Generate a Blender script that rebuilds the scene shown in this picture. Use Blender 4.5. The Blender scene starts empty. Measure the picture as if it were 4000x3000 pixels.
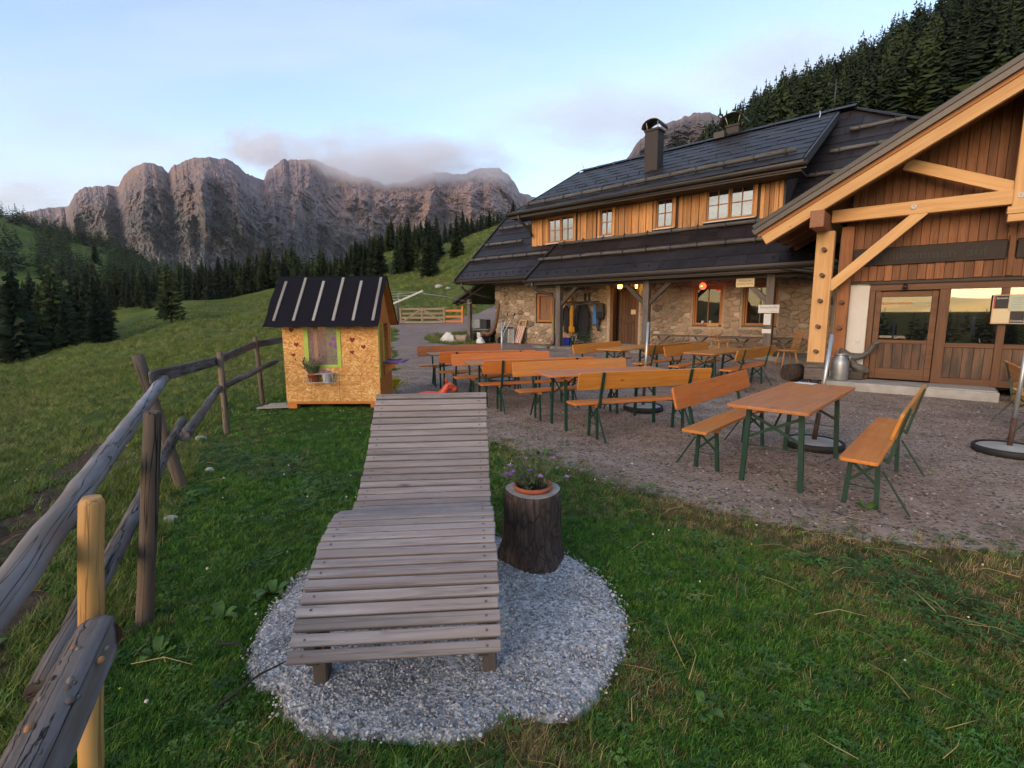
import bpy, bmesh, math, random
import numpy as np
from mathutils import Vector, Matrix
random.seed(7); rng = np.random.default_rng(7)
R = math.radians
sc = bpy.context.scene
col = sc.collection

# ------------------------------------------------------------------ camera
CAM_H = 1.58
cd = bpy.data.cameras.new('camera'); cam = bpy.data.objects.new('camera', cd); col.objects.link(cam)
sc.camera = cam
cd.sensor_width = 36; cd.lens = 36 * 1060 / 2212; cd.clip_start = .05; cd.clip_end = 20000
_p, _r = R(8.2), R(-.33)
_fw = Vector((0, math.cos(_p), -math.sin(_p))); _up = Vector((0, math.sin(_p), math.cos(_p))); _ri = Vector((1, 0, 0))
_r1 = _ri * math.cos(_r) + _up * math.sin(_r); _u1 = -_ri * math.sin(_r) + _up * math.cos(_r)
_m = Matrix((_r1, _u1, -_fw)).transposed().to_4x4(); _m.translation = (0, 0, CAM_H)
cam.matrix_world = _m

# ------------------------------------------------------------------ world, sun, exposure
SUN_EL, SUN_AZ = 12.0, 217.0           # degrees; azimuth clockwise from +Y (behind the camera, to the left)
w = bpy.data.worlds.new('World'); sc.world = w; w.use_nodes = True
nt = w.node_tree; nt.nodes.clear()
def wn(t, **k):
    n = nt.nodes.new(t)
    for a, b in k.items(): setattr(n, a, b)
    return n
def wmath(op, a, b=None, c=None, clamp=False):
    n = nt.nodes.new('ShaderNodeMath'); n.operation = op; n.use_clamp = clamp
    for i, v in enumerate((a, b, c)):
        if v is None: continue
        if hasattr(v, 'links'): nt.links.new(v, n.inputs[i])
        else: n.inputs[i].default_value = v
    return n.outputs[0]
sky = wn('ShaderNodeTexSky', sky_type='NISHITA', sun_disc=False, altitude=1500, air_density=1.0, dust_density=.8, ozone_density=.7)
sky.sun_elevation = R(SUN_EL); sky.sun_rotation = R(SUN_AZ)
tc = wn('ShaderNodeTexCoord'); sep = wn('ShaderNodeSeparateXYZ'); nt.links.new(tc.outputs['Generated'], sep.inputs[0])
# flatten the view direction to a cloud sheet: (x/z', y/z')
zz = wmath('MAXIMUM', sep.outputs[2], .0)
zd = wmath('ADD', zz, .16)
comb = wn('ShaderNodeCombineXYZ')
nt.links.new(wmath('DIVIDE', sep.outputs[0], zd), comb.inputs[0]); nt.links.new(wmath('DIVIDE', sep.outputs[1], zd), comb.inputs[1])
def wnoise(scale, detail, rough, mapscale, rot=0, loc=(0, 0, 0), dist=0.):
    mp = wn('ShaderNodeMapping'); mp.inputs['Scale'].default_value = mapscale; mp.inputs['Rotation'].default_value = (0, 0, R(rot)); mp.inputs['Location'].default_value = loc
    nt.links.new(comb.outputs[0], mp.inputs[0])
    n = wn('ShaderNodeTexNoise'); n.inputs['Scale'].default_value = scale; n.inputs['Detail'].default_value = detail; n.inputs['Roughness'].default_value = rough; n.inputs['Distortion'].default_value = dist
    nt.links.new(mp.outputs[0], n.inputs[0]); return n.outputs[0]
def wramp(x, lo, hi, to0=0., to1=1.):
    n = wn('ShaderNodeMapRange', interpolation_type='SMOOTHSTEP'); nt.links.new(x, n.inputs[0])
    for i, v in enumerate((lo, hi, to0, to1)): n.inputs[i + 1].default_value = v
    return n.outputs[0]
cirrus = wramp(wnoise(1.0, 5, .55, (.55, 1.7, 1), rot=38, loc=(3.1, .6, 0), dist=.4), .44, .78, 0, .58)
bank = wramp(wnoise(1.05, 6, .55, (1, 1.25, 1), loc=(1.7, 4.4, 0)), .47, .68, 0, .85)
band = wmath('MULTIPLY', wramp(sep.outputs[2], .03, .09), wramp(sep.outputs[2], .23, .36, 1, 0))
bankf = wmath('MULTIPLY', bank, band)
hazef = wramp(sep.outputs[2], -.02, .38, .86, .05)
def wmix(fac, a, b):
    n = wn('ShaderNodeMix', data_type='RGBA'); nt.links.new(fac, n.inputs['Factor'])
    for s, v in ((n.inputs[6], a), (n.inputs[7], b)):
        if hasattr(v, 'links'): nt.links.new(v, s)
        else: s.default_value = (*v, 1)
    return n.outputs[2]
HZ = 1.0
dt = wn('ShaderNodeVectorMath', operation='DOT_PRODUCT'); nt.links.new(tc.outputs['Generated'], dt.inputs[0]); dt.inputs[1].default_value = (math.sin(R(SUN_AZ)), math.cos(R(SUN_AZ)), 0)
glow = wramp(dt.outputs['Value'], .35, 1.0)                    # evening glow round the sun
hcol = wmix(glow, (1.72, 1.82, 2.18), (5.2, 3.6, 1.15))
c1 = wmix(hazef, sky.outputs[0], hcol)
c2 = wmix(cirrus, c1, wmix(glow, (2.2, 2.3, 2.55), (3.6, 3.0, 1.9)))
c3 = wmix(bankf, c2, wmix(glow, (1.55, 1.50, 1.80), (2.8, 2.1, 1.2)))
bg = wn('ShaderNodeBackground'); bg.inputs[1].default_value = .15; nt.links.new(c3, bg.inputs[0])
out = wn('ShaderNodeOutputWorld'); nt.links.new(bg.outputs[0], out.inputs[0])

sd = bpy.data.lights.new('sun', 'SUN'); sun = bpy.data.objects.new('sun', sd); col.objects.link(sun)
sd.energy = .92; sd.angle = R(34); sd.color = (1, .68, .40)
_el = R(18)
sdir = Vector((math.sin(R(SUN_AZ)) * math.cos(_el), math.cos(R(SUN_AZ)) * math.cos(_el), math.sin(_el)))
sun.rotation_euler = sdir.to_track_quat('Z', 'Y').to_euler(); sun.location = sdir * 50

vs = sc.view_settings; vs.view_transform = 'Standard'; vs.look = 'None'; vs.gamma = 1; vs.use_curve_mapping = False
vs.exposure = 1.55
sc.render.engine = 'CYCLES'
sc.cycles.use_denoising = True; sc.cycles.use_adaptive_sampling = True; sc.cycles.adaptive_threshold = .02
sc.cycles.max_bounces = 5; sc.cycles.diffuse_bounces = 2; sc.cycles.glossy_bounces = 2; sc.cycles.transmission_bounces = 4; sc.cycles.transparent_max_bounces = 12; sc.cycles.volume_bounces = 3
sc.cycles.volume_step_rate = 2.0; sc.cycles.volume_max_steps = 128

# ------------------------------------------------------------------ helpers: materials
def lin(c):
    return tuple((v / 255 / 12.92) if v / 255 <= .04045 else ((v / 255 + .055) / 1.055) ** 2.4 for v in c)
MATS = {}
class M:
    """small node-material helper"""
    def __init__(s, name):
        s.m = bpy.data.materials.new(name); s.m.use_nodes = True; s.t = s.m.node_tree; s.b = s.t.nodes['Principled BSDF']; s.out = s.t.nodes['Material Output']
        MATS[name] = s.m; s._tc = None
    def n(s, t, **k):
        x = s.t.nodes.new(t)
        for a, b in k.items(): setattr(x, a, b)
        return x
    def l(s, a, b): s.t.links.new(a, b)
    def tc(s, kind='Object'):
        if s._tc is None: s._tc = s.n('ShaderNodeTexCoord')
        return s._tc.outputs[kind]
    def map(s, scale=(1, 1, 1), rot=(0, 0, 0), src=None, rand=0.):
        mp = s.n('ShaderNodeMapping'); mp.inputs['Scale'].default_value = scale; mp.inputs['Rotation'].default_value = rot
        s.l(src or s.tc(), mp.inputs[0])
        if rand:
            oi = s.n('ShaderNodeObjectInfo'); mu = s.n('ShaderNodeMath', operation='MULTIPLY'); mu.inputs[1].default_value = rand
            s.l(oi.outputs['Random'], mu.inputs[0]); cx = s.n('ShaderNodeCombineXYZ')
            for i in range(3): s.l(mu.outputs[0], cx.inputs[i])
            s.l(cx.outputs[0], mp.inputs['Location'])
        return mp.outputs[0]
    def noise(s, v, scale, detail=4, rough=.55, dist=0.):
        n = s.n('ShaderNodeTexNoise'); n.inputs['Scale'].default_value = scale; n.inputs['Detail'].default_value = detail
        n.inputs['Roughness'].default_value = rough; n.inputs['Distortion'].default_value = dist
        s.l(v, n.inputs[0]); return n.outputs[0]
    def vor(s, v, scale, feat='F1', out='Distance', rnd=1.):
        n = s.n('ShaderNodeTexVoronoi', feature=feat); n.inputs['Scale'].default_value = scale; n.inputs['Randomness'].default_value = rnd
        s.l(v, n.inputs[0]); return n.outputs[out]
    def ramp(s, x, stops):
        r = s.n('ShaderNodeValToRGB'); e = r.color_ramp.elements
        while len(e) < len(stops): e.new(.5)
        for q, (p, c) in zip(e, stops): q.position = p; q.color = (*c, 1) if len(c) == 3 else c
        s.l(x, r.inputs[0]); return r.outputs[0]
    def rng(s, x, a, b, c=0., d=1.):
        n = s.n('ShaderNodeMapRange'); s.l(x, n.inputs[0])
        for i, v in enumerate((a, b, c, d)): n.inputs[i + 1].default_value = v
        return n.outputs[0]
    def math(s, op, a, b=0., clamp=False):
        n = s.n('ShaderNodeMath', operation=op, use_clamp=clamp)
        for i, v in enumerate((a, b)):
            if hasattr(v, 'links'): s.l(v, n.inputs[i])
            else: n.inputs[i].default_value = v
        return n.outputs[0]
    def mix(s, f, a, b, mode='MIX'):
        n = s.n('ShaderNodeMix', data_type='RGBA', blend_type=mode)
        for q, v in ((n.inputs['Factor'], f), (n.inputs[6], a), (n.inputs[7], b)):
            if hasattr(v, 'links'): s.l(v, q)
            elif isinstance(v, (int, float)): q.default_value = v
            else: q.default_value = (*v, 1)
        return n.outputs[2]
    def tint(s, c, amt=.2, hue=0.):
        """per-object brightness variation"""
        oi = s.n('ShaderNodeObjectInfo'); f = s.rng(oi.outputs['Random'], 0, 1, 1 - amt, 1 + amt)
        h = s.n('ShaderNodeHueSaturation'); s.l(c, h.inputs['Color']); s.l(f, h.inputs['Value'])
        if hue:
            m2 = s.math('FRACT', s.math('MULTIPLY', oi.outputs['Random'], 7.31)); s.l(s.rng(m2, 0, 1, .5 - hue, .5 + hue), h.inputs['Hue'])
        return h.outputs[0]
    def attr(s, name):
        a = s.n('ShaderNodeAttribute', attribute_name=name); return a.outputs['Fac']
    def bump(s, h, strength=.3, dist=.01):
        b = s.n('ShaderNodeBump'); b.inputs['Strength'].default_value = strength; b.inputs['Distance'].default_value = dist
        s.l(h, b.inputs['Height']); s.l(b.outputs[0], s.b.inputs['Normal'])
    def set(s, color=None, rough=.6, metal=0., spec=.5):
        if color is not None:
            if hasattr(color, 'links'): s.l(color, s.b.inputs['Base Color'])
            else: s.b.inputs['Base Color'].default_value = (*color, 1)
        if hasattr(rough, 'links'): s.l(rough, s.b.inputs['Roughness'])
        else: s.b.inputs['Roughness'].default_value = rough
        s.b.inputs['Metallic'].default_value = metal; s.b.inputs['Specular IOR Level'].default_value = spec
        return s.m

def wood(name, a, b, knot=None, grain=26, rough=.6, amt=.16, bump=.25, long=.07, streak=1.0, weather=None, crack=0.):
    """timber: grain along local X, knots, per-piece tint"""
    m = M(name); v = m.map((long, 1, 1), rand=37.)
    g = m.noise(v, grain, 5, .6, .6); g2 = m.noise(m.map((long * .5, 1, 1), rand=11.), grain * .3, 3, .5)
    f = m.math('ADD', m.math('MULTIPLY', g, .6), m.math('MULTIPLY', g2, .45))
    c = m.ramp(f, [(.33, a), (.72, b)])
    if weather is not None:
        wv = m.noise(m.map((.25, 1, 1), rand=5.), 5, 4, .6); c = m.mix(m.rng(wv, .42, .62), c, weather)
    if knot is not None:
        d = m.vor(m.map((.4, 1, 1), rand=17.), 6.0 * streak)
        k = m.rng(d, .035, .085, 1, 0); c = m.mix(m.math('MULTIPLY', k, .8, True), c, knot)
    if crack:
        cn = m.noise(m.map((.035, 1, 1), rand=71.), 15, 3, .6, .3); ck = m.rng(m.math('ABSOLUTE', m.math('SUBTRACT', cn, .5)), .004, .016, 1, 0); c = m.mix(m.math('MULTIPLY', ck, crack), c, tuple(q * .22 for q in a))
        g = m.math('SUBTRACT', g, m.math('MULTIPLY', ck, .8))
    c = m.tint(c, amt)
    m.bump(g, bump, .004)
    return m.set(c, rough, 0, .35)
def plain(name, c, rough=.5, metal=0., spec=.5, var=.12, scale=9., bump=0.):
    m = M(name); n = m.noise(m.map(rand=9.), scale, 4)
    cc = m.mix(m.rng(n, .3, .7), tuple(max(0, x * (1 - var)) for x in c), tuple(min(1, x * (1 + var)) for x in c))
    if bump: m.bump(n, bump, .006)
    return m.set(cc, rough, metal, spec)

# ------------------------------------------------------------------ helpers: geometry
def link(name, me, mat=None, parent=None, loc=None, rot=None):
    o = bpy.data.objects.new(name, me); col.objects.link(o)
    if mat is not None and me is not None and len(me.materials) == 0: me.materials.append(MATS[mat] if isinstance(mat, str) else mat)
    if parent is not None: o.parent = parent
    if loc is not None: o.location = loc
    if rot is not None: o.rotation_euler = rot
    return o
def tag(o, label, cat, group=None, kind=None):
    o['label'] = label; o['category'] = cat
    if group: o['group'] = group
    if kind: o['kind'] = kind
    return o
def thing(name, label, cat, loc=(0, 0, 0), rz=0., group=None):
    o = bpy.data.objects.new(name, None); col.objects.link(o); o.empty_display_size = .2
    o.location = loc; o.rotation_euler = (0, 0, rz)
    return tag(o, label, cat, group)
def kids(o): return KIDS.get(o.name, [])
def copy_tree(o, parent=None):
    c = o.copy(); col.objects.link(c); c.parent = parent
    if parent is not None: c.matrix_parent_inverse = o.matrix_parent_inverse.copy()
    for ch in o.children: copy_tree(ch, c)
    return c
class G:
    """collects faces, then makes one mesh"""
    def __init__(s): s.v = []; s.f = []; s.sm = []
    def add(s, vs, fs, smooth=False):
        k = len(s.v); s.v += [tuple(p) for p in vs]; s.f += [tuple(i + k for i in f) for f in fs]; s.sm += [smooth] * len(fs); return s
    def box(s, c, d, rot=None):
        x, y, z = (q / 2 for q in d)
        P = [Vector((i * x, j * y, k * z)) for i in (-1, 1) for j in (-1, 1) for k in (-1, 1)]
        if rot is not None: P = [rot @ p for p in P]
        P = [p + Vector(c) for p in P]
        return s.add(P, [(0, 1, 3, 2), (4, 6, 7, 5), (0, 4, 5, 1), (2, 3, 7, 6), (0, 2, 6, 4), (1, 5, 7, 3)])
    def bx(s, x0, x1, y0, y1, z0, z1): return s.box(((x0 + x1) / 2, (y0 + y1) / 2, (z0 + z1) / 2), (x1 - x0, y1 - y0, z1 - z0))
    def tube(s, pts, rad, seg=8, caps=True, smooth=True, wob=0.):
        pts = [Vector(p) for p in pts]; n = len(pts)
        if not hasattr(rad, '__len__'): rad = [rad] * n
        V = []; prev = None
        for i, p in enumerate(pts):
            t = (pts[min(i + 1, n - 1)] - pts[max(i - 1, 0)]).normalized()
            if prev is None:
                a = Vector((0, 0, 1)) if abs(t.z) < .9 else Vector((1, 0, 0)); u = t.cross(a).normalized()
            else: u = (prev - t * prev.dot(t)).normalized()
            prev = u; b = t.cross(u)
            for k in range(seg):
                an = 2 * math.pi * k / seg; r = rad[i] * (1 + wob * (random.random() - .5))
                V.append(p + (u * math.cos(an) + b * math.sin(an)) * r)
        F = [(i * seg + k, i * seg + (k + 1) % seg, (i + 1) * seg + (k + 1) % seg, (i + 1) * seg + k) for i in range(n - 1) for k in range(seg)]
        s.add(V, F, smooth)
        if caps:
            k0 = len(s.v) - len(V)
            s.f.append(tuple(k0 + k for k in reversed(range(seg)))); s.sm.append(False)
            s.f.append(tuple(k0 + (n - 1) * seg + k for k in range(seg))); s.sm.append(False)
        return s
    def lathe(s, prof, seg=20, c=(0, 0, 0), smooth=True, rot=None):
        V = [Vector((r * math.cos(2 * math.pi * k / seg), r * math.sin(2 * math.pi * k / seg), z)) for r, z in prof for k in range(seg)]
        if rot is not None: V = [rot @ p for p in V]
        V = [p + Vector(c) for p in V]
        F = [(i * seg + k, i * seg + (k + 1) % seg, (i + 1) * seg + (k + 1) % seg, (i + 1) * seg + k) for i in range(len(prof) - 1) for k in range(seg)]
        return s.add(V, F, smooth)
    def prism(s, poly, z0, z1, tr=None):
        """polygon in XY extruded along Z; tr maps points"""
        n = len(poly); V = [Vector((x, y, z0)) for x, y in poly] + [Vector((x, y, z1)) for x, y in poly]
        if tr: V = [tr(p) for p in V]
        return s.add(V, [tuple(reversed(range(n))), tuple(range(n, 2 * n))] + [(i, (i + 1) % n, n + (i + 1) % n, n + i) for i in range(n)])
    def me(s, name='mesh', bevel=0., seg=1):
        m = bpy.data.meshes.new(name); m.from_pydata([tuple(p) for p in s.v], [], s.f); m.update()
        if bevel > 0:
            bm = bmesh.new(); bm.from_mesh(m)
            bmesh.ops.recalc_face_normals(bm, faces=bm.faces)
            bmesh.ops.bevel(bm, geom=[e for e in bm.edges if len(e.link_faces) == 2 and e.calc_face_angle() > .5], offset=bevel, segments=seg, affect='EDGES', profile=.5, clamp_overlap=True)
            bm.to_mesh(m); bm.free()
        else:
            m.polygons.foreach_set('use_smooth', s.sm)
            bm = bmesh.new(); bm.from_mesh(m); bmesh.ops.recalc_face_normals(bm, faces=bm.faces); bm.to_mesh(m); bm.free()
        return m
    def obj(s, name, mat, parent=None, loc=None, rot=None, bevel=0., seg=1): return link(name, s.me(name, bevel, seg), mat, parent, loc, rot)
def frame_x(p0, p1, roll=0., upv=(0, 0, 1)):
    p0, p1 = Vector(p0), Vector(p1); x = (p1 - p0).normalized(); u = Vector(upv)
    if abs(x.dot(u)) > .98: u = Vector((0, 1, 0))
    y = u.cross(x).normalized(); z = x.cross(y)
    m = Matrix((x, y, z)).transposed()
    if roll: m = m @ Matrix.Rotation(roll, 3, 'X')
    return m
_SC = {}
def stick(name, p0, p1, w_, h, mat, parent=None, roll=0., bevel=.006, upv=(0, 0, 1)):
    """squared timber from p0 to p1: own object, local X along its length"""
    p0, p1 = Vector(p0), Vector(p1); L = (p1 - p0).length
    key = (round(L, 3), round(w_, 4), round(h, 4), mat, bevel)
    if key not in _SC: _SC[key] = G().bx(0, L, -w_ / 2, w_ / 2, -h / 2, h / 2).me(name, bevel)
    o = link(name, _SC[key], mat, parent); o.location = p0; o.rotation_euler = frame_x(p0, p1, roll, upv).to_euler(); return o
def pole(name, p0, p1, r0, r1, mat, parent=None, seg=12, rings=1, wob=0., bend=0., chamfer=0.):
    """round timber or pipe from p0 to p1"""
    p0, p1 = Vector(p0), Vector(p1); L = (p1 - p0).length
    xs = [L * i / rings for i in range(rings + 1)]; pts = []; rr = []
    for i, x in enumerate(xs):
        t = x / L; pts.append((x, bend * math.sin(math.pi * t) + (random.uniform(-wob, wob) * r0 if 0 < i < rings else 0), (random.uniform(-wob, wob) * r0 if 0 < i < rings else 0))); rr.append(r0 + (r1 - r0) * t)
    if chamfer: pts.append((L + chamfer, 0, 0)); rr.append(r1 * .72)
    o = G().tube(pts, rr, seg, wob=wob * .5).obj(name, mat, parent); o.location = p0; o.rotation_euler = frame_x(p0, p1).to_euler(); return o
def text(name, body, size, mat, parent, loc, rot, extrude=.001, align='CENTER', bold=0.):
    cu = bpy.data.curves.new(name, 'FONT'); cu.body = body; cu.size = size; cu.extrude = extrude; cu.align_x = align; cu.align_y = 'CENTER'; cu.resolution_u = 2; cu.offset = bold
    o0 = bpy.data.objects.new('tmp', cu); me = bpy.data.meshes.new_from_object(o0); bpy.data.objects.remove(o0); bpy.data.curves.remove(cu)
    return link(name, me, mat, parent, loc, rot)

# ------------------------------------------------------------------ numpy noise
def _h(ix, iy, s):
    n = (ix.astype(np.int64) * 374761393 + iy.astype(np.int64) * 668265263 + s * 974711) & 0x7fffffff
    n = ((n ^ (n >> 13)) * 1274126177) & 0x7fffffff
    n = (n ^ (n >> 16)) & 0xffff
    return n / 65535.
def vn(x, y, s=0):
    x = np.asarray(x, float); y = np.asarray(y, float); ix = np.floor(x); iy = np.floor(y); fx = x - ix; fy = y - iy
    fx = fx * fx * (3 - 2 * fx); fy = fy * fy * (3 - 2 * fy)
    a = _h(ix, iy, s); b = _h(ix + 1, iy, s); c = _h(ix, iy + 1, s); d = _h(ix + 1, iy + 1, s)
    return (a + (b - a) * fx) * (1 - fy) + (c + (d - c) * fx) * fy
def ln_(x, y, s=0):
    x = np.asarray(x, float); y = np.asarray(y, float); ix = np.floor(x); iy = np.floor(y); fx = x - ix; fy = y - iy
    a = _h(ix, iy, s); b = _h(ix + 1, iy, s); c = _h(ix, iy + 1, s); d = _h(ix + 1, iy + 1, s)
    lo = fx + fy <= 1                                  # triangular facets
    return np.where(lo, a + (b - a) * fx + (c - a) * fy, d + (c - d) * (1 - fx) + (b - d) * (1 - fy))
def facet(x, y, s=0, oct=4, gain=.5, ridged=True):
    t = 0; a = 1; tot = 0
    for k in range(oct):
        co, si = math.cos(.7 * k), math.sin(.7 * k); f = 1.93 ** k
        v = ln_((x * co + y * si) * f, (y * co - x * si) * f, s + 13 * k)
        if ridged: v = 1 - np.abs(2 * v - 1)
        t = t + a * v; tot += a; a *= gain
    return t / tot
def fbm(x, y, s=0, oct=5, gain=.5, ridged=False):
    t = 0; a = 1; tot = 0
    for k in range(oct):
        v = vn(np.asarray(x) * 2 ** k, np.asarray(y) * 2 ** k, s + k * 17)
        if ridged: v = 1 - np.abs(2 * v - 1)
        t = t + a * v; tot += a; a *= gain
    return t / tot
def sstep(x, a, b):
    t = np.clip((x - a) / (b - a), 0, 1); return t * t * (3 - 2 * t)
# ------------------------------------------------------------------ house frame
HO = Vector((-.656, 21.434, 0)); HYAW = R(-40.5)
HU = np.array([math.cos(HYAW), math.sin(HYAW)]); HN = np.array([math.sin(HYAW), -math.cos(HYAW)])
def hw(u, n, z=0.):
    return Vector((HO.x + HU[0] * u + HN[0] * n, HO.y + HU[1] * u + HN[1] * n, z))

# ------------------------------------------------------------------ terrain height
_RR = np.array([0, 6, 10, 14, 20, 30, 50, 80, 120, 170, 260, 400, 560, 900.])
_TT = {
 -180: [0, -.1, -.3, -.5, -1, -2, -4, -7, -10, -12.5, -13, -8, -2, 0],
 -135: [0, -.1, -.4, -.7, -1.2, -2.2, -4, -7, -10, -12.5, -13, -8, -2, 0],
 -90: [0, -.2, -.6, -1, -1.7, -2.6, -4.4, -7, -9, -9, 0, 20, 50, 50],
 -65: [0, -.2, -.7, -1.2, -2, -3, -5, -7.5, -9, -7, 2, 30, 70, 60],
 -46.2: [0, -.1, -.5, -.9, -1.5, -2.2, -3.6, -5.5, -7, -6, 8, 40, 82, 60],
 -40.5: [0, -.1, -.35, -.6, -.9, -1.3, -1.9, -3.2, -4.3, -3.5, 8, 31, 66, 50],
 -31.7: [0, -.05, -.15, -.25, -.3, -.35, -.4, -.4, 1.2, 4.6, 10, 18, 24, 20],
 -21: [0, 0, 0, 0, .15, .5, 1.4, 3.2, 7, 12, 18, 24, 28, 25],
 -11: [0, 0, 0, .05, .25, .8, 2.4, 6.5, 14.5, 22, 29, 34, 36, 36],
 0: [0, 0, 0, .1, .4, 1.2, 4, 11, 22, 30, 42, 50, 50, 50],
 7.7: [0, 0, 0, .1, .4, 1.3, 4.5, 12, 22, 31, 42, 46, 46, 46],
 15.5: [0, 0, 0, .1, .4, 1.5, 5.5, 14, 26, 38, 53, 55, 52, 50],
 29.3: [0, 0, 0, .05, .3, 1.8, 8, 20, 37, 60, 90, 86, 76, 50],
 40.1: [0, 0, 0, .05, .3, 2, 9, 23, 42, 70, 104, 96, 80, 50],
 46.2: [0, 0, 0, .05, .3, 2, 9, 23, 43, 73, 110, 100, 80, 50],
 58: [0, 0, 0, .05, .3, 2, 9, 24, 46, 80, 125, 115, 80, 50],
 90: [0, 0, 0, 0, .2, 1, 4, 10, 20, 35, 60, 70, 60, 40],
 135: [0, -.1, -.2, -.3, -.6, -1, -2, -5, -8, -11, -12, -8, -2, 0],
 180: [0, -.1, -.3, -.5, -1, -2, -4, -7, -10, -12.5, -13, -8, -2, 0]}
_TH = np.array(sorted(_TT)); _TZ = np.array([_TT[k] for k in _TH])
def H(x, y):
    x = np.asarray(x, float); y = np.asarray(y, float)
    th = np.degrees(np.arctan2(x, y)); r = np.hypot(x, y)
    i = np.clip(np.searchsorted(_TH, th) - 1, 0, len(_TH) - 2); ft = (th - _TH[i]) / (_TH[i + 1] - _TH[i]); ft = ft * ft * (3 - 2 * ft)
    j = np.clip(np.searchsorted(_RR, r) - 1, 0, len(_RR) - 2); fr = np.clip((r - _RR[j]) / (_RR[j + 1] - _RR[j]), 0, 1)
    z = (_TZ[i, j] * (1 - fr) + _TZ[i, j + 1] * fr) * (1 - ft) + (_TZ[i + 1, j] * (1 - fr) + _TZ[i + 1, j + 1] * fr) * ft
    # platform the lodge stands on
    dx = x - HO.x; dy = y - HO.y; u = dx * HU[0] + dy * HU[1]; n = dx * HN[0] + dy * HN[1]
    t = sstep(n, 5.2, 1.6) * sstep(n, -16, -9) * sstep(u, -6, -.5) * sstep(u, 13.2, 11.6)
    z = z * (1 - t) + .34 * t
    k = sstep(n, -14, -9) * sstep(n, 7, 5) * sstep(u, 11, 12.5) * sstep(u, 26, 20); z = z * (1 - k) + .0 * k
    # unevenness
    amp = np.clip((r - 4) / 60, .012, 1.0) * (1 - .85 * np.clip(t + k, 0, 1))
    z = z + amp * (fbm(x * .35 + 7, y * .35, 3, 4) - .5) * .9 + np.clip((r - 25) / 120, 0, 1) * (fbm(x * .03, y * .03, 9, 4) - .5) * 5
    z = z + .022 * (fbm(x * 1.3, y * 1.3, 21, 3) - .5) * np.clip((r - 1) / 4, 0, 1)
    return z
def Hz(x, y): return float(H(np.array([x]), np.array([y]))[0])

def sd_poly(x, y, poly):
    """signed distance, negative inside"""
    P = np.array(poly, float); d = np.full(np.shape(x), 1e9); ins = np.zeros(np.shape(x), bool)
    for (ax, ay), (bx, by) in zip(P, np.roll(P, -1, 0)):
        ex, ey = bx - ax, by - ay; wx, wy = x - ax, y - ay
        t = np.clip((wx * ex + wy * ey) / (ex * ex + ey * ey + 1e-12), 0, 1)
        d = np.minimum(d, np.hypot(wx - ex * t, wy - ey * t))
        c = ((ay <= y) & (by > y)) | ((by <= y) & (ay > y))
        with np.errstate(divide='ignore', invalid='ignore'): xi = ax + (y - ay) / (by - ay + 1e-12) * ex
        ins ^= c & (x < xi)
    return np.where(ins, -d, d)
GRAVEL = [(-1.5, 7.4), (-.67, 6.54), (-.33, 5.92), (.02, 5.45), (.37, 5.19), (.67, 4.83), (1.03, 4.34), (1.45, 3.94), (1.9, 3.6), (2.39, 3.35), (3.1, 3.1), (4.2, 3.0), (8, 2.6), (20, 2), (24, 8), (13, 15), (9.5, 16.5), (5, 20), (1.5, 23), (-.6, 21.6), (-.7, 19.4),
          (-1.94, 19.9), (-3.6, 20.9), (-4.3, 22.9), (-4.1, 24.8), (-2.0, 25.5), (-1.0, 27), (1.5, 32), (4, 42), (6, 60), (3, 61), (1, 46), (-1.5, 36), (-4, 32.5), (-7.4, 33.5), (-8.6, 33), (-6.6, 28), (-5.6, 23.5), (-4.6, 19), (-3.3, 13.8), (-2.5, 10.2)]
DIRT = [(-2.9, 2.2), (-3.5, 2.9), (-4.0, 3.5), (-4.5, 4.3), (-5.3, 5.6), (-6.4, 7.6), (-7.4, 9), (-7.0, 9.2), (-5.9, 7.4), (-4.8, 5.5), (-4.0, 4.3), (-3.2, 3.3), (-2.4, 2.3), (-1.8, 1.4), (-2.3, 1.2)]
PAD = [(-1.19, 2.02), (-1.26, 2.18), (-1.3, 2.4), (-1.29, 2.72), (-1.22, 2.96), (-.98, 3.18), (-.36, 3.39), (-.02, 3.2), (.32, 3.02), (.5, 2.75), (.57, 2.47), (.56, 2.23), (.47, 2.01), (.34, 1.82), (.22, 1.72), (.09, 1.70), (-.01, 1.72), (-.10, 1.67), (-.18, 1.62), (-.30, 1.61), (-.42, 1.62), (-.54, 1.62), (-.66, 1.63), (-.8, 1.67), (-.91, 1.74), (-.99, 1.86), (-1.1, 1.91)]
def gravel_d(x, y):
    d = sd_poly(x, y, GRAVEL)
    return d + (fbm(np.asarray(x) * 1.1, np.asarray(y) * 1.1, 41, 4) - .5) * .9 * np.clip(np.hypot(x, y) / 8, .45, 1.4)
def dry_f(x, y):
    x = np.asarray(x); y = np.asarray(y)
    a = sstep(x, .7, 2.6) * sstep(y, .9, 2.6) * sstep(y, 4.8, 3.4)
    b = sstep(gravel_d(x, y), .7, 0.) * .7
    c = sstep(fbm(x * .8, y * .8, 77, 4), .54, .76) * .5
    d = 1.2 * np.exp(-((x - .04) ** 2 + (y - 1.68) ** 2) / .05) + .7 * np.exp(-((x + .75) ** 2 + (y - 1.5) ** 2) / .05) + .8 * np.exp(-((x - .55) ** 2 + (y - 1.95) ** 2) / .05)
    e = np.exp(-((x + 4.4) ** 2 + (y - 5.8) ** 2) / .8) * .8
    return np.clip(a * (.35 + fbm(x * 1.6, y * 1.6, 5, 3)) + b + c + d + e, 0, 1)

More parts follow.
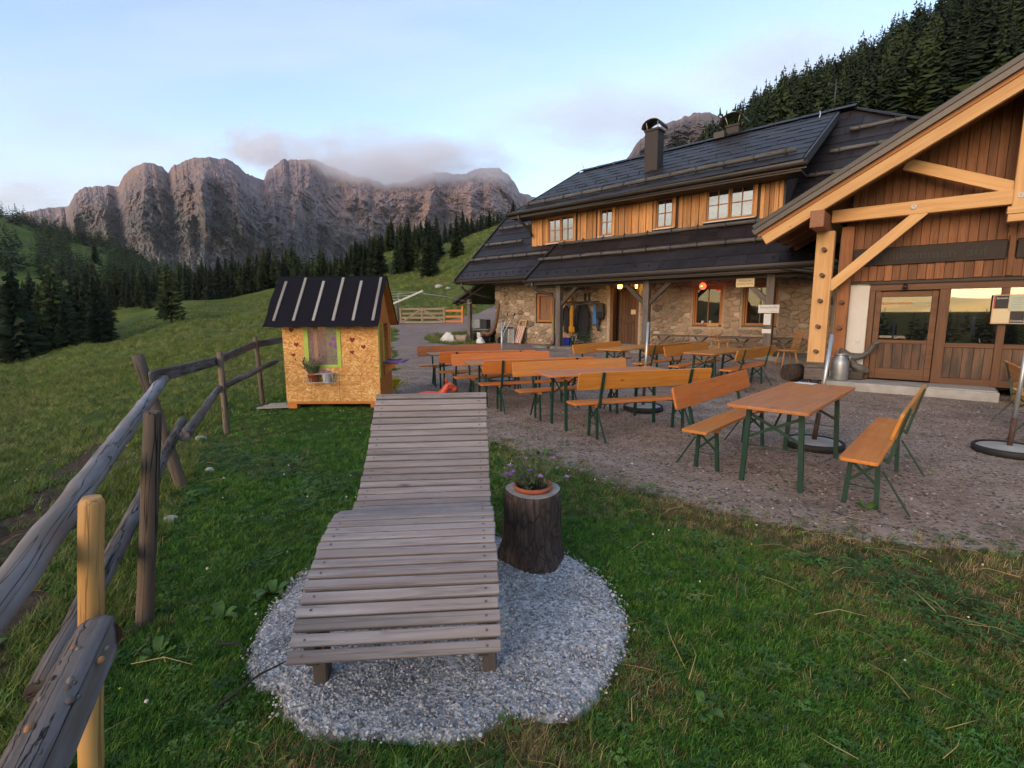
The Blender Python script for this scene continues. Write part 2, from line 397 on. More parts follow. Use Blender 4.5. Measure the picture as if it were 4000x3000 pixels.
# ------------------------------------------------------------------ ground materials
def mat_ground():
    m = M('ground'); v = m.tc()
    n1 = m.noise(v, .9, 6, .6); n2 = m.noise(v, 9, 4, .65); n3 = m.noise(v, 60, 3, .6); nb = m.noise(v, .06, 4, .5)
    green = m.ramp(m.math('ADD', m.math('MULTIPLY', n2, .55), m.math('MULTIPLY', n3, .45)), [(.3, (.014, .026, .005)), (.5, (.034, .064, .010)), (.72, (.070, .110, .018))])
    far = m.attr('far')
    meadow = m.ramp(m.math('ADD', m.math('MULTIPLY', n1, .5), m.math('MULTIPLY', n2, .5)), [(.3, (.034, .054, .010)), (.46, (.078, .112, .016)), (.58, (.118, .152, .024)), (.7, (.165, .180, .042))])
    meadow = m.mix(m.rng(nb, .4, .62), meadow, m.mix(.5, meadow, (.028, .045, .014))); meadow = m.mix(m.rng(m.noise(v, .45, 6, .7), .55, .66), meadow, m.mix(.55, meadow, (.030, .040, .014)))
    green = m.mix(far, green, meadow)
    dryc = m.ramp(n2, [(.3, (.055, .040, .018)), (.7, (.150, .110, .050))])
    dm = m.math('MULTIPLY', m.attr('dry'), m.rng(n2, .25, .6), True)
    c = m.mix(dm, green, dryc)
    # soil
    soil = m.ramp(m.noise(v, 14, 5, .7), [(.3, (.035, .022, .014)), (.6, (.085, .058, .040)), (.8, (.20, .17, .14))])
    c = m.mix(m.rng(m.math('ADD', m.attr('dirt'), m.math('MULTIPLY', m.math('SUBTRACT', n2, .5), .9)), .42, .58), c, soil)
    # gravel
    vo = m.n('ShaderNodeTexVoronoi'); vo.inputs['Scale'].default_value = 46; m.l(v, vo.inputs[0])
    peb = m.n('ShaderNodeSeparateColor'); m.l(vo.outputs['Color'], peb.inputs[0])
    sand = m.ramp(m.noise(v, 1.7, 6, .6), [(.3, (.185, .134, .102)), (.5, (.300, .222, .175)), (.72, (.395, .308, .250))])
    gsp = m.mix(m.rng(peb.outputs[0], .80, .98), sand, (.36, .30, .27)); gsp = m.mix(m.rng(peb.outputs[1], .72, .95), gsp, (.075, .06, .055))
    gsp = m.mix(m.rng(m.noise(v, 3.5, 5, .7), .56, .66), gsp, m.mix(.4, gsp, (.055, .062, .02)))
    track = m.mix(m.rng(m.noise(v, .5, 4), .3, .7), (.175, .135, .13), (.25, .20, .195))
    gsp = m.mix(far, gsp, m.mix(.55, gsp, track))
    gm = m.rng(m.math('ADD', m.attr('gravel'), m.math('MULTIPLY', m.math('SUBTRACT', n2, .5), .55)), .46, .56)
    c = m.mix(gm, c, gsp)
    bh = m.math('ADD', m.math('MULTIPLY', n3, .5), m.math('MULTIPLY', m.noise(v, 160, 2), .5))
    bh2 = m.math('ADD', bh, m.math('MULTIPLY', n2, 1.5)); m.bump(bh2, .55, .03)
    m.set(c, .95, 0, .12)
mat_ground()
def mat_pad():
    m = M('pad_gravel'); v = m.tc()
    vo = m.n('ShaderNodeTexVoronoi'); vo.inputs['Scale'].default_value = 62; m.l(v, vo.inputs[0])
    s = m.n('ShaderNodeSeparateColor'); m.l(vo.outputs['Color'], s.inputs[0])
    c = m.ramp(s.outputs[0], [(.05, (.16, .165, .18)), (.35, (.34, .345, .37)), (.8, (.52, .525, .55)), (.96, (.68, .68, .7))])
    n = m.noise(v, 4.5, 5, .6); c = m.mix(m.rng(n, .35, .7), c, m.mix(.45, c, (.24, .24, .255)))
    c = m.mix(m.rng(m.noise(v, 28, 4, .7), .60, .70), c, (.10, .10, .105))
    m.bump(m.math('ADD', vo.outputs['Distance'], m.noise(v, 90, 3)), .8, .012); m.set(c, .9, 0, .25)
mat_pad()
plain('concrete', (.33, .31, .28), .85, var=.25, scale=3.5, bump=.2)
plain('slab_old', (.17, .155, .135), .9, var=.4, scale=5, bump=.4)

# ------------------------------------------------------------------ ground sheet (polar grid round the camera)
def build_ground():
    ths = np.concatenate([np.arange(-180, -62, 4.), np.arange(-62, 62, .45), np.arange(62, 180, 4.)])
    rs = np.concatenate([[.35], np.geomspace(.6, 30, 120), np.geomspace(31, 900, 80), [1600, 3000, 5000]])
    T, Rr = np.meshgrid(np.radians(ths), rs); X = Rr * np.sin(T); Y = Rr * np.cos(T)
    Z = H(X, Y); far = np.clip((Rr - 900) / 600, 0, 1); Z = Z * (1 - far) + (-30) * far
    nt_, nr = len(ths), len(rs)
    V = np.stack([X, Y, Z], -1).reshape(-1, 3); V = np.vstack([V, [[0, 0, Hz(0, 0)]]])
    F = []
    for i in range(nr - 1):
        for j in range(nt_):
            j2 = (j + 1) % nt_; F.append((i * nt_ + j, i * nt_ + j2, (i + 1) * nt_ + j2, (i + 1) * nt_ + j))
    F += [(len(V) - 1, (j + 1) % nt_, j) for j in range(nt_)]
    me = bpy.data.meshes.new('ground'); me.from_pydata(V.tolist(), [], F); me.polygons.foreach_set('use_smooth', [True] * len(F))
    gx, gy = V[:, 0], V[:, 1]; gd = gravel_d(gx, gy)
    def at(n, a): me.attributes.new(n, 'FLOAT', 'POINT').data.foreach_set('value', np.asarray(a, np.float32))
    at('gravel', sstep(gd, .45, -.45)); at('dry', dry_f(gx, gy))
    dd = sd_poly(gx, gy, DIRT) + (fbm(gx * 1.3, gy * 1.3, 15, 4) - .5) * .7
    at('dirt', sstep(dd, .3, -.3) * .95); at('far', sstep(np.hypot(gx, gy), 9, 26))
    o = link('ground', me, 'ground'); o['kind'] = 'structure'; o['label'] = 'alpine meadow and gravel yard round the hut'
build_ground()

def build_pad():
    P = np.array(PAD); c = P.mean(0); n = 160
    t = np.linspace(0, len(P), n, endpoint=False); i = t.astype(int); f = (t - i)[:, None]
    p0, p1, p2, p3 = P[(i - 1) % len(P)], P[i % len(P)], P[(i + 1) % len(P)], P[(i + 2) % len(P)]
    B = .5 * ((2 * p1) + (-p0 + p2) * f + (2 * p0 - 5 * p1 + 4 * p2 - p3) * f ** 2 + (-p0 + 3 * p1 - 3 * p2 + p3) * f ** 3)
    B = B + (np.stack([vn(B[:, 0] * 14, B[:, 1] * 14, 2), vn(B[:, 0] * 14, B[:, 1] * 14, 5)], 1) - .5) * .03
    V = []; rings = [1.03, 1.0, .97, .9, .8, .7, .6, .5, .4, .3, .2, .1]
    for k, q in enumerate(rings):
        pp = c + (B - c) * q; z = H(pp[:, 0], pp[:, 1]) + (-.01 if k == 0 else .012 if k == 1 else .02 + .010 * vn(pp[:, 0] * 9, pp[:, 1] * 9, 8) + .012 * vn(pp[:, 0] * 31, pp[:, 1] * 31, 18))
        V += [(a, b, d) for (a, b), d in zip(pp, z)]
    F = [(k * n + j, k * n + (j + 1) % n, (k + 1) * n + (j + 1) % n, (k + 1) * n + j) for k in range(len(rings) - 1) for j in range(n)]
    F.append(tuple(reversed(range((len(rings) - 1) * n, len(rings) * n))))
    g = G(); g.add(V, F, True); o = g.obj('gravel_pad', 'pad_gravel'); o['kind'] = 'structure'; o['label'] = 'pale grey gravel patch under the wooden lounger'
build_pad()

# ------------------------------------------------------------------ mountains
def mat_rock():
    m = M('rock'); v = m.tc()
    s = m.map((1, 1, .7)); n1 = m.noise(s, .018, 8, .65); n2 = m.noise(v, .05, 7, .7); n3 = m.noise(m.map((1, 1, .5), (0, .5, 0)), .07, 6, .7, .8)
    f = m.math('ADD', m.math('MULTIPLY', n1, .5), m.math('MULTIPLY', n3, .5))
    c = m.ramp(f, [(.30, (.125, .100, .112)), (.45, (.225, .178, .188)), (.56, (.32, .230, .228)), (.72, (.47, .375, .375))])
    c = m.mix(m.rng(m.noise(v, .006, 4, .5), .5, .62), c, m.mix(.6, c, (.36, .24, .185)))  # rose ramp and warm patches carry the evening glow in the rock colour
    c = m.mix(m.rng(n2, .60, .68), c, m.mix(.6, c, (.11, .10, .115)))
    geo = m.n('ShaderNodeNewGeometry'); sp = m.n('ShaderNodeSeparateXYZ'); m.l(geo.outputs['Normal'], sp.inputs[0])
    pz = m.n('ShaderNodeSeparateXYZ'); m.l(v, pz.inputs[0])
    low = m.rng(pz.outputs[2], 330, 150); veg = m.math('MULTIPLY', m.rng(m.math('ADD', sp.outputs[2], m.math('MULTIPLY', m.math('SUBTRACT', n2, .5), 1.1)), .62, .82), low, True)
    scr = m.mix(m.rng(m.noise(v, .03, 6, .7), .42, .6), (.085, .085, .088), (.19, .182, .185)); c = m.mix(m.math('MULTIPLY', m.rng(m.math('ADD', pz.outputs[2], m.math('MULTIPLY', m.math('SUBTRACT', m.noise(v, .008, 5, .6), .5), 420)), 330, 190), .9), c, scr)
    c = m.mix(m.math('MULTIPLY', veg, .85), c, (.040, .048, .032))
    m.bump(m.math('ADD', m.math('MULTIPLY', n3, 1.2), n2), .8, 6); m.set(c, .95, 0, .1)
mat_rock()
SIL = [(-700, 470), (-300, 468), (40, 474), (100, 463), (150, 455), (190, 453), (197, 440), (206, 428), (216, 419), (245, 415), (272, 411), (298, 411), (303, 402), (312, 390), (330, 377), (352, 369), (374, 368), (392, 374), (402, 387), (414, 375), (430, 366), (455, 359), (490, 357), (520, 360), (540, 371), (556, 384), (578, 398), (597, 404),
       (604, 389), (622, 374), (640, 365), (665, 364), (690, 362), (715, 366), (740, 378), (770, 390), (810, 402), (850, 412), (880, 410), (915, 400), (950, 389), (985, 391), (1015, 392), (1035, 383), (1055, 380), (1078, 381), (1100, 392), (1114, 409), (1124, 430), (1150, 437), (1200, 446), (1290, 440), (1340, 370), (1364, 334), (1385, 315), (1402, 306), (1430, 296), (1455, 286), (1480, 277), (1505, 276), (1530, 284), (1560, 312), (1620, 345), (2300, 340), (3000, 340)]
DEP = [(-700, 1800), (180, 1800), (196, 1500), (290, 1520), (310, 1430), (360, 1400), (388, 1450), (400, 1460), (412, 1400), (490, 1360), (520, 1400), (640, 1760), (740, 1980), (900, 2050), (1000, 2100), (1060, 2000), (1120, 2250), (1250, 2200), (1370, 900), (1530, 820), (3000, 900)]
BASE = [(-700, 620), (100, 630), (300, 640), (600, 650), (800, 640), (1000, 610), (1150, 590), (1300, 540), (1400, 420), (1600, 380), (3000, 380)]
def build_mountain():
    px = np.concatenate([np.arange(-700, 60, 20.), np.arange(60, 1180, 1.6), np.arange(1180, 1345, 9), np.arange(1345, 1560, 2.5), np.arange(1560, 3000, 40)])
    sil = np.interp(px, *zip(*SIL)); dep = np.interp(px, *zip(*DEP)); bas = np.interp(px, *zip(*BASE))
    sil = sil - (fbm(px * .12, px * 0 + 3, 4, 5, .6) - .5) * 9 - (fbm(px * .02, px * 0 + 9, 14, 2) - .5) * 4
    t = np.concatenate([np.linspace(0, 1, 170), [1.04, 1.12, 1.3]])
    PX, T = np.meshgrid(px, t); S = np.interp(PX, px, sil); D = np.interp(PX - 125 * (1 - np.clip(T, 0, 1)) * np.clip((PX - 400) / 60, 0, 1) * np.clip((860 - PX) / 80, 0, 1), *zip(*DEP)); Bs = np.interp(PX, px, bas)
    tt = np.clip(T, 0, 1)
    Ds = np.mean([np.interp(PX + o_, *zip(*DEP)) for o_ in range(-180, 181, 30)], 0); D = Ds + (D - Ds) * sstep(tt, .12, .62)
    y = Bs + (S - Bs) * tt
    # talus below, cliff band, rounded summit
    prof = .42 * sstep(tt, 0, .42) + .14 * np.clip((tt - .3) / .5, 0, 1) + .34 * np.clip((tt - .80) / .20, 0, 1) ** 1.6
    d = D * (.62 + .38 * prof / .9)
    az = (PX - 1106) / 1060
    cliff = sstep(tt, .18, .42)
    but = fbm(PX * .012 + tt * .6, tt * 1.3, 31, 3) - .5                       # buttresses
    gul = fbm(PX * .045 - tt * .9, tt * 2.2, 51, 4, ridged=True) - .5           # gullies
    led = fbm(PX * .02, tt * 14 + PX * .01, 71, 4) - .5                        # ledges
    fine = fbm(PX * .16, tt * 26, 91, 4) - .5
    k = np.where(T <= 1, 1, 0) * (1 - sstep(tt, .93, 1) * .6)
    q = PX + 14 * (fbm(PX * .03, tt * 5, 201, 3) - .5)
    arete = facet(q * .022 - tt * 1.1, tt * .9 + q * .003, 301, 2, .45) - .5
    face = facet(q * .050 + tt * 2.4, tt * 9.0 - q * .016, 331, 6, .62) - .5
    ledge = facet(q * .028, tt * 17 + q * .040, 361, 4, .6) - .5
    chip = facet(q * .22, tt * 50 - q * .05, 391, 4, .65) - .5
    d = d + k * D * (.10 * but - .085 * arete * (.3 + .7 * cliff) - .036 * face * (.45 + .55 * cliff) + .026 * ledge * (.4 + .6 * cliff) - .015 * chip)
    # back side
    back = np.clip(T - 1, 0, 1); d = d + back * D * 1.2
    Z = CAM_H + (677 - y) / 1060 * d
    Z = np.where(T > 1, Z - back * D * .35, Z)
    X = az * d
    V = np.stack([X, d, Z], -1).reshape(-1, 3); n = len(px)
    F = [(i * n + j, i * n + j + 1, (i + 1) * n + j + 1, (i + 1) * n + j) for i in range(len(t) - 1) for j in range(n - 1)]
    me = bpy.data.meshes.new('mountain'); me.from_pydata(V.tolist(), [], F); me.polygons.foreach_set('use_smooth', [False] * len(F))
    o = link('mountain', me, 'rock'); o['kind'] = 'structure'; o['label'] = 'grey limestone massif beyond the forest, evening rose tinted into its colour'
build_mountain()

# ------------------------------------------------------------------ cloud on the summits
def mat_cloud(name, dens, color, seed, sc_=3.2):
    m = M(name); m.t.nodes.remove(m.b)
    pv = m.n('ShaderNodeVolumePrincipled'); pv.inputs['Color'].default_value = (*color, 1); pv.inputs['Anisotropy'].default_value = .1
    v = m.tc()
    ln = m.n('ShaderNodeVectorMath', operation='LENGTH'); m.l(v, ln.inputs[0])
    mp = m.map((1, 1, .55)); mp.node.inputs['Location'].default_value = (seed, seed * .7, 0)
    n = m.noise(mp, sc_, 6, .58)
    f = m.math('SUBTRACT', m.math('MULTIPLY', n, 1.9), m.math('ADD', ln.outputs['Value'], .10))
    m.l(m.math('MULTIPLY', m.rng(f, .0, .55), dens), pv.inputs['Density']); m.l(pv.outputs[0], m.out.inputs['Volume'])
mat_cloud('summit_cloud', .010, (.99, .95, .965), 2.3); mat_cloud('bank_cloud', .0028, (.99, .96, .975), 5.1, 2.4)
def cloud(label, px, py, dep_, sx, sz, sy, mat):
    g = G(); bm = bmesh.new(); bmesh.ops.create_icosphere(bm, subdivisions=2, radius=1.25); me = bpy.data.meshes.new('cloud'); bm.to_mesh(me); bm.free()
    o = link('cloud', me, mat, None, ((px - 1106) / 1060 * dep_, dep_, CAM_H + (677 - py) / 1060 * dep_)); o.scale = (sx, sy, sz)
    tag(o, label, 'cloud', kind='stuff'); return o
cloud('pink grey cloud cap lying over the saddle of the mountain', 870, 378, 1850, 560, 120, 260, 'summit_cloud')
cloud('grey lilac cloud bank behind the lodge roof', 1330, 292, 2600, 760, 170, 380, 'bank_cloud')
cloud('thin grey cloud bank low over the valley at the far edge', 40, 440, 2700, 620, 110, 300, 'bank_cloud')
cloud('thin cloud trailing over the wooded skyline', 1680, 190, 2700, 640, 220, 300, 'bank_cloud')
cloud('grey cloud shred behind the left shoulder of the middle peak', 610, 345, 2150, 230, 95, 200, 'summit_cloud')
# ------------------------------------------------------------------ conifers
def mat_leaf(name, a, b, rough=.8, amt=.25):
    m = M(name); n = m.math('ADD', m.math('MULTIPLY', m.noise(m.map(rand=50.), 1.6, 4, .7), .5), m.math('MULTIPLY', m.noise(m.map(), .16, 3, .8), .5)); c = m.ramp(n, [(.34, a), (.64, b)]); c = m.tint(c, amt, .012)
    m.set(c, rough, 0, .15)
mat_leaf('spruce_needles', (.006, .012, .006), (.026, .040, .017))
mat_leaf('larch_needles', (.016, .026, .009), (.058, .076, .026))
plain('tree_bark', (.06, .045, .035), .95, var=.4, scale=6)
def conifer_mesh(seed, levels, per, h=1., rad=.17, kind='spruce', sub=2):
    """unit-height crown: whorls of drooping, feathered branches"""
    rg = random.Random(seed); g = G()
    lo = .07 if kind == 'spruce' else .16
    for i in range(levels):
        t = i / (levels - 1); z = lo + (.985 - lo) * t ** .92
        env = rad * (1 - t) ** (.82 if kind == 'spruce' else .7) * (.65 + .35 * min(1, (t + .08) / .18)) + .006
        for k in range(max(3, int(per * (1 - .55 * t)))):
            a = rg.uniform(0, 2 * math.pi); L = env * rg.choice((rg.uniform(.35, .8), rg.uniform(.7, 1.05), rg.uniform(.9, 1.3))); droop = rg.uniform(.12, .38) * L if kind == 'spruce' else rg.uniform(-.05, .2) * L
            zz_ = max(lo * .8, z + rg.uniform(-.035, .03) * (1.1 - .8 * t)); ca, sa = math.cos(a), math.sin(a); wd = L * rg.uniform(.16, .27)
            p0 = Vector((ca * .004, sa * .004, zz_ + .012)); p1 = Vector((ca * L * .55, sa * L * .55, zz_ - droop * .4)); p2 = Vector((ca * L, sa * L, zz_ - droop))
            s_ = Vector((-sa, ca, 0)) * wd; dn = Vector((0, 0, -.02 - .10 * L))
            if sub >= 2:
                g.add([p0, p1 + s_ + dn, p2, p1 - s_ + dn, p1], [(0, 1, 4), (1, 2, 4), (2, 3, 4), (3, 0, 4)])
                q = p1 * .45 + p2 * .55; e = Vector((0, 0, -.05 * rg.uniform(.5, 1.3) * (1.3 - t)))
                g.add([p1 + e * .6 + s_ * .3, p2 + e * .5, q + e], [(0, 1, 2)])
            else: g.add([p0, p1 + s_ + dn, p2, p1 - s_ + dn], [(0, 1, 2), (0, 2, 3)])
    g.add([(.012, 0, .93), (-.008, .01, .93), (-.006, -.01, .93), (0, 0, 1.01)], [(0, 1, 3), (1, 2, 3), (2, 0, 3)])
    return g
CROWN = {}; TRUNK = {}
for kd, n_ in (('spruce', 4), ('larch', 3)):
    for k in range(n_):
        g = conifer_mesh(100 + k + (50 if kd == 'larch' else 0), 36 if kd == 'spruce' else 28, 19 if kd == 'spruce' else 16, rad=(.19, .155, .21, .17)[k] if kd == 'spruce' else (.20, .17, .23)[k], kind=kd)
        me = g.me('crown'); me.materials.append(MATS[kd + '_needles']); CROWN[kd, k] = me
        me = G().tube([(0, 0, -.06), (0, 0, .3), (.003, 0, .65), (0, 0, .95)], [.014, .0105, .006, .002], 6).me('trunk'); me.materials.append(MATS['tree_bark']); TRUNK[kd, k] = me
def tree(x, y, h, kd, k, label, group):
    o = thing('spruce_tree' if kd == 'spruce' else 'larch_tree', label, 'tree', (x, y, Hz(x, y) - .1), random.uniform(0, 6.28), group)
    o.scale = (h * random.uniform(.92, 1.1), h * random.uniform(.92, 1.1), h)
    link('trunk', TRUNK[kd, k], None, o); link('crown', CROWN[kd, k], None, o)
    return o
def pxy(px, d): return (px - 1106) / 1060 * d, d
def rk(): return ('spruce', random.randrange(4)) if random.random() < .68 else ('larch', random.randrange(3))
# a few that stand alone, then the treelines
ALONE = [(378, 96, 12.5, 'larch', 0, 'loose larch standing alone in the meadow, left of the playhouse'), (236, 120, 13, 'larch', 1, 'thin larch at the meadow edge, left of the lone larch'), (150, 84, 9.5, 'spruce', 0, 'low dense spruce at the foot of the dark wood, left of the meadow'),
         (95, 86, 7.5, 'spruce', 3, 'small spruce tucked between two dark spruces on the meadow edge'), (45, 80, 17, 'spruce', 2, 'tall black spruce leading the dark wood at the edge of the photo'),
         (232, 330, 17, 'spruce', 1, 'single spruce on the bright green knoll'), (950, 112, 9, 'spruce', 0, 'dark spruce on the hill meadow, left one of the group above the gate'), (992, 100, 8.5, 'spruce', 2, 'broad spruce on the hill meadow straight above the gate'), (1005, 150, 9, 'spruce', 1, 'slim spruce near the top of the hill meadow, close to the lodge eave'), (935, 118, 8, 'larch', 2, 'larch leaning into the spruces on the hill meadow')]
for px_, d_, h_, kd, k, lab in ALONE:
    x, y = pxy(px_, d_); tree(x, y, h_, kd, k, lab, None)
def nth(i): return '%d%s' % (i, 'th' if 10 <= i % 100 <= 20 else {1: 'st', 2: 'nd', 3: 'rd'}.get(i % 10, 'th'))
def row(n, pxa, pxb, da, db, ha, hb, label, group, f=None):
    for i in range(n):
        q = (i + random.random() * .9) / n; px_ = pxa + (pxb - pxa) * q; d_ = random.uniform(da, db)
        if f: d_ = f(px_) * random.uniform(.94, 1.10)
        x, y = pxy(px_, d_); kd, k = rk(); tree(x, y, random.uniform(ha, hb), kd, k, nth(i + 1) + ' ' + label, group)
row(26, -40, 230, 88, 130, 12, 17, 'conifer from the left in the shady wood at the bottom of the meadow', 'conifers of the shady wood below the meadow')
row(70, 240, 660, 165, 215, 9.5, 14.5, 'conifer from the left in the treeline closing the far meadow', 'conifers of the treeline beyond the meadow', lambda p: 178 - (p - 240) * .02)
row(56, 640, 945, 120, 190, 6, 9.5, 'conifer from the left in the wood behind the playhouse roof', 'conifers behind the playhouse', lambda p: (195 - (p - 640) * .27) * random.choice((1, 1, .72)))
row(34, 905, 1125, 165, 230, 5, 8.5, 'conifer from the left along the crest of the hill meadow', 'conifers on the crest of the hill meadow')
row(64, 1400, 2330, 235, 275, 8, 13.5, 'conifer from the left on the wooded skyline above the lodge', 'skyline conifers above the lodge')

def forest(name, label, pts, hmin, hmax, low):
    """many small trees as one mesh (a mass nobody could count)"""
    protos = []
    for s in range(5):
        g = conifer_mesh(300 + s, 11 if low else 19, 7 if low else 9, rad=random.uniform(.15, .24), kind='spruce' if s < 3 else 'larch', sub=1)
        protos.append((np.array([tuple(v) for v in g.v]), [tuple(f) for f in g.f]))
    V = []; F = []; mi = []; off = 0
    x = pts[:, 0]; y = pts[:, 1]; z = H(x, y)
    for i in range(len(pts)):
        pv, pf = protos[random.randrange(5)]; a = random.uniform(0, 6.28); h = random.uniform(hmin, hmax); c, s = math.cos(a), math.sin(a)
        q = np.stack([(pv[:, 0] * c - pv[:, 1] * s) * h * 1.15, (pv[:, 0] * s + pv[:, 1] * c) * h * 1.15, pv[:, 2] * h], 1) + (x[i], y[i], z[i] - .3)
        V.append(q); F += [tuple(k + off for k in f) for f in pf]; mi += [1 if random.random() < .35 else 0] * len(pf); off += len(q)
    me = bpy.data.meshes.new(name); me.from_pydata(np.vstack(V).tolist(), [], F); me.materials.append(MATS['spruce_needles']); me.materials.append(MATS['larch_needles'])
    me.polygons.foreach_set('material_index', mi)
    o = link(name, me); tag(o, label, 'forest', kind='stuff')
def scatter(n, pxa, pxb, da, db, keep=None):
    out_ = []
    while len(out_) < n:
        px_ = random.uniform(pxa, pxb); d_ = math.sqrt(random.uniform(da ** 2, db ** 2)); x, y = pxy(px_, d_)
        if keep is None or keep(px_, d_): out_.append((x, y))
    return np.array(out_)
def meadow_ok(p, d):            # clearings left open
    if 180 < p < 262 and 290 < d < 380: return False
    if p < 110 and 265 < d < 365 and not (40 < p < 75 and d < 300): return False
    return True
forest('forest_hillside', 'dense dark conifer forest on the steep slope behind the lodge', np.vstack([scatter(2300, 1390, 2420, 60, 275, lambda p, d: d > 95 or p > 1500), scatter(700, 1420, 2420, 190, 285)]), 7.5, 13.5, False)
forest('forest_valley', 'dark wooded valley side below the mountain, left of the playhouse', scatter(2600, -120, 720, 215, 640, meadow_ok), 10, 16, True)
forest('forest_middle', 'conifer wood climbing from the meadow toward the mountain foot', scatter(900, 600, 1120, 190, 520), 6.5, 11, True)
# woods behind the camera (seen mirrored in the porch windows)
_b = []
for _ in range(420):
    a = R(random.uniform(120, 300)); r = random.uniform(190, 300); _b.append((r * math.sin(a), r * math.cos(a)))
forest('forest_behind', 'conifer wood across the valley, mirrored in the porch windows', np.array(_b), 11, 15.5, True)
# ------------------------------------------------------------------ lodge materials
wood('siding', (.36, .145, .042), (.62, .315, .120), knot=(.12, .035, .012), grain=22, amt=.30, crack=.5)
wood('porch_siding', (.135, .048, .017), (.27, .108, .040), knot=(.06, .018, .007), grain=22, amt=.32, crack=.4)  # base colour darkened toward the deep shade under the porch gable
wood('larch_new', (.50, .250, .088), (.72, .43, .19), knot=(.20, .075, .025), grain=20, amt=.07)
wood('purlin_wood', (.22, .090, .050), (.32, .140, .080), grain=20, amt=.05)
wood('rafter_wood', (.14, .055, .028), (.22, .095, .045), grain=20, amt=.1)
wood('old_post', (.075, .060, .052), (.165, .135, .118), grain=30, amt=.12, bump=.5, crack=.8)
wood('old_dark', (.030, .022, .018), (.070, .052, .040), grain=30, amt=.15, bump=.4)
wood('door_wood', (.045, .022, .012), (.115, .055, .028), grain=24, amt=.18)
wood('frame_brown', (.085, .036, .016), (.175, .080, .036), grain=24, amt=.08)
wood('panel_weathered', (.080, .040, .022), (.200, .105, .058), grain=24, amt=.2, weather=(.055, .035, .025))
wood('casing_orange', (.26, .095, .026), (.42, .180, .060), grain=22, amt=.08)
wood('log_grey', (.060, .055, .050), (.165, .150, .136), grain=20, amt=.12, bump=.5, weather=(.09, .08, .072), crack=.7)
m = M('roof_tile'); n = m.noise(m.map(rand=20.), 3, 4); m.set(m.tint(m.mix(m.rng(n, .3, .7), (.014, .011, .012), (.028, .022, .023)), .25), .52, 0, .35); m.bump(m.noise(m.map(), 60, 3), .15, .002)
plain('roof_metal', (.030, .025, .024), .45, 0., .5, .2)
plain('chimney_sheet', (.034, .026, .023), .6, 0., .4, .15); plain('gutter_metal', (.060, .050, .046), .42, .3, .5, .15)
plain('mortar', (.36, .285, .215), .95, var=.22, scale=12, bump=.5)
def mat_stone():
    m = M('field_stone'); oi = m.n('ShaderNodeObjectInfo')
    base = m.ramp(oi.outputs['Random'], [(0., (.44, .33, .24)), (.2, (.50, .385, .285)), (.38, (.37, .28, .205)), (.5, (.39, .21, .16)), (.58, (.48, .37, .28)), (.72, (.22, .172, .128)), (.80, (.53, .42, .32)), (.93, (.15, .12, .092)), (1., (.42, .25, .185))])
    base.node.color_ramp.interpolation = 'CONSTANT'
    n = m.noise(m.map(rand=30.), 7, 6, .7); c = m.mix(m.rng(n, .3, .72), m.mix(.45, base, (.12, .09, .07)), base); c = m.tint(c, .15)
    c = m.mix(m.rng(m.noise(m.map(rand=3.), 30, 3), .62, .75), c, (.46, .38, .30)); m.bump(n, .8, .03); m.set(c, .92, 0, .2)
mat_stone()
def mat_glass(name, refl, tintc=(.9, .93, .95), rough=.015):
    m = M(name); m.t.nodes.remove(m.b); tr = m.n('ShaderNodeBsdfTransparent'); tr.inputs[0].default_value = (*tintc, 1); gl = m.n('ShaderNodeBsdfGlossy'); gl.inputs['Roughness'].default_value = rough
    lw = m.n('ShaderNodeLayerWeight'); lw.inputs[0].default_value = .35; mx = m.n('ShaderNodeMixShader')
    m.l(m.math('ADD', m.math('MULTIPLY', lw.outputs['Fresnel'], .7), refl, True), mx.inputs[0]); m.l(tr.outputs[0], mx.inputs[1]); m.l(gl.outputs[0], mx.inputs[2]); m.l(mx.outputs[0], m.out.inputs[0])
mat_glass('window_glass', .10); mat_glass('dormer_glass', .34); mat_glass('porch_glass', .16, (.5, .5, .5))
plain('interior_dark', (.012, .010, .009), .9)
plain('curtain_white', (.62, .62, .64), .9, var=.06)
plain('sill_white', (.55, .54, .53), .5)
plain('plaster_white', (.60, .57, .52), .9, var=.05, scale=3)
plain('sign_dark', (.022, .012, .008), .7, var=.3)
plain('sign_letters', (.030, .030, .026), .7)
plain('paper_white', (.62, .61, .60), .8, var=.04); plain('paper_cream', (.62, .50, .31), .8, var=.05); plain('paper_green', (.42, .46, .34), .8, var=.05); plain('paper_black', (.030, .024, .024), .7, var=.2); plain('print_grey', (.16, .16, .17), .8); plain('print_brown', (.12, .07, .03), .8)
plain('red_letter', (.35, .030, .022), .6); plain('grey_letter', (.30, .28, .24), .6); plain('brick_red', (.30, .045, .03), .7)
def emis(name, c, s):
    m = M(name); m.b.inputs['Emission Color'].default_value = (*c, 1); m.b.inputs['Emission Strength'].default_value = s; m.b.inputs['Base Color'].default_value = (*c, 1)
emis('lamp_yellow', (1, .50, .09), 4.0); emis('lamp_red', (1, .06, .02), 1.6); emis('lamp_red_core', (1, .35, .10), 3.5)

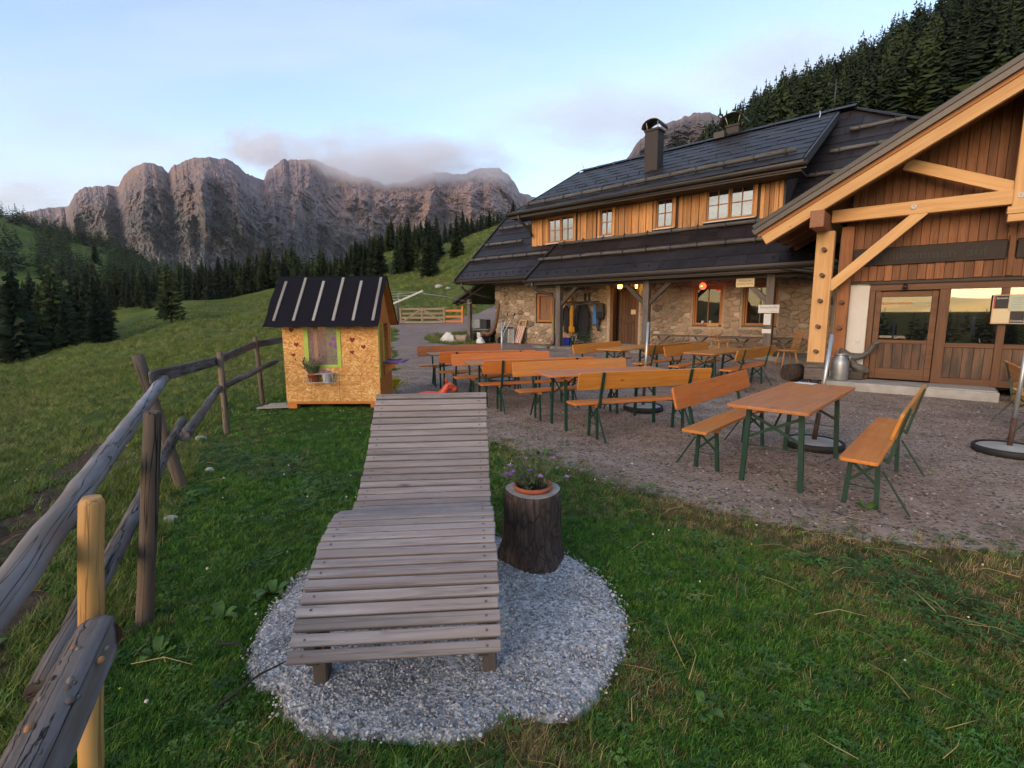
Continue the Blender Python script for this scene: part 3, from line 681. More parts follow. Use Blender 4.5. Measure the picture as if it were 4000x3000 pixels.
LODGE = thing('mountain_lodge', 'stone and larch mountain lodge with dark tiled roof, long dormer and timber porch', 'lodge', HO, HYAW)
def h3(u, n, z): return Vector((u, -n, z))
def part(name, g, mat, parent=None, bevel=0.): return g.obj(name, mat, parent or LODGE, bevel=bevel)
def hb(g, u0, u1, n0, n1, z0, z1): return g.bx(u0, u1, -n1, -n0, z0, z1)
def tz(u): return .014 * (u - 6.5)
MAIN = (1.45, 2.95, .90); LOW = (2.0, 2.78, .735); DORM = (.80, 5.42, .526)
def rz_(pl, n, u=6.5): return pl[1] + pl[2] * (pl[0] - n) + (tz(u) if pl is DORM else 0)
def slab(g, pl, poly, th=.10, off=0.):
    k = len(poly); top = [h3(u, n, rz_(pl, n, u) - off) for u, n in poly]; bot = [p - Vector((0, 0, th)) for p in top]
    g.add(top + bot, [tuple(range(k)), tuple(reversed(range(k, 2 * k)))] + [(i, k + i, k + (i + 1) % k, (i + 1) % k) for i in range(k)])
# --- walls
SW = part('stone_wall', hb(hb(hb(hb(hb(G(), 0, 2.14, -.45, 0, -.1, 2.95), 3.02, 5.52, -.45, 0, -.1, 2.95), 6.62, 8.5, -.45, 0, -.1, 2.95), 9.42, 10.0, -.45, 0, -.1, 2.95), 10.95, 12.75, -.45, 0, -.1, 2.95), 'mortar')
g = G(); hb(g, 2.14, 3.02, -.45, 0, -.1, 1.17); hb(g, 2.14, 3.02, -.45, 0, 2.38, 2.95); hb(g, 5.52, 6.62, -.45, 0, 2.6, 2.95); hb(g, 8.5, 9.42, -.45, 0, -.1, 1.13); hb(g, 8.5, 9.42, -.45, 0, 2.4, 2.95); hb(g, 10.0, 10.95, -.45, 0, -.1, 1.13); hb(g, 10.0, 10.95, -.45, 0, 2.4, 2.95)
hb(g, 0, .45, -8.5, -.45, -.1, 2.95); hb(g, 12.3, 12.75, -8.5, -.45, -.1, 2.95); hb(g, 0.45, 12.3, -8.5, -8.1, -.1, 2.95)
part('wall_infill', g, 'mortar')
g = G(); hb(g, .5, 12.2, -1.6, -1.5, .0, 2.9); part('room_back', g, 'interior_dark')
# gable ends above the stone
g = G()
for u_ in (.0, 12.45):
    pts = [(1.0, 2.95), (-1.95, 5.85), (-6.4, 5.85), (-9.4, 2.95)]
    V = [h3(u_ + d_, n_, z_) for d_ in (0, .3) for n_, z_ in pts]; g.add(V, [(0, 1, 2, 3), (7, 6, 5, 4)] + [(i, (i + 1) % 4, 4 + (i + 1) % 4, 4 + i) for i in range(4)])
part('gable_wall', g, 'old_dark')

# --- field stones (each its own piece)
OPEN = [(2.10, 3.06, 1.12, 2.42), (5.40, 6.70, -.2, 2.72), (8.45, 9.47, 1.06, 2.46), (9.95, 11.0, 1.06, 2.46)]
def clip(poly, a, b, c):                      # keep a*x+b*y<=c
    out_ = []
    for i in range(len(poly)):
        p, q = poly[i], poly[(i + 1) % len(poly)]; dp = a * p[0] + b * p[1] - c; dq = a * q[0] + b * q[1] - c
        if dp <= 0: out_.append(p)
        if dp * dq < 0: t = dp / (dp - dq); out_.append((p[0] + (q[0] - p[0]) * t, p[1] + (q[1] - p[1]) * t))
    return out_
def stones():
    rg = random.Random(5); seeds = []
    U1, Z0, Z1 = 12.3, .22, 2.86; tries = 0
    while tries < 22000:
        tries += 1; u = rg.uniform(.02, U1); z = rg.uniform(Z0, Z1)
        if any(a - .02 < u < b + .02 and c - .02 < z < d + .02 for a, b, c, d in OPEN): continue
        rr = rg.choice((.07, .10, .13, .16, .20, .24)) * (1.05 if u > 6.7 else .92)
        if all(((u - s[0]) * .8) ** 2 + ((z - s[1]) * 1.25) ** 2 > (.5 * (rr + s[2])) ** 2 * 1.75 for s in seeds): seeds.append((u, z, rr))
    made = 0; spare = G()
    for i, (u, z, rr) in enumerate(seeds):
        poly = [(0 if u > .2 else -.03, Z0), (U1, Z0), (U1, Z1), (0 if u > .2 else -.03, Z1)]
        for j, (a, b, r2) in enumerate(seeds):
            if i == j or abs(a - u) > 1.2: continue
            dx, dz = (a - u) * .64, (b - z) * 1.56
            tt = .5 + .12 * (rr - r2) / (rr + r2)
            mx_, mz = u + (a - u) * tt, z + (b - z) * tt
            poly = clip(poly, dx, dz, dx * mx_ + dz * mz)
            if len(poly) < 3: break
        for a, b, c, d in OPEN:
            gaps = [(u - b, (-1, 0, -b)), (a - u, (1, 0, a)), (z - d, (0, -1, -d)), (c - z, (0, 1, c))]
            k = max(gaps, key=lambda q: q[0]); poly = clip(poly, *k[1]) if len(poly) >= 3 else poly
        if len(poly) < 3: continue
        cx = sum(p[0] for p in poly) / len(poly); cz = sum(p[1] for p in poly) / len(poly)
        sh = rg.uniform(.93, .985); poly = [(cx + (p[0] - cx) * sh, cz + (p[1] - cz) * sh) for p in poly]
        for _ in range(1):
            q = []
            for k in range(len(poly)):
                a, b = poly[k], poly[(k + 1) % len(poly)]
                q += [(a[0] * .90 + b[0] * .10, a[1] * .90 + b[1] * .10), (a[0] * .10 + b[0] * .90, a[1] * .10 + b[1] * .90)]
            poly = q
        k = len(poly); dep = rg.uniform(.010, .048); V = []; rag = [rg.uniform(.90, 1.06) for _ in range(k)]
        for sc_, dn in ((1., -.01), (.97, dep * .65), (.84, dep), (.45, dep * 1.15)):
            V += [h3(cx + (p[0] - cx) * sc_ * rag[q] - u, dn + rg.uniform(-.005, .005), cz + (p[1] - cz) * sc_ * rag[q] - z) for q, p in enumerate(poly)]
        V.append(h3(cx - u, dep * 1.15, cz - z))
        F = [(r_ * k + q, r_ * k + (q + 1) % k, (r_ + 1) * k + (q + 1) % k, (r_ + 1) * k + q) for r_ in range(3) for q in range(k)] + [(3 * k + q, 3 * k + (q + 1) % k, 4 * k) for q in range(k)]
        if made < 298: G().add(V, F, True).obj('stone', 'field_stone', SW, loc=h3(u, 0, z)); made += 1
        else: spare.add([p + h3(u, 0, z) for p in V], F, True)
    if spare.v: o = spare.obj('stone_remainder', 'field_stone', SW); o['kind'] = 'stuff'
stones()
# corner quoins
for k, z in enumerate((.35, .82, 1.3, 1.75, 2.15, 2.55)):
    h_ = .40; g = G().bx(-.06, random.uniform(.18, .34), -.05, .3, z, z + h_ * .93); g.obj('quoin', 'field_stone', SW, bevel=.05, seg=2)

# --- main roof
MR = part('main_roof', (lambda g: (slab(g, MAIN, [(-.96, 1.45), (3.3, 1.45), (3.3, 0), (13.7, 0), (13.7, -2.9), (12.0, -4.2), (1.95, -4.2), (-.96, -1.95)], .12, .03), g)[1])(G()), 'roof_metal')
g = G()
B = [h3(1.95, -4.2, 7.99), h3(12.0, -4.2, 7.99), h3(13.7, -5.5, 6.8), h3(13.7, -9.8, 2.9), h3(-.96, -9.8, 2.9), h3(-.96, -6.4, 6.0)]
g.add(B, [tuple(range(6))]); g.add([h3(12, -4.2, 7.99), h3(13.7, -2.9, 6.85), h3(13.7, -5.5, 6.8)], [(0, 1, 2)]); g.add([h3(1.95, -4.2, 7.99), h3(-.96, -6.4, 6.0), h3(-.96, -1.95, 5.98)], [(0, 1, 2)])
part('rear_roof', g, 'roof_metal')
TILE = {}
def tiles(par, pl, u0, u1, ntop, skip=None, wd=.80, ln=.50, nmin=None):
    """big staggered roof plates, one object each"""
    s = pl[2]; ang = math.atan(s); ca, sa = math.cos(ang), math.sin(ang); total = (pl[0] - ntop) / ca; r_ = 0; q = 0.
    while q < total - .05:
        l_ = min(ln, total - q); u = u0 - (wd * .5 if r_ % 2 else 0)
        while u < u1 - .02:
            a, b = max(u, u0), min(u + wd, u1)
            if b - a > .08:
                nm = pl[0] - (q + l_ / 2) * ca
                if not (skip and skip((a + b) / 2, nm)):
                    key = (round(b - a, 2), round(l_, 2))
                    if key not in TILE:
                        g = G(); W, L_ = b - a - .008, l_ + .03
                        g.add([(0, 0, .020), (W, 0, .020), (W, L_, .004), (0, L_, .004), (0, 0, 0), (W, 0, 0), (W, L_, -.010), (0, L_, -.010)], [(0, 1, 2, 3), (0, 4, 5, 1), (1, 5, 6, 2), (0, 3, 7, 4), (2, 6, 7, 3)]); TILE[key] = g.me('tile'); TILE[key].materials.append(MATS['roof_tile'])
                    n_ = pl[0] - q * ca
                    o = link('tile', TILE[key], None, par); o.location = h3(a, n_, rz_(pl, n_, (a + b) / 2) + .012); o.rotation_euler = (ang, random.uniform(-.004, .004), 0)
            u += wd
        q += ln; r_ += 1
tiles(MR, MAIN, -.94, 3.4, -2.0, lambda u, n: (u > 2.05 and n < .1) or (u > 1.5 and n < -1.4))
tiles(MR, MAIN, 11.0, 13.68, -4.1, lambda u, n: (u > 11.75 and n < -4.05 + (u - 11.75) * .76) or n > -.2)
stick('hip_cap', h3(11.9, -4.2, 8.06), h3(13.72, -2.9, 6.93), .22, .06, 'roof_metal', LODGE)
LR = part('lower_roof', (lambda g: (slab(g, LOW, [(3.3, 2.0), (13.0, 2.0), (13.0, .03), (3.3, .03)], .10, .012), g)[1])(G()), 'roof_metal')
tiles(LR, LOW, 3.34, 12.9, .10)
DR = part('dormer_roof', (lambda g: (slab(g, DORM, [(1.45, .8), (11.5, .8), (11.5, -4.2), (1.45, -4.2)], .14, .012), g)[1])(G()), 'roof_metal')
tiles(DR, DORM, 1.5, 11.45, -3.9, wd=.92, ln=.56)
# ridge caps
for i in range(13):
    u = 1.55 + i * .80; z = rz_(DORM, -4.2, u) + .05
    G().add([h3(0, .30, -.12), h3(.78, .30, -.12), h3(.78, 0, .04), h3(0, 0, .04), h3(0, -.3, -.14), h3(.78, -.3, -.14)], [(0, 1, 2, 3), (3, 2, 5, 4)]).obj('ridge_cap', 'roof_tile', DR, loc=h3(u, -4.2, z))
# verge flashings
stick('verge_trim', h3(-.98, 1.5, rz_(MAIN, 1.5) + .02), h3(-.98, -1.95, rz_(MAIN, -1.95) + .02), .05, .14, 'roof_metal', LODGE)
stick('verge_trim', h3(3.27, 2.05, rz_(LOW, 2.05) - .02), h3(3.27, .05, rz_(LOW, .05) - .02), .05, .20, 'roof_metal', LODGE)
stick('verge_trim', h3(1.42, .85, rz_(DORM, .85, 1.4) - .05), h3(1.42, -4.2, rz_(DORM, -4.2, 1.4) - .05), .05, .18, 'roof_metal', LODGE)
stick('verge_trim', h3(11.53, .85, rz_(DORM, .85, 11.5) - .07), h3(11.53, -3.6, rz_(DORM, -3.6, 11.5) - .07), .05, .24, 'roof_metal', LODGE)
# snow logs with brackets
def snow_log(u0, u1, n, pl, r=.060, step=.82):
    p0, p1 = h3(u0, n, rz_(pl, n, u0) + .13), h3(u1, n, rz_(pl, n, u1) + .13)
    o = pole('snow_log', p0, p1, r, r * .93, 'log_grey', LODGE, 10, 8, .12)
    k = int((u1 - u0) / step)
    for i in range(k + 1):
        x = .25 + i * (u1 - u0 - .5) / max(1, k)
        pts = [(x, -.10, -.02 * 0 - .13), (x, -.095, .02), (x, -.03, .088), (x, .04, .07), (x, .08, .0), (x, .13, -.06)]
        G().tube(pts, .017, 5).obj('log_bracket', 'roof_metal', o)
snow_log(3.2, 12.4, 1.17, LOW); snow_log(3.5, 12.2, .33, LOW)
snow_log(-.9, 3.2, .62, MAIN); snow_log(-.75, 1.35, -.15, MAIN); snow_log(-.7, 1.3, -1.02, MAIN)
snow_log(11.95, 13.3, -3.0, MAIN); snow_log(11.6, 13.0, -2.15, MAIN); snow_log(11.2, 12.1, -1.25, MAIN)
snow_log(1.75, 11.2, .22, DORM, .068)
# snow hooks in a row above the eaves
def hooks(pl, u0, u1, n, step, par):
    g = G(); u = u0; ang = math.atan(pl[2])
    while u < u1:
        c = h3(u, n, rz_(pl, n, u)); g.add([c + Vector((-.02, -.05, -.03)), c + Vector((.02, -.05, -.03)), c + Vector((.02, .03, .09)), c + Vector((-.02, .03, .09)), c + Vector((0, -.06, .03))], [(0, 1, 2, 3), (0, 4, 3), (1, 4, 2), (0, 1, 4)]); u += step
    o = part('snow_hooks', g, 'roof_metal', par); o['kind'] = 'stuff'
hooks(MAIN, -.75, 3.2, 1.28, .35, MR); hooks(LOW, 3.6, 12.5, 1.80, .42, LR); hooks(DORM, 1.8, 11.2, -1.3, .45, DR)
for n_ in (.02, -.16, -.34, -.52): hooks(DORM, 2.2 + n_, 11.0, n_, .24, DR)
# gutters and fascias
def gutter(u0, u1, n, z, r=.075):
    g = G(); pr = [(math.cos(a) * r, math.sin(a) * r) for a in np.linspace(math.pi, 2 * math.pi, 8)]
    V = [h3(u, n + y, z + zz_) for u in (u0, u1) for y, zz_ in pr]; k = len(pr)
    g.add(V, [(i, i + 1, k + i + 1, k + i) for i in range(k - 1)], True); g.add(V, [tuple(range(k)), tuple(range(2 * k - 1, k - 1, -1))]); part('gutter', g, 'gutter_metal')
for (u0, u1, n, z) in ((-1.0, 3.25, 1.52, 2.90), (3.2, 12.6, 2.08, 2.72), (1.35, 11.6, .88, 5.38)):
    gutter(u0, u1, n, z)
    hb_ = G(); hb(hb_, u0 + .03, u1 - .03, n - .115, n - .085, z - .12, z + .07); part('fascia', hb_, 'gutter_metal')
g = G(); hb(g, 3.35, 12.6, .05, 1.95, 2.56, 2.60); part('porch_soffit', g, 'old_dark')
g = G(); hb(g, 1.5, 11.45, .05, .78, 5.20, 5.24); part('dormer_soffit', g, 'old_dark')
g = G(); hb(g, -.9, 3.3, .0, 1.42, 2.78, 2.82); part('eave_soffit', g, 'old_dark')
def downpipe(pts): part('downpipe', G().tube([h3(*p) for p in pts], .05, 8), 'gutter_metal')
downpipe([(-.55, 1.5, 2.86), (-.55, 1.5, 2.66), (-.48, 1.35, 2.50), (-.1, .65, 2.28), (-.0, .35, 2.24)])
downpipe([(3.55, 2.05, 2.68), (3.55, 2.02, 2.5), (3.7, 1.85, 2.33), (4.1, 1.62, 2.22), (4.18, 1.58, 2.05), (4.18, 1.58, .55), (4.14, 1.66, .42), (4.05, 1.8, .38)])
downpipe([(1.95, .85, 5.34), (1.95, .82, 5.12), (2.02, .6, 4.98), (2.1, .3, 4.78), (2.12, .2, 4.55)])
downpipe([(11.3, 2.0, 2.7), (11.6, 2.0, 2.62), (12.3, 2.15, 2.5), (12.4, 2.3, 2.4)])

# --- dormer wall of vertical planks, windows
DW = part('dormer_wall', hb(G(), 2.02, 10.92, -.05, .06, 4.1, 5.42), 'old_dark')
UW = [(2.84, 4.02, 2), (5.12, 5.62, 1), (7.21, 7.78, 1), (8.83, 10.18, 2)]
def in_win(u):
    return any(a - .12 < u < b + .12 for a, b, _ in UW)
u = 2.02; k = 0
while u < 10.9:
    w_ = .125 + random.uniform(-.012, .012); c = u + w_ / 2
    if not in_win(c): stick('plank', h3(c, .075 + (.020 if k % 2 else 0), 4.16 + tz(c) + random.uniform(-.01, .01)), h3(c, .075 + (.020 if k % 2 else 0), 5.36 + tz(c)), w_ - .010, .022, 'siding', DW, bevel=.003, upv=(0, 1, 0))
    u += w_; k += 1
for u_ in (2.0, 10.94):   # dormer cheeks
    g = G(); V = [h3(u_ + d_, n_, z_) for d_ in (-.03, .03) for n_, z_ in ((.06, 4.1), (.06, 5.55), (-3.6, 7.7), (-3.8, 7.6))]; g.add(V, [(0, 1, 2, 3), (7, 6, 5, 4)] + [(i, (i + 1) % 4, 4 + (i + 1) % 4, 4 + i) for i in range(4)]); part('dormer_cheek', g, 'old_dark')
def window(u0, u1, z0, z1, n, sashes, casing, frame, bars=(1, 1), curtain=None, sill='sill_white', cw=.09, glass='window_glass'):
    W = part('window', hb(G(), u0 - .02, u1 + .02, n - .20, n - .16, z0 - .02, z1 + .02), 'interior_dark')
    for a, b, c, d in ((u0 - cw, u0, z0 - cw * .4, z1 + cw), (u1, u1 + cw, z0 - cw * .4, z1 + cw)): stick('casing', h3((a + b) / 2, n + .03, c), h3((a + b) / 2, n + .03, d), b - a, .06, casing, W, upv=(0, 1, 0), bevel=.004)
    stick('casing', h3(u0, n + .032, z1 + cw / 2), h3(u1, n + .032, z1 + cw / 2), .06, cw, casing, W, bevel=.004)
    stick('casing', h3(u0, n + .02, z0 - cw * .2), h3(u1, n + .02, z0 - cw * .2), .04, cw * .4, casing, W, bevel=.003)
    sw = (u1 - u0) / sashes
    for s_ in range(sashes):
        a, b = u0 + s_ * sw + .006, u0 + (s_ + 1) * sw - .006; f = .045
        for p, q in ((h3(a + f / 2, n, z0), h3(a + f / 2, n, z1)), (h3(b - f / 2, n, z0), h3(b - f / 2, n, z1))): stick('sash_frame', p, q, f, .05, frame, W, upv=(0, 1, 0), bevel=.003)
        for p, q in ((h3(a + f, n, z0 + f / 2), h3(b - f, n, z0 + f / 2)), (h3(a + f, n, z1 - f / 2), h3(b - f, n, z1 - f / 2))): stick('sash_frame', p, q, .048, f, frame, W, bevel=.003)
        for i in range(bars[0]): x = a + f + (b - a - 2 * f) * (i + 1) / (bars[0] + 1); stick('muntin', h3(x, n + .003, z0 + f), h3(x, n + .003, z1 - f), .022, .03, frame, W, upv=(0, 1, 0), bevel=.002)
        for i in range(bars[1]): z = z0 + f + (z1 - z0 - 2 * f) * (i + 1) / (bars[1] + 1); stick('muntin', h3(a + f, n + .006, z), h3(b - f, n + .006, z), .028, .022, frame, W, bevel=.002)
        G().add([h3(a + f, n - .01, z0 + f), h3(b - f, n - .01, z0 + f), h3(b - f, n - .01, z1 - f), h3(a + f, n - .01, z1 - f)], [(0, 1, 2, 3)]).obj('pane', glass, W)
        if curtain:
            top = z0 + (z1 - z0) * curtain; V = []; k = 16
            for i in range(k + 1): x = a + f + (b - a - 2 * f) * i / k; V += [h3(x, n - .07 + .012 * (i % 2), z0 + f), h3(x, n - .07 + .012 * (i % 2), top + .015 * math.sin(i * 1.3))]
            G().add(V, [(2 * i, 2 * i + 2, 2 * i + 3, 2 * i + 1) for i in range(k)]).obj('curtain', 'curtain_white', W)
    if sill: stick('sill', h3(u0 - .06, n + .06, z0 - .05), h3(u1 + .06, n + .06, z0 - .05), .14, .03, sill, W, bevel=.004)
    return W
for a, b, s_ in UW: window(a, b, 4.30 + tz(a), 5.20 + tz(a), .10, s_, 'siding', 'casing_orange', curtain=.72, glass='dormer_glass')
window(8.55, 9.36, 1.20, 2.33, -.10, 1, 'casing_orange', 'casing_orange', bars=(1, 0), sill='old_post', cw=.07)
window(10.06, 10.88, 1.20, 2.33, -.10, 1, 'casing_orange', 'casing_orange', bars=(1, 0), sill='old_post', cw=.07)
# shuttered window
W = part('shutter_window', hb(G(), 2.14, 3.02, -.22, -.12, 1.17, 2.38), 'frame_brown')
plain('shutter_brown', (.21, .105, .058), .6, var=.06)
hb(G(), 2.33, 2.86, -.11, -.07, 1.33, 2.23).obj('shutter', 'shutter_brown', W, bevel=.004)
for a, b, c, d in ((2.20, 2.33, 1.22, 2.34), (2.86, 2.98, 1.22, 2.34)): stick('casing', h3((a + b) / 2, -.05, c), h3((a + b) / 2, -.05, d), b - a, .09, 'casing_orange', W, upv=(0, 1, 0))
for z in (1.275, 2.285): stick('casing', h3(2.33, -.052, z), h3(2.86, -.052, z), .09, .10, 'casing_orange', W)
G().tube([h3(2.56, -.068, 2.0), h3(2.60, -.066, 2.03), h3(2.62, -.066, 1.98), h3(2.66, -.066, 1.86), h3(2.65, -.066, 1.74), h3(2.60, -.066, 1.60), h3(2.58, -.068, 1.55)], .010, 6).obj('carving', 'print_brown', W)
# door with studded jamb
D = part('door', hb(G(), 5.52, 6.62, -.40, -.36, .35, 2.6), 'interior_dark')
for i in range(6): stick('plank', h3(5.80 + i * .125, -.30, .46), h3(5.80 + i * .125, -.30, 2.45), .12, .05, 'door_wood', D, upv=(0, 1, 0))
stick('jamb', h3(5.585, -.12, .42), h3(5.585, -.12, 2.58), .13, .26, 'frame_brown', D, upv=(0, 1, 0)); stick('jamb', h3(6.575, -.12, .42), h3(6.575, -.12, 2.58), .10, .26, 'frame_brown', D, upv=(0, 1, 0)); stick('lintel', h3(5.52, -.10, 2.52), h3(6.64, -.10, 2.52), .26, .14, 'frame_brown', D)
stick('rail', h3(5.76, -.27, 1.25), h3(6.5, -.27, 1.25), .03, .14, 'door_wood', D)
pole('handle', h3(5.84, -.24, 1.36), h3(5.84, -.24, 1.22), .014, .014, 'roof_metal', D, 6)
hb(G(), 6.22, 6.40, -.255, -.250, 1.52, 1.68).obj('notice', 'paper_cream', D)
stick('threshold', h3(5.55, -.08, .44), h3(6.6, -.08, .44), .3, .08, 'slab_old', D)

# --- posts of the lower roof
for k, (u, zb, mt) in enumerate(((4.35, .36, 'old_post'), (7.63, .48, 'old_post'), (11.1, .50, 'old_post'))):
    stick('post', h3(u, 1.5, zb), h3(u, 1.5, 2.62), .20, .20, mt, LODGE, upv=(0, 1, 0), bevel=.012)
    for s_ in (-1, 1):
        if k == 0 and s_ < 0: continue
        if k == 2 and s_ > 0: continue
        stick('brace', h3(u + s_ * .07, 1.5, 1.86), h3(u + s_ * .78, 1.5, 2.52), .10, .13, 'old_dark' if k < 2 else 'old_post', LODGE, bevel=.01)
    hb(G(), u - .2, u + .2, 1.3, 1.72, zb - .5, zb - .004).obj('post_base', 'slab_old', LODGE, bevel=.03)
stick('beam', h3(3.4, 1.5, 2.54), h3(12.4, 1.5, 2.54), .18, .16, 'old_dark', LODGE)
# apron slab before the wall
o = hb(hb(G(), 3.3, 12.2, 0.02, 1.75, -.2, .42), -.0, 3.3, .02, .9, -.2, .28).obj('stone_apron', 'slab_old', LODGE, bevel=.03)

# --- chimneys, vents, antenna
def chimney(u, n, w_, d_, ztop, s_):
    z0 = rz_(DORM, n, u) - .4
    C_ = hb(G(), u - w_ / 2, u + w_ / 2, n - d_ / 2, n + d_ / 2, z0, ztop).obj('chimney', 'chimney_sheet', LODGE, bevel=.01)
    hb(G(), u - w_ / 2 - .03, u + w_ / 2 + .03, n - d_ / 2 - .03, n + d_ / 2 + .03, ztop - .06, ztop + .02).obj('collar', 'chimney_sheet', C_, bevel=.01)
    k = 12; V = []
    for e in (-1, 1):
        for i in range(k + 1):
            a = math.pi * i / k; V.append(h3(u - math.cos(a) * w_ * .72 * s_, n + e * d_ * .62 * s_, ztop + .10 + math.sin(a) * w_ * .48 * s_ - (.05 if i in (0, k) else 0)))
    F = [(i, i + 1, k + 2 + i, k + 1 + i) for i in range(k)]; o = G().add(V, F, True).obj('cowl', 'roof_metal', C_)
    md = o.modifiers.new('t', 'SOLIDIFY'); md.thickness = .02
    for e in (-1, 1):
        for f in (-1, 1): pole('cowl_leg', h3(u + e * w_ * .36, n + f * d_ * .36, ztop), h3(u + e * w_ * .45 * s_, n + f * d_ * .45 * s_, ztop + .26 * s_), .012, .012, 'sill_white', C_, 6)
chimney(6.25, -1.6, .50, .50, 7.98, 1.0); chimney(8.05, -4.6, .46, .5, 8.5, 1.35)
hb(G(), 7.55, 7.95, -4.2, -3.8, 7.95, 8.2).obj('roof_vent', 'roof_metal', LODGE, bevel=.02)
pole('antenna', h3(11.3, -4.2, 8.1), h3(11.3, -4.2, 9.1), .022, .016, 'gutter_metal', LODGE, 6)
G().tube([h3(10.95, -3.9, 8.12), h3(11.0, -3.75, 7.98), h3(11.02, -3.5, 7.80)], .016, 6).obj('lightning_rod', 'sill_white', LODGE)
G().tube([h3(1.75, -4.1, 8.02), h3(1.72, -4.0, 8.2), h3(1.72, -4.0, 8.34)], .012, 6).obj('lightning_rod', 'sill_white', LODGE)

# --- lean-to shed at the gable end
SH = part('shed_roof', (lambda g: (g.add([h3(.1, .9, 2.98), h3(-1.85, .9, 2.10), h3(-1.85, -4, 2.10), h3(.1, -4, 2.98)] + [h3(.1, .9, 2.88), h3(-1.85, .9, 2.0), h3(-1.85, -4, 2.0), h3(.1, -4, 2.88)], [(0, 1, 2, 3), (7, 6, 5, 4), (0, 4, 5, 1), (1, 5, 6, 2), (2, 6, 7, 3), (3, 7, 4, 0)]), g)[1])(G()), 'roof_metal')
stick('shed_post', h3(-1.08, .55, .15), h3(-1.08, .55, 2.2), .16, .16, 'old_post', LODGE, upv=(0, 1, 0)); stick('shed_beam', h3(-1.85, .6, 1.98), h3(.05, .6, 2.82), .12, .14, 'old_dark', LODGE)
stick('shed_post', h3(-1.08, -3.6, .1), h3(-1.08, -3.6, 2.2), .16, .16, 'old_post', LODGE, upv=(0, 1, 0))
for i in range(12): stick('slat', h3(-1.02 + i * .088, -1.9, .35), h3(-1.02 + i * .088, -1.9, 1.85 + random.uniform(-.1, .12)), .055, .025, 'log_grey', LODGE, upv=(0, 1, 0))
# ------------------------------------------------------------------ entrance porch (projecting gable)
NW, NPOST, NV, UR, ZR = 3.25, 3.72, 4.5, 15.38, 5.50      # wall plane, post plane, verge plane, ridge
SL = .572
def pz(u): return ZR - abs(u - UR) * SL
PR = part('porch_roof', (lambda g: ([g.add([h3(UR, NV, ZR + .06), h3(UR + s * 3.95, NV, pz(UR + s * 3.95) + .06), h3(UR + s * 3.95, -1.6, pz(UR + s * 3.95) + .06), h3(UR, -3.4, ZR + .06)] + [h3(UR, NV, ZR - .02), h3(UR + s * 3.95, NV, pz(UR + s * 3.95) - .02), h3(UR + s * 3.95, -1.6, pz(UR + s * 3.95) - .02), h3(UR, -3.4, ZR - .02)], [(0, 1, 2, 3), (7, 6, 5, 4), (0, 4, 5, 1), (1, 5, 6, 2), (2, 6, 7, 3), (3, 7, 4, 0)]) for s in (-1, 1)], g)[1])(G()), 'roof_metal')
for s in (-1, 1):
    stick('verge_cap', h3(UR, NV + .03, ZR + .10), h3(UR + s * 4.0, NV + .03, pz(UR + s * 4.0) + .10), .08, .09, 'roof_metal', PR)
    stick('verge_trim', h3(UR, NV + .03, ZR - .0), h3(UR + s * 4.0, NV + .03, pz(UR + s * 4.0) - .0), .04, .12, 'gutter_metal', PR)
    stick('verge_board', h3(UR - s * .0, NV - .05, ZR - .10), h3(UR + s * 3.93, NV - .05, pz(UR + s * 3.93) - .10), .04, .08, 'casing_orange', PR)
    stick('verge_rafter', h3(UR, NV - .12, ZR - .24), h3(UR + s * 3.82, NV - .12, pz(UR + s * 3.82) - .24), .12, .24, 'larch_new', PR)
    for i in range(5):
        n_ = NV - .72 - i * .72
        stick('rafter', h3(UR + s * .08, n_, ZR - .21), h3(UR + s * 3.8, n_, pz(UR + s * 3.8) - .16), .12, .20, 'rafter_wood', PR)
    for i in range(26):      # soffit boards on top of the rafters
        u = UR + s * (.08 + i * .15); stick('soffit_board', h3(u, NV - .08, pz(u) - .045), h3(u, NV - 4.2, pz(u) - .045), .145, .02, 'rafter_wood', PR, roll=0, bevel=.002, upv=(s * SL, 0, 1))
# purlins
for u, z in ((12.52, 3.36), (UR + (UR - 12.52), 3.36)): stick('purlin', h3(u, NV + .02, z), h3(u, -1.0, z), .24, .32, 'purlin_wood', LODGE, bevel=.01)
stick('ridge_purlin', h3(UR, NV + .02, ZR - .36), h3(UR, -1.0, ZR - .36), .22, .26, 'purlin_wood', LODGE, bevel=.01)
# posts with climbing pegs
plain('peg_wood', (.115, .062, .036), .7, var=.2)
for u in (12.58, UR * 2 - 12.58):
    P_ = stick('porch_post', h3(u, NPOST, .32), h3(u, NPOST, 3.2), .32, .18, 'larch_new', LODGE, upv=(0, 1, 0), bevel=.008)
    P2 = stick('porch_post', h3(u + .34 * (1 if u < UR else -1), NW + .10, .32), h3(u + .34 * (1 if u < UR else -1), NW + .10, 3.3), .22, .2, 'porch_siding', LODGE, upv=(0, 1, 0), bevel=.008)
    hb(G(), u - .18, u + .18, NPOST - .14, NPOST + .13, .40, .52).obj('post_block', 'old_post', LODGE, bevel=.008); hb(G(), u - .185, u + .185, NPOST - .15, NPOST + .14, .15, .395).obj('post_block', 'old_post', LODGE, bevel=.008)
    for du in (-.1, .1): pole('post_foot', h3(u + du, NPOST, -.05), h3(u + du, NPOST, .16), .04, .04, 'gutter_metal', LODGE, 10)
    for k, z in enumerate((.73, 1.25, 1.78, 2.30, 2.81)):
        o = pole('peg', h3(u + .03, NPOST - .05, z - .02), h3(u - .0, NPOST + .20, z + .03), .042, .040, 'peg_wood', LODGE, 12)
        if k < 4: pole('peg', h3(u + .36 * (1 if u < UR else -1), NW + .1, z - .05), h3(u + .34 * (1 if u < UR else -1), NW + .32, z), .040, .040, 'peg_wood', LODGE, 12)
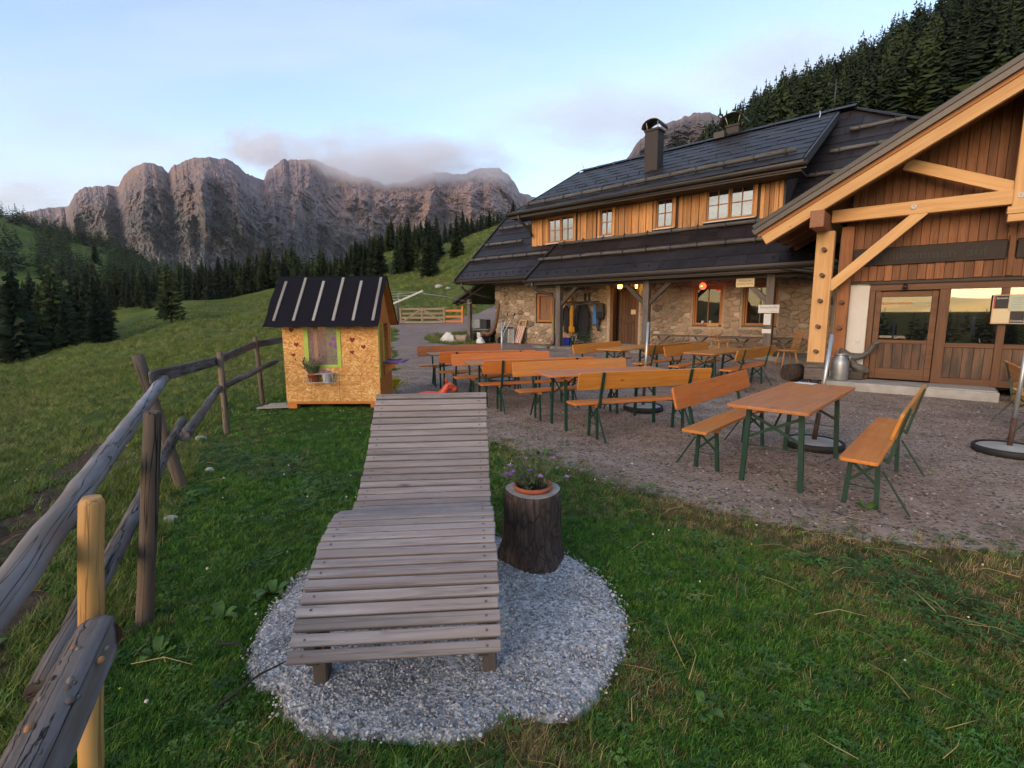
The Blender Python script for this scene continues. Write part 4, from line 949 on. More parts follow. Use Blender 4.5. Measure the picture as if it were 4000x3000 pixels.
# tie beam, king post, braces
stick('tie_beam', h3(12.66, NPOST, 3.48), h3(UR * 2 - 12.66, NPOST, 3.48), .16, .24, 'larch_new', LODGE, bevel=.008)
stick('king_post', h3(UR, NPOST + .01, 3.22), h3(UR, NPOST + .01, ZR - .3), .26, .17, 'larch_new', LODGE, upv=(0, 1, 0), bevel=.008)
for z, w_ in ((3.26, .36), (3.13, .33)): stick('king_foot', h3(UR - w_ / 2, NPOST + .01, z), h3(UR + w_ / 2, NPOST + .01, z), .22, .12, 'larch_new', LODGE)
for s in (-1, 1):
    stick('brace', h3(UR + s * (UR - 12.70), NPOST + .02, 2.06), h3(UR + s * (UR - 14.10), NPOST + .02, 3.42), .10, .19, 'larch_new', LODGE, bevel=.006)
    stick('strut', h3(UR + s * 1.62, NPOST - .02, 4.30), h3(UR + s * .10, NPOST - .02, 3.62), .12, .20, 'larch_new', LODGE, bevel=.006)
plain('steel', (.55, .54, .52), .35, .8)
for u in (13.95, 15.34, 16.7):
    g = G().lathe([(.0, .0), (.045, 0), (.045, .012), (.020, .014), (.020, .004), (0, .004)], 14, rot=Matrix.Rotation(R(90), 3, 'X')); g.obj('bolt_washer', 'sill_white', LODGE, loc=h3(u, NPOST + .085, 3.49))
# gable wall: two courses of vertical boards
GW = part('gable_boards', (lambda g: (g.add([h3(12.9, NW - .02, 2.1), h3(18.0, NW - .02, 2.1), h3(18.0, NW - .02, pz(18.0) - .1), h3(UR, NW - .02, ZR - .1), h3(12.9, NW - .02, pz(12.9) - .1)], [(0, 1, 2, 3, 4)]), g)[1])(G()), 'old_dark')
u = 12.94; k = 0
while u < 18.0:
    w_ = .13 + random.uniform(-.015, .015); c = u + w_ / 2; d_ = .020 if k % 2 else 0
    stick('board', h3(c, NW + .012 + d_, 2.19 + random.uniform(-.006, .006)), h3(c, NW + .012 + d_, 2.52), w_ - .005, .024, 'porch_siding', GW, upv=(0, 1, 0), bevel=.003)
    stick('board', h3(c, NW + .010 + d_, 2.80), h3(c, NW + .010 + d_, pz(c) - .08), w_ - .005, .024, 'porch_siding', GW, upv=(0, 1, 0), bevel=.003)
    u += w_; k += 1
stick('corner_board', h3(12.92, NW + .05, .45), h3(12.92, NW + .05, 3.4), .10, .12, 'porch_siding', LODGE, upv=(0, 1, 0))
for a, b, txt in ((13.02, 15.30, 'Willkommen  auf'), (15.42, 17.7, '')):
    S_ = hb(G(), a, b, NW + .03, NW + .075, 2.49, 2.84).obj('carved_sign', 'sign_dark', LODGE, bevel=.012)
    hb(G(), a + .06, b - .06, NW + .076, NW + .080, 2.55, 2.78).obj('sign_field', 'sign_dark', S_)
    if txt: text('lettering', txt, .24, 'sign_letters', S_, h3((a + b) / 2 + .05, NW + .083, 2.655), (R(90), 0, 0), .002)
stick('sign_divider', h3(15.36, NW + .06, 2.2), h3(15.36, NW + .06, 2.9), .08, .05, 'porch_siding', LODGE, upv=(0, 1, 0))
# ground floor of the porch
hb(G(), 12.97, 13.36, NW - .25, NW - .02, .10, 2.14).obj('plaster_wall', 'plaster_white', LODGE, bevel=.01)
hb(G(), 13.20, 13.27, NW - .018, NW - .005, .92, .99).obj('light_switch', 'sill_white', LODGE, bevel=.006)
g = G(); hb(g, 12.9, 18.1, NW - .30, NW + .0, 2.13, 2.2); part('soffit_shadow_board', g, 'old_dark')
g = G(); hb(g, 13.3, 18.2, -.3, -.25, 0, 2.4); hb(g, 13.35, 18.2, .0, NW - .1, .12, .15); part('porch_interior', g, 'interior_dark')
g = G(); hb(g, 12.75, 12.97, .0, NW - .2, 0, 3.3); part('porch_side_wall', g, 'plaster_white')
FR = part('glazed_front', (lambda g: (hb(g, 13.36, 18.1, NW - .12, NW - .02, 1.99, 2.13), hb(g, 14.60, 18.1, NW - .12, NW - .02, .885, .965), hb(g, 14.60, 18.1, NW - .12, NW + .0, .17, .30), g)[3])(G()), 'frame_brown', bevel=.006)
for a, b in ((13.37, 13.46), (14.46, 14.62), (15.31, 15.42), (16.3, 16.41), (17.2, 17.31)): stick('mullion', h3((a + b) / 2, NW - .06, .18), h3((a + b) / 2, NW - .06, 1.99), b - a, .13, 'frame_brown', FR, upv=(0, 1, 0))
for a, b in ((14.62, 15.31), (15.42, 16.3), (16.41, 17.2)):
    G().add([h3(a, NW - .07, .965), h3(b, NW - .07, .965), h3(b, NW - .07, 1.99), h3(a, NW - .07, 1.99)], [(0, 1, 2, 3)]).obj('pane', 'porch_glass', FR)
    u = a
    while u < b - .03:
        w_ = min(random.uniform(.10, .16), b - u); stick('board', h3(u + w_ / 2, NW - .06 + random.choice((0, .008)), .30), h3(u + w_ / 2, NW - .06, .885), w_ - .004, .03, 'panel_weathered', FR, upv=(0, 1, 0), bevel=.003); u += w_
PD = part('entrance_door', (lambda g: (hb(g, 13.47, 13.57, NW - .10, NW - .035, .20, 1.97), hb(g, 14.35, 14.45, NW - .10, NW - .035, .20, 1.97), hb(g, 13.57, 14.35, NW - .10, NW - .035, 1.86, 1.97), hb(g, 13.57, 14.35, NW - .10, NW - .03, .93, 1.00), hb(g, 13.57, 14.35, NW - .10, NW - .03, .20, .42), g)[5])(G()), 'frame_brown', bevel=.005)
G().add([h3(13.57, NW - .07, 1.0), h3(14.35, NW - .07, 1.0), h3(14.35, NW - .07, 1.86), h3(13.57, NW - .07, 1.86)], [(0, 1, 2, 3)]).obj('pane', 'porch_glass', PD)
u = 13.57
while u < 14.33:
    w_ = min(random.uniform(.11, .17), 14.35 - u); stick('board', h3(u + w_ / 2, NW - .06, .42), h3(u + w_ / 2, NW - .06, .93), w_ - .004, .03, 'panel_weathered', PD, upv=(0, 1, 0), bevel=.003); u += w_
text('lettering', 'EINGANG ENTRATA', .060, 'red_letter', PD, h3(13.82, NW - .062, 1.73), (R(90), 0, 0), .001, bold=.002)
text('lettering', 'ENTRANCE', .060, 'grey_letter', PD, h3(14.215, NW - .062, 1.73), (R(90), 0, 0), .001, bold=.001)
part('spot_lamp', G().tube([h3(13.93, NW + .02, 2.10), h3(13.93, NW + .06, 2.05), h3(13.93, NW + .09, 2.02)], [.035, .04, .045], 10), 'roof_metal')
g = G(); hb(g, 13.55, 14.4, NW - .09, NW - .085, .0, .0 + .001); 
# step and entrance landing
o = hb(G(), 12.75, 15.40, NW - .1, 4.03, -.15, .165).obj('entrance_step', 'concrete', LODGE, bevel=.012)
def mat_grid():
    m = M('grid_mat'); v = m.tc(); w1 = m.n('ShaderNodeTexWave'); w1.inputs['Scale'].default_value = 16; m.l(v, w1.inputs[0]); w2 = m.n('ShaderNodeTexWave', bands_direction='Y'); w2.inputs['Scale'].default_value = 16; m.l(v, w2.inputs[0])
    f = m.math('MAXIMUM', w1.outputs[1], w2.outputs[1]); m.set(m.mix(f, (.14, .13, .12), (.52, .51, .48)), .5, .2); m.bump(f, .5, .01)
mat_grid()
hb(G(), 14.45, 15.36, 3.36, 4.0, .168, .185).obj('foot_grate', 'grid_mat', LODGE, bevel=.003)
stick('sill_timber', h3(12.98, NW - .02, .24), h3(13.40, NW - .02, .24), .1, .14, 'old_dark', LODGE)
# ------------------------------------------------------------------ beer garden tables and benches
def mat_bench(name, a, b, edge):
    m = M(name); v = m.map((.06, 1, 1), rand=23.); g = m.noise(v, 24, 5, .6, .5)
    c = m.ramp(g, [(.35, a), (.7, b)])
    k = m.rng(m.vor(m.map((.42, 1, 1), rand=9.), 4.2), .03, .075, 1, 0); c = m.mix(m.math('MULTIPLY', k, .75), c, (.17, .045, .012))
    w_ = m.noise(m.map(rand=4.), 2.2, 5, .65); c = m.mix(m.rng(w_, .52, .72, 0, .6), c, (.33, .185, .085)); w2 = m.noise(m.map(rand=8.), 7, 5, .7); c = m.mix(m.rng(w2, .62, .72, 0, .5), c, (.16, .07, .03)); c = m.mix(m.rng(m.noise(m.map((.2, 1, 1), rand=2.), 60, 2), .66, .72, 0, .4), c, (.5, .3, .14))
    c = m.tint(c, .18, .010); m.bump(g, .08, .002); m.set(c, m.rng(w_, .3, .7, .38, .58), 0, .4)
mat_bench('bench_wood', (.46, .140, .022), (.60, .205, .038), 0)
mat_bench('table_wood', (.40, .150, .036), (.52, .215, .062), 0)
plain('green_steel', (.008, .040, .026), .42, 0., .5, .15); plain('batten_wood', (.44, .165, .06), .6)
def rounded(L, W, r=.03, k=4):
    P = []
    for sx, sy, a0 in ((1, 1, 0), (-1, 1, 90), (-1, -1, 180), (1, -1, 270)):
        for i in range(k + 1): a = R(a0 + 90 * i / k); P.append((sx * (L / 2 - r) + r * math.cos(a), sy * (W / 2 - r) + r * math.sin(a)))
    return P
def bar(g, p, q, w_, h):
    m_ = frame_x(p, q); p, q = Vector(p), Vector(q); g.box((p + q) / 2, ((q - p).length, w_, h), m_); return g
BL = 1.95
def make_bench():
    o = thing('beer_bench', 'x', 'bench')
    G().prism(rounded(BL, .255), .445, .473).obj('seat', 'bench_wood', o, bevel=.006, seg=2)
    tr = Matrix.Rotation(R(-14), 3, 'X')
    b = G().prism(rounded(BL, .225), -.0125, .0125).obj('backrest', 'bench_wood', o, bevel=.006, seg=2); b.rotation_euler = (R(90 - 14), 0, 0); b.location = (0, .205, .755)
    for s in (-1, 1):
        x = s * (BL / 2 - .33)
        G().bx(x - .028, x + .028, -.118, .118, .405, .4445).obj('batten', 'batten_wood', o, bevel=.004)
        for sy in (-1, 1): bar(G(), (x, sy * .088, .41), (x + s * .0, sy * .112, 0), .026, .034).obj('leg', 'green_steel', o)
        g = G(); bar(g, (x, -.09, .38), (x, .105, .20), .006, .024); bar(g, (x + .006, .09, .38), (x + .006, -.105, .20), .006, .024); g.obj('cross_brace', 'green_steel', o)
        G().tube([(x - s * .02, -.103, .17), (x - s * .02, .103, .17)], .005, 5).obj('tie_rod', 'green_steel', o)
        g = G(); bar(g, (x, .02, .425), (x, .165, .425), .03, .02); bar(g, (x, .150, .40), (x, .190, .60), .034, .026); bar(g, (x, .192, .595), (x, .252, .86), .036, .018); g.obj('back_support', 'green_steel', o)
        bar(G(), (x, .125, .33), (x, .33, .0), .022, .012).obj('rear_prop', 'green_steel', o)
        bar(G(), (x - s * .02, 0, .41), (x - s * .30, 0, .432), .014, .014).obj('stay', 'green_steel', o)
    return o
TL = 1.95
def make_table():
    o = thing('beer_table', 'x', 'table')
    G().prism(rounded(TL, .66), .742, .772).obj('table_top', 'table_wood', o, bevel=.006, seg=2)
    for s in (-1, 1):
        x = s * (TL / 2 - .28)
        G().bx(x - .03, x + .03, -.29, .29, .700, .7415).obj('batten', 'batten_wood', o, bevel=.004)
        for sy in (-1, 1): bar(G(), (x, sy * .215, .705), (x, sy * .25, 0), .030, .042).obj('leg', 'green_steel', o)
        g = G(); bar(g, (x, -.217, .66), (x, .232, .43), .006, .028); bar(g, (x + .007, .217, .66), (x + .007, -.232, .43), .006, .028); g.obj('cross_brace', 'green_steel', o)
        G().tube([(x - s * .02, -.238, .36), (x - s * .02, .238, .36)], .005, 5).obj('tie_rod', 'green_steel', o)
        bar(G(), (x, 0, .55), (x - s * .34, 0, .735), .014, .014).obj('stay', 'green_steel', o)
    return o
GB = 'folding beer benches with backrests'; GT = 'folding beer tables'
BENCH = [(2.43, 5.28, 45, 'orange bench left of the nearest table, its backrest toward the rows'), (3.29, 4.31, 226.5, 'orange bench right of the nearest table, backrest turned edge-on'),
         (1.64, 6.33, 199, 'long orange bench of the nearest row, its dark back supports toward us'), (1.00, 7.47, 18, 'orange bench facing us across the table of the nearest row'),
         (.40, 8.21, 198, 'orange bench of the second row with two knots beside its back support'), (-.12, 9.13, 18, 'orange bench facing us across the second row table'),
         (-.52, 9.78, 198, 'orange bench of the third row, nearly hidden behind the second row'), (-1.08, 10.85, 18, 'orange bench closing the third row, nearest the shed'),
         (2.20, 11.5, 45, 'orange bench below the jackets, left of the table at the lodge door'), (3.41, 11.25, 223, 'orange bench behind the bare umbrella pole near the lodge door'),
         (4.06, 10.81, 43, 'orange bench before the lodge windows, left side of its table'), (4.85, 10.15, 223, 'orange bench nearest the porch post, back supports splayed')]
TABLE = [(2.84, 4.82, 46, 'nearest orange table, a beer mat on its far corner'), (1.31, 6.97, 18.6, 'orange table of the nearest row'), (.15, 8.70, 18, 'orange table of the second row'), (-.79, 10.35, 18, 'orange table of the third row by the gravel track'), (2.80, 11.35, 44, 'orange table in front of the lodge door'), (4.42, 10.43, 43, 'orange table before the lodge windows, left of the porch post')]
_b, _t = make_bench(), make_table()
for i, (x, y, a, lab) in enumerate(BENCH):
    o = _b if i == 0 else copy_tree(_b); o.location = (x, y, Hz(x, y) - .012); o.rotation_euler = (R(random.uniform(-.6, .6)), R(random.uniform(-.6, .6)), R(a)); o['label'] = lab; o['group'] = GB
for i, (x, y, a, lab) in enumerate(TABLE):
    o = _t if i == 0 else copy_tree(_t); o.location = (x, y, Hz(x, y) - .012); o.rotation_euler = (R(random.uniform(-.4, .4)), R(random.uniform(-.4, .4)), R(a)); o['label'] = lab; o['group'] = GT
o = G().box((0, 0, 0), (.12, .2, .004)).obj('beer_mat', 'paper_white'); o.location = (3.36, 5.55, Hz(2.84, 4.82) + .766); o.rotation_euler = (0, 0, .6); tag(o, 'white card lying on the far corner of the nearest table', 'card')
# bench at the photo's right edge, cushions and straw behind it
x, y = 6.75, 6.2
o = copy_tree(_b); o.location = (x, y, Hz(x, y)); o.rotation_euler = (0, 0, R(52)); o['label'] = 'orange bench cut off by the edge of the photo, beside the umbrella stand'

# ------------------------------------------------------------------ umbrella poles in weighted bases
plain('galv_pipe', (.42, .43, .43), .38, .7, .5, .1); plain('rust_pipe', (.085, .048, .034), .7, .2, .4, .3); plain('black_rubber', (.014, .014, .015), .7)
def umbrella_stand(x, y, h, lean, label):
    o = thing('umbrella_stand', label, 'umbrella stand', (x, y, Hz(x, y)), 0, 'umbrella poles without their umbrellas')
    G().lathe([(.0, .0), (.29, .0), (.315, .02), (.315, .065), (.30, .085), (.285, .075)], 28).obj('base_rim', 'black_rubber', o)
    G().lathe([(.287, .060), (.27, .072), (.2, .085), (.1, .092), (0, .095)], 24).obj('concrete_fill', 'concrete', o)
    d = Vector(lean)
    pole('sleeve', Vector((0, 0, .07)), Vector((0, 0, .40)) + d * .3, .026, .026, 'rust_pipe', o, 12)
    pole('pole', Vector((0, 0, .3)) + d * .22, Vector((0, 0, h)) + d, .0215, .0215, 'galv_pipe', o, 12)
umbrella_stand(3.55, 5.62, 1.32, (.12, .02, 0), 'umbrella pole standing under the far end of the nearest table')
umbrella_stand(5.56, 5.33, 1.42, (.10, .05, 0), 'umbrella pole in a concrete base before the porch step, at the photo edge')
umbrella_stand(2.13, 7.85, 1.42, (.04, .0, 0), 'umbrella pole between the nearest row and the lodge door')
umbrella_stand(-.22, 10.9, 1.35, (.0, .0, 0), 'umbrella pole at the back of the third row, before the wheelbarrow')
# ------------------------------------------------------------------ wave lounger of grey slats
wood('slat_grey', (.175, .145, .138), (.39, .342, .330), knot=(.06, .045, .042), grain=34, amt=.2, bump=.5, rough=.8, weather=(.235, .195, .185), streak=.6, crack=.25)
wood('slat_under', (.05, .042, .038), (.11, .09, .08), grain=30)
def catmull(P, n):
    P = [Vector((*p, 0)) for p in P]; out_ = []
    for i in range(len(P) - 1):
        p0, p1, p2, p3 = P[max(i - 1, 0)], P[i], P[i + 1], P[min(i + 2, len(P) - 1)]
        for k in range(n):
            t = k / n; out_.append(.5 * ((2 * p1) + (-p0 + p2) * t + (2 * p0 - 5 * p1 + 4 * p2 - p3) * t * t + (-p0 + 3 * p1 - 3 * p2 + p3) * t ** 3))
    return out_ + [P[-1]]
LO = thing('wave_lounger', 'weathered grey wooden wave lounger of many slats on the gravel patch', 'lounger', (-.444, 1.68, Hz(-.444, 1.9) + .015), R(4.46))
PROF = catmull([(.0, .277), (.08, .352), (.18, .424), (.32, .488), (.51, .542), (.70, .556), (.87, .505), (.99, .452), (1.12, .452), (1.28, .524), (1.446, .627), (1.62, .745), (1.77, .875), (1.885, .985)], 14)
cum = [0.]
for a, b in zip(PROF, PROF[1:]): cum.append(cum[-1] + (b - a).length)
def prof_at(s):
    s = max(0, min(cum[-1] - 1e-4, s)); i = max(k for k in range(len(cum) - 1) if cum[k] <= s); t = (s - cum[i]) / (cum[i + 1] - cum[i]); p = PROF[i].lerp(PROF[i + 1], t); d = (PROF[i + 1] - PROF[i]).normalized(); return p, d
npl = 40; pitch = cum[-1] / npl; LW = .80
_sl = [G().bx(-LW / 2, LW / 2, -(pitch - .0105) / 2, (pitch - .0105) / 2, -.020, .011).me('slat', .004) for _ in range(1)]
for i in range(npl):
    p, d = prof_at((i + .5) * pitch); o = link('slat', _sl[0], 'slat_grey', LO); o.location = (random.uniform(-.004, .004), p.x, p.y + random.uniform(-.002, .002)); o.rotation_euler = (math.atan2(d.y, d.x) + random.uniform(-.02, .02), random.uniform(-.003, .003), random.uniform(-.003, .003))
plain('screw_head', (.12, .11, .10), .5, .6)
g = G()
for i in range(npl):
    p, d = prof_at((i + .5) * pitch); nrm = Vector((0, -d.y, d.x))
    for s in (-1, 1):
        c = Vector((s * .345, p.x, p.y)) + nrm * .0122; g.add([c + Vector((math.cos(a) * .006, math.sin(a) * .006 * d.x, math.sin(a) * .006 * d.y)) for a in np.linspace(0, 2 * math.pi, 7)[:-1]], [tuple(range(6))])
o = g.obj('screws', 'screw_head', LO); o['kind'] = 'stuff'
for s in (-1, 1):
    V = []; ks = list(range(2, len(PROF) - 2, 3))
    for k in ks:
        d = (PROF[k + 1] - PROF[k - 1]).normalized(); nr = Vector((-d.y, d.x, 0)); a = PROF[k] - nr * .0125; b = PROF[k] - nr * .105
        V += [(s * .33 - .02, a.x, a.y), (s * .33 + .02, a.x, a.y), (s * .33 + .02, b.x, b.y), (s * .33 - .02, b.x, b.y)]
    F = [(4 * i + q, 4 * i + (q + 1) % 4, 4 * i + 4 + (q + 1) % 4, 4 * i + 4 + q) for i in range(len(ks) - 1) for q in range(4)] + [(0, 1, 2, 3), tuple(4 * (len(ks) - 1) + q for q in (3, 2, 1, 0))]
    G().add(V, F).obj('side_rail', 'slat_under', LO)
    stick('leg', (s * .36, .27, -.02), (s * .36, .27, .40), .06, .08, 'slat_under', LO, upv=(0, 1, 0)); stick('leg', (s * .33, .62, -.02), (s * .33, .62, .47), .06, .08, 'slat_under', LO, upv=(0, 1, 0)); stick('leg', (s * .33, 1.45, -.02), (s * .33, 1.45, .58), .06, .08, 'slat_under', LO, upv=(0, 1, 0))
stick('crossbar', (-.34, .62, .2), (.34, .62, .2), .05, .07, 'slat_under', LO)

# ------------------------------------------------------------------ stump with potted flowers
def mat_bark(name, a, b, sc_=1.):
    m = M(name); v = m.map((1, 1, .22)); n = m.noise(v, 26 * sc_, 6, .65, .5); vo = m.vor(m.map((1, 1, .3)), 22 * sc_, 'DISTANCE_TO_EDGE')
    f = m.math('MULTIPLY', n, m.rng(vo, 0, .09, .62, 1)); c = m.ramp(f, [(.12, a), (.5, b), (.72, tuple(min(1, q * 1.9) for q in b))]); m.bump(f, 1., .03); m.set(c, .92, 0, .2)
mat_bark('stump_bark', (.018, .013, .011), (.075, .055, .047))
plain('stump_top', (.26, .24, .22), .85, var=.25, scale=20); plain('terracotta', (.34, .085, .035), .75, var=.15); plain('potting_soil', (.012, .009, .007), .95); plain('stem_green', (.075, .10, .045), .8); plain('petal_purple', (.28, .08, .42), .7); plain('petal_pale', (.42, .24, .50), .7); plain('seed_head', (.22, .15, .07), .8); plain('petal_violet', (.15, .05, .36), .7)
SX, SY = .13, 2.98
ST = thing('tree_stump', 'dark barked log stump standing at the edge of the gravel patch', 'stump', (SX, SY, Hz(SX, SY) + .01), .4)
seg = 56; prof = [(.205, -.03), (.205, .02), (.195, .07), (.188, .14), (.182, .22), (.180, .30), (.180, .38), (.181, .44), (.180, .462), (.172, .468)]
V = []
for r_, z in prof:
    for k in range(seg):
        a = 2 * math.pi * k / seg; lob = 1 + .05 * math.sin(3 * a + 1) + .025 * math.sin(7 * a); rid = 1 + .045 * (float(fbm(np.array([a * 9.]), np.array([z * 4.]), 6, 3)[0]) - .5) * 2; fl = 1 + .10 * max(0, 1 - z / .12) * (1 + math.sin(3 * a))
        V.append((r_ * lob * rid * fl * math.cos(a), r_ * lob * rid * fl * math.sin(a), z))
G().add(V, [(i * seg + k, i * seg + (k + 1) % seg, (i + 1) * seg + (k + 1) % seg, (i + 1) * seg + k) for i in range(len(prof) - 1) for k in range(seg)], True).obj('bark', 'stump_bark', ST)
V = [(.172 * math.cos(2 * math.pi * k / seg) * (1 + .05 * math.sin(6 * math.pi * k / seg + 1)), .172 * math.sin(2 * math.pi * k / seg) * (1 + .05 * math.sin(6 * math.pi * k / seg + 1)), .4675) for k in range(seg)]
G().add(V, [tuple(range(seg))]).obj('cut_face', 'stump_top', ST)
for a, z in ((-1.2, .24), (-2.2, .15)): G().lathe([(.026, -.01), (.030, .008), (.022, .018), (.010, .008), (0, .004)], 12, (0, 0, 0), rot=Matrix.Rotation(a, 3, 'Z') @ Matrix.Rotation(R(90), 3, 'Y')).obj('knot', 'stump_bark', ST, loc=(.185 * math.cos(a), .185 * math.sin(a), z))
FP = thing('flower_pot', 'terracotta bowl of thin purple flowers set in the stump', 'flower pot', (SX, SY, Hz(SX, SY) + .440), 0)
G().lathe([(.085, -.0), (.105, .02), (.112, .045), (.118, .045), (.122, .05), (.122, .07), (.112, .07), (.104, .045), (0, .04)], 28).obj('pot', 'terracotta', FP)
G().lathe([(.104, .046), (0, .052)], 20).obj('soil', 'potting_soil', FP)
rg = random.Random(3)
g = G(); heads = []
for i in range(80):
    a = rg.uniform(0, 6.28); r_ = rg.uniform(.0, .085); L_ = rg.uniform(.10, .33); b = Vector((r_ * math.cos(a), r_ * math.sin(a), .05)); out_ = Vector((math.cos(a) * rg.uniform(.3, 1.2) - .25, math.sin(a) * rg.uniform(.3, 1.) - .2, rg.uniform(.5, 1.3))).normalized() * L_
    t_ = b + out_; mid = b + out_ * .5 + Vector((rg.uniform(-.02, .02), rg.uniform(-.02, .02), .02)); g.tube([b, mid, t_], [.0024, .002, .0016], 4); heads.append(t_)
    for q in range(3): c = b.lerp(t_, rg.uniform(.1, .8)); d = Vector((rg.uniform(-1, 1), rg.uniform(-1, 1), rg.uniform(0, 1))) * .03; g.add([c, c + d + Vector((.005, 0, 0)), c + d * 1.4, c + d - Vector((.005, 0, 0))], [(0, 1, 2, 3)])
o = g.obj('stems', 'stem_green', FP); o['kind'] = 'stuff'
for i, h_ in enumerate(heads[:22]):
    g = G()
    if i < 9:
        for q in range(9): a = q * .7; d = Vector((math.cos(a), math.sin(a), rg.uniform(.2, .9))) * .017; s_ = Vector((-math.sin(a), math.cos(a), 0)) * .004; g.add([h_, h_ + d + s_, h_ + d * 1.2, h_ + d - s_], [(0, 1, 2, 3)])
        g.obj('blossom', 'petal_purple' if i % 2 else 'petal_pale', FP)
    else: g.lathe([(0, -.007), (.006, 0), (.005, .006), (0, .009)], 6, h_).obj('seed_head', 'seed_head', FP)

# ------------------------------------------------------------------ pole fence
wood('peeled_new', (.46, .235, .070), (.68, .41, .155), knot=(.30, .12, .03), grain=14, amt=.05, rough=.6, weather=(.42, .20, .065), crack=.5, bump=.5)
wood('post_brown', (.085, .058, .042), (.225, .160, .115), grain=22, amt=.2, bump=.8, rough=.9, weather=(.10, .085, .072), crack=.95)
wood('rail_silver', (.15, .142, .152), (.36, .345, .365), knot=(.06, .045, .04), grain=22, amt=.1, bump=.8, rough=.85, weather=(.155, .125, .105), crack=.9)
wood('rail_bark', (.060, .052, .050), (.25, .22, .215), grain=34, amt=.15, bump=1., rough=.95, weather=(.085, .062, .050), crack=.95, knot=(.03, .024, .02))
FE = thing('pole_fence', 'rustic fence of round posts and rails between lawn and meadow', 'fence', (-3.1, 4.5, 0))
FO = Vector((3.1, -4.5, 0))
def fpost(x, y, top, r, mat, lean=(0, 0), chamf=.0, seg=18):
    z = Hz(x, y); pole('post', Vector((x, y, z - .15)) + FO, Vector((x + lean[0], y + lean[1], top - chamf)) + FO, r * .70, r * .67, mat, FE, seg, 10, .05, chamfer=chamf)
    return Vector((x, y, z))
fpost(-1.50, 1.50, .985, .052, 'peeled_new', (.10, .06), .02); fpost(-1.99, 2.41, 1.10, .058, 'post_brown', (.17, .03), .015); fpost(-3.10, 4.47, 1.22, .072, 'post_brown', (-.33, .02)); fpost(-4.11, 6.9, 1.06, .062, 'post_brown', (0, .0)); fpost(-4.62, 8.98, 1.18, .058, 'post_brown', (-.06, 0)); fpost(-4.55, 10.1, 1.15, .06, 'post_brown'); fpost(-1.0, .62, 1.02, .06, 'post_brown')
def rail(p, q, r0, r1, mat, wob=.10, bend=0.): return pole('rail', Vector(p) + FO, Vector(q) + FO, r0, r1, mat, FE, 20, 40, wob, bend)
rail((-1.13, .80, .815), (-3.42, 4.78, .965), .050, .044, 'rail_silver', .07)
rail((-1.55, 1.45, .36), (-3.36, 4.9, .52), .044, .040, 'rail_bark', .12)
_q = rail((-1.35, 1.47, .545), (-1.04, .78, .46), .072, .084, 'rail_bark', .035)
for v_ in _q.data.vertices:                      # hewn flat on the lawn side
    if v_.co.y > .040: v_.co.y = .040 + (v_.co.y - .040) * .12
_f = G().add([(.03, .0445, -.052), (.75, .0455, -.060), (.75, .0455, .064), (.02, .0445, .056)], [(0, 1, 2, 3)]).obj('hewn_face', 'rail_silver', FE, loc=_q.location); _f.rotation_euler = _q.rotation_euler
stick('rail_board', Vector((-3.28, 4.42, 1.02)) + FO, Vector((-4.20, 6.92, .93)) + FO, .035, .125, 'rail_bark', FE, bevel=.01); stick('rail_board', Vector((-4.17, 6.85, .93)) + FO, Vector((-4.70, 9.0, 1.04)) + FO, .035, .12, 'rail_bark', FE, bevel=.01); stick('rail_board', Vector((-4.69, 8.9, 1.04)) + FO, Vector((-4.5, 10.2, 1.10)) + FO, .035, .12, 'rail_bark', FE, bevel=.01)
rail((-2.95, 4.30, .50), (-4.20, 6.98, .55), .046, .042, 'rail_bark', .12); rail((-4.12, 6.80, .55), (-4.62, 9.6, .68), .045, .040, 'rail_bark', .12)
# shelf fungi and bark scales on the near rail end
rg = random.Random(8); plain('wood_chip', (.20, .165, .14), .9, var=.3); plain('chip_orange', (.36, .17, .07), .9); plain('cut_wood', (.115, .045, .025), .8, var=.35, scale=16)
A, B_ = Vector((-1.35, 1.47, .545)), Vector((-1.04, .78, .46))
for i in range(16):
    t = rg.uniform(.08, .8); c = A.lerp(B_, t); ang = rg.uniform(.5, 2.2); ax = (B_ - A).normalized(); u_ = ax.cross(Vector((0, 0, 1))).normalized(); rr = .0725 + .012 * t
    nrm = -u_ * math.cos(ang) * .9 + Vector((0, 0, 1)) * math.sin(ang); p = c + nrm.normalized() * rr
    o = G().lathe([(0, .006), (.010, .004), (.013, 0), (.011, -.006)], 9).obj('bark_scale', rg.choice(('wood_chip', 'rail_bark', 'rail_bark', 'rail_bark', 'chip_orange')), FE, loc=p + FO); o.rotation_euler = nrm.to_track_quat('Z', 'Y').to_euler(); s_ = rg.uniform(.6, 1.2); o.scale = (s_, s_ * rg.uniform(.5, .8), s_)
o = G().lathe([(0, .004), (.04, .003), (.06, -.004)], 18).obj('cut_end', 'cut_wood', FE, loc=A + FO); o.rotation_euler = (A - B_).to_track_quat('Z', 'Y').to_euler()

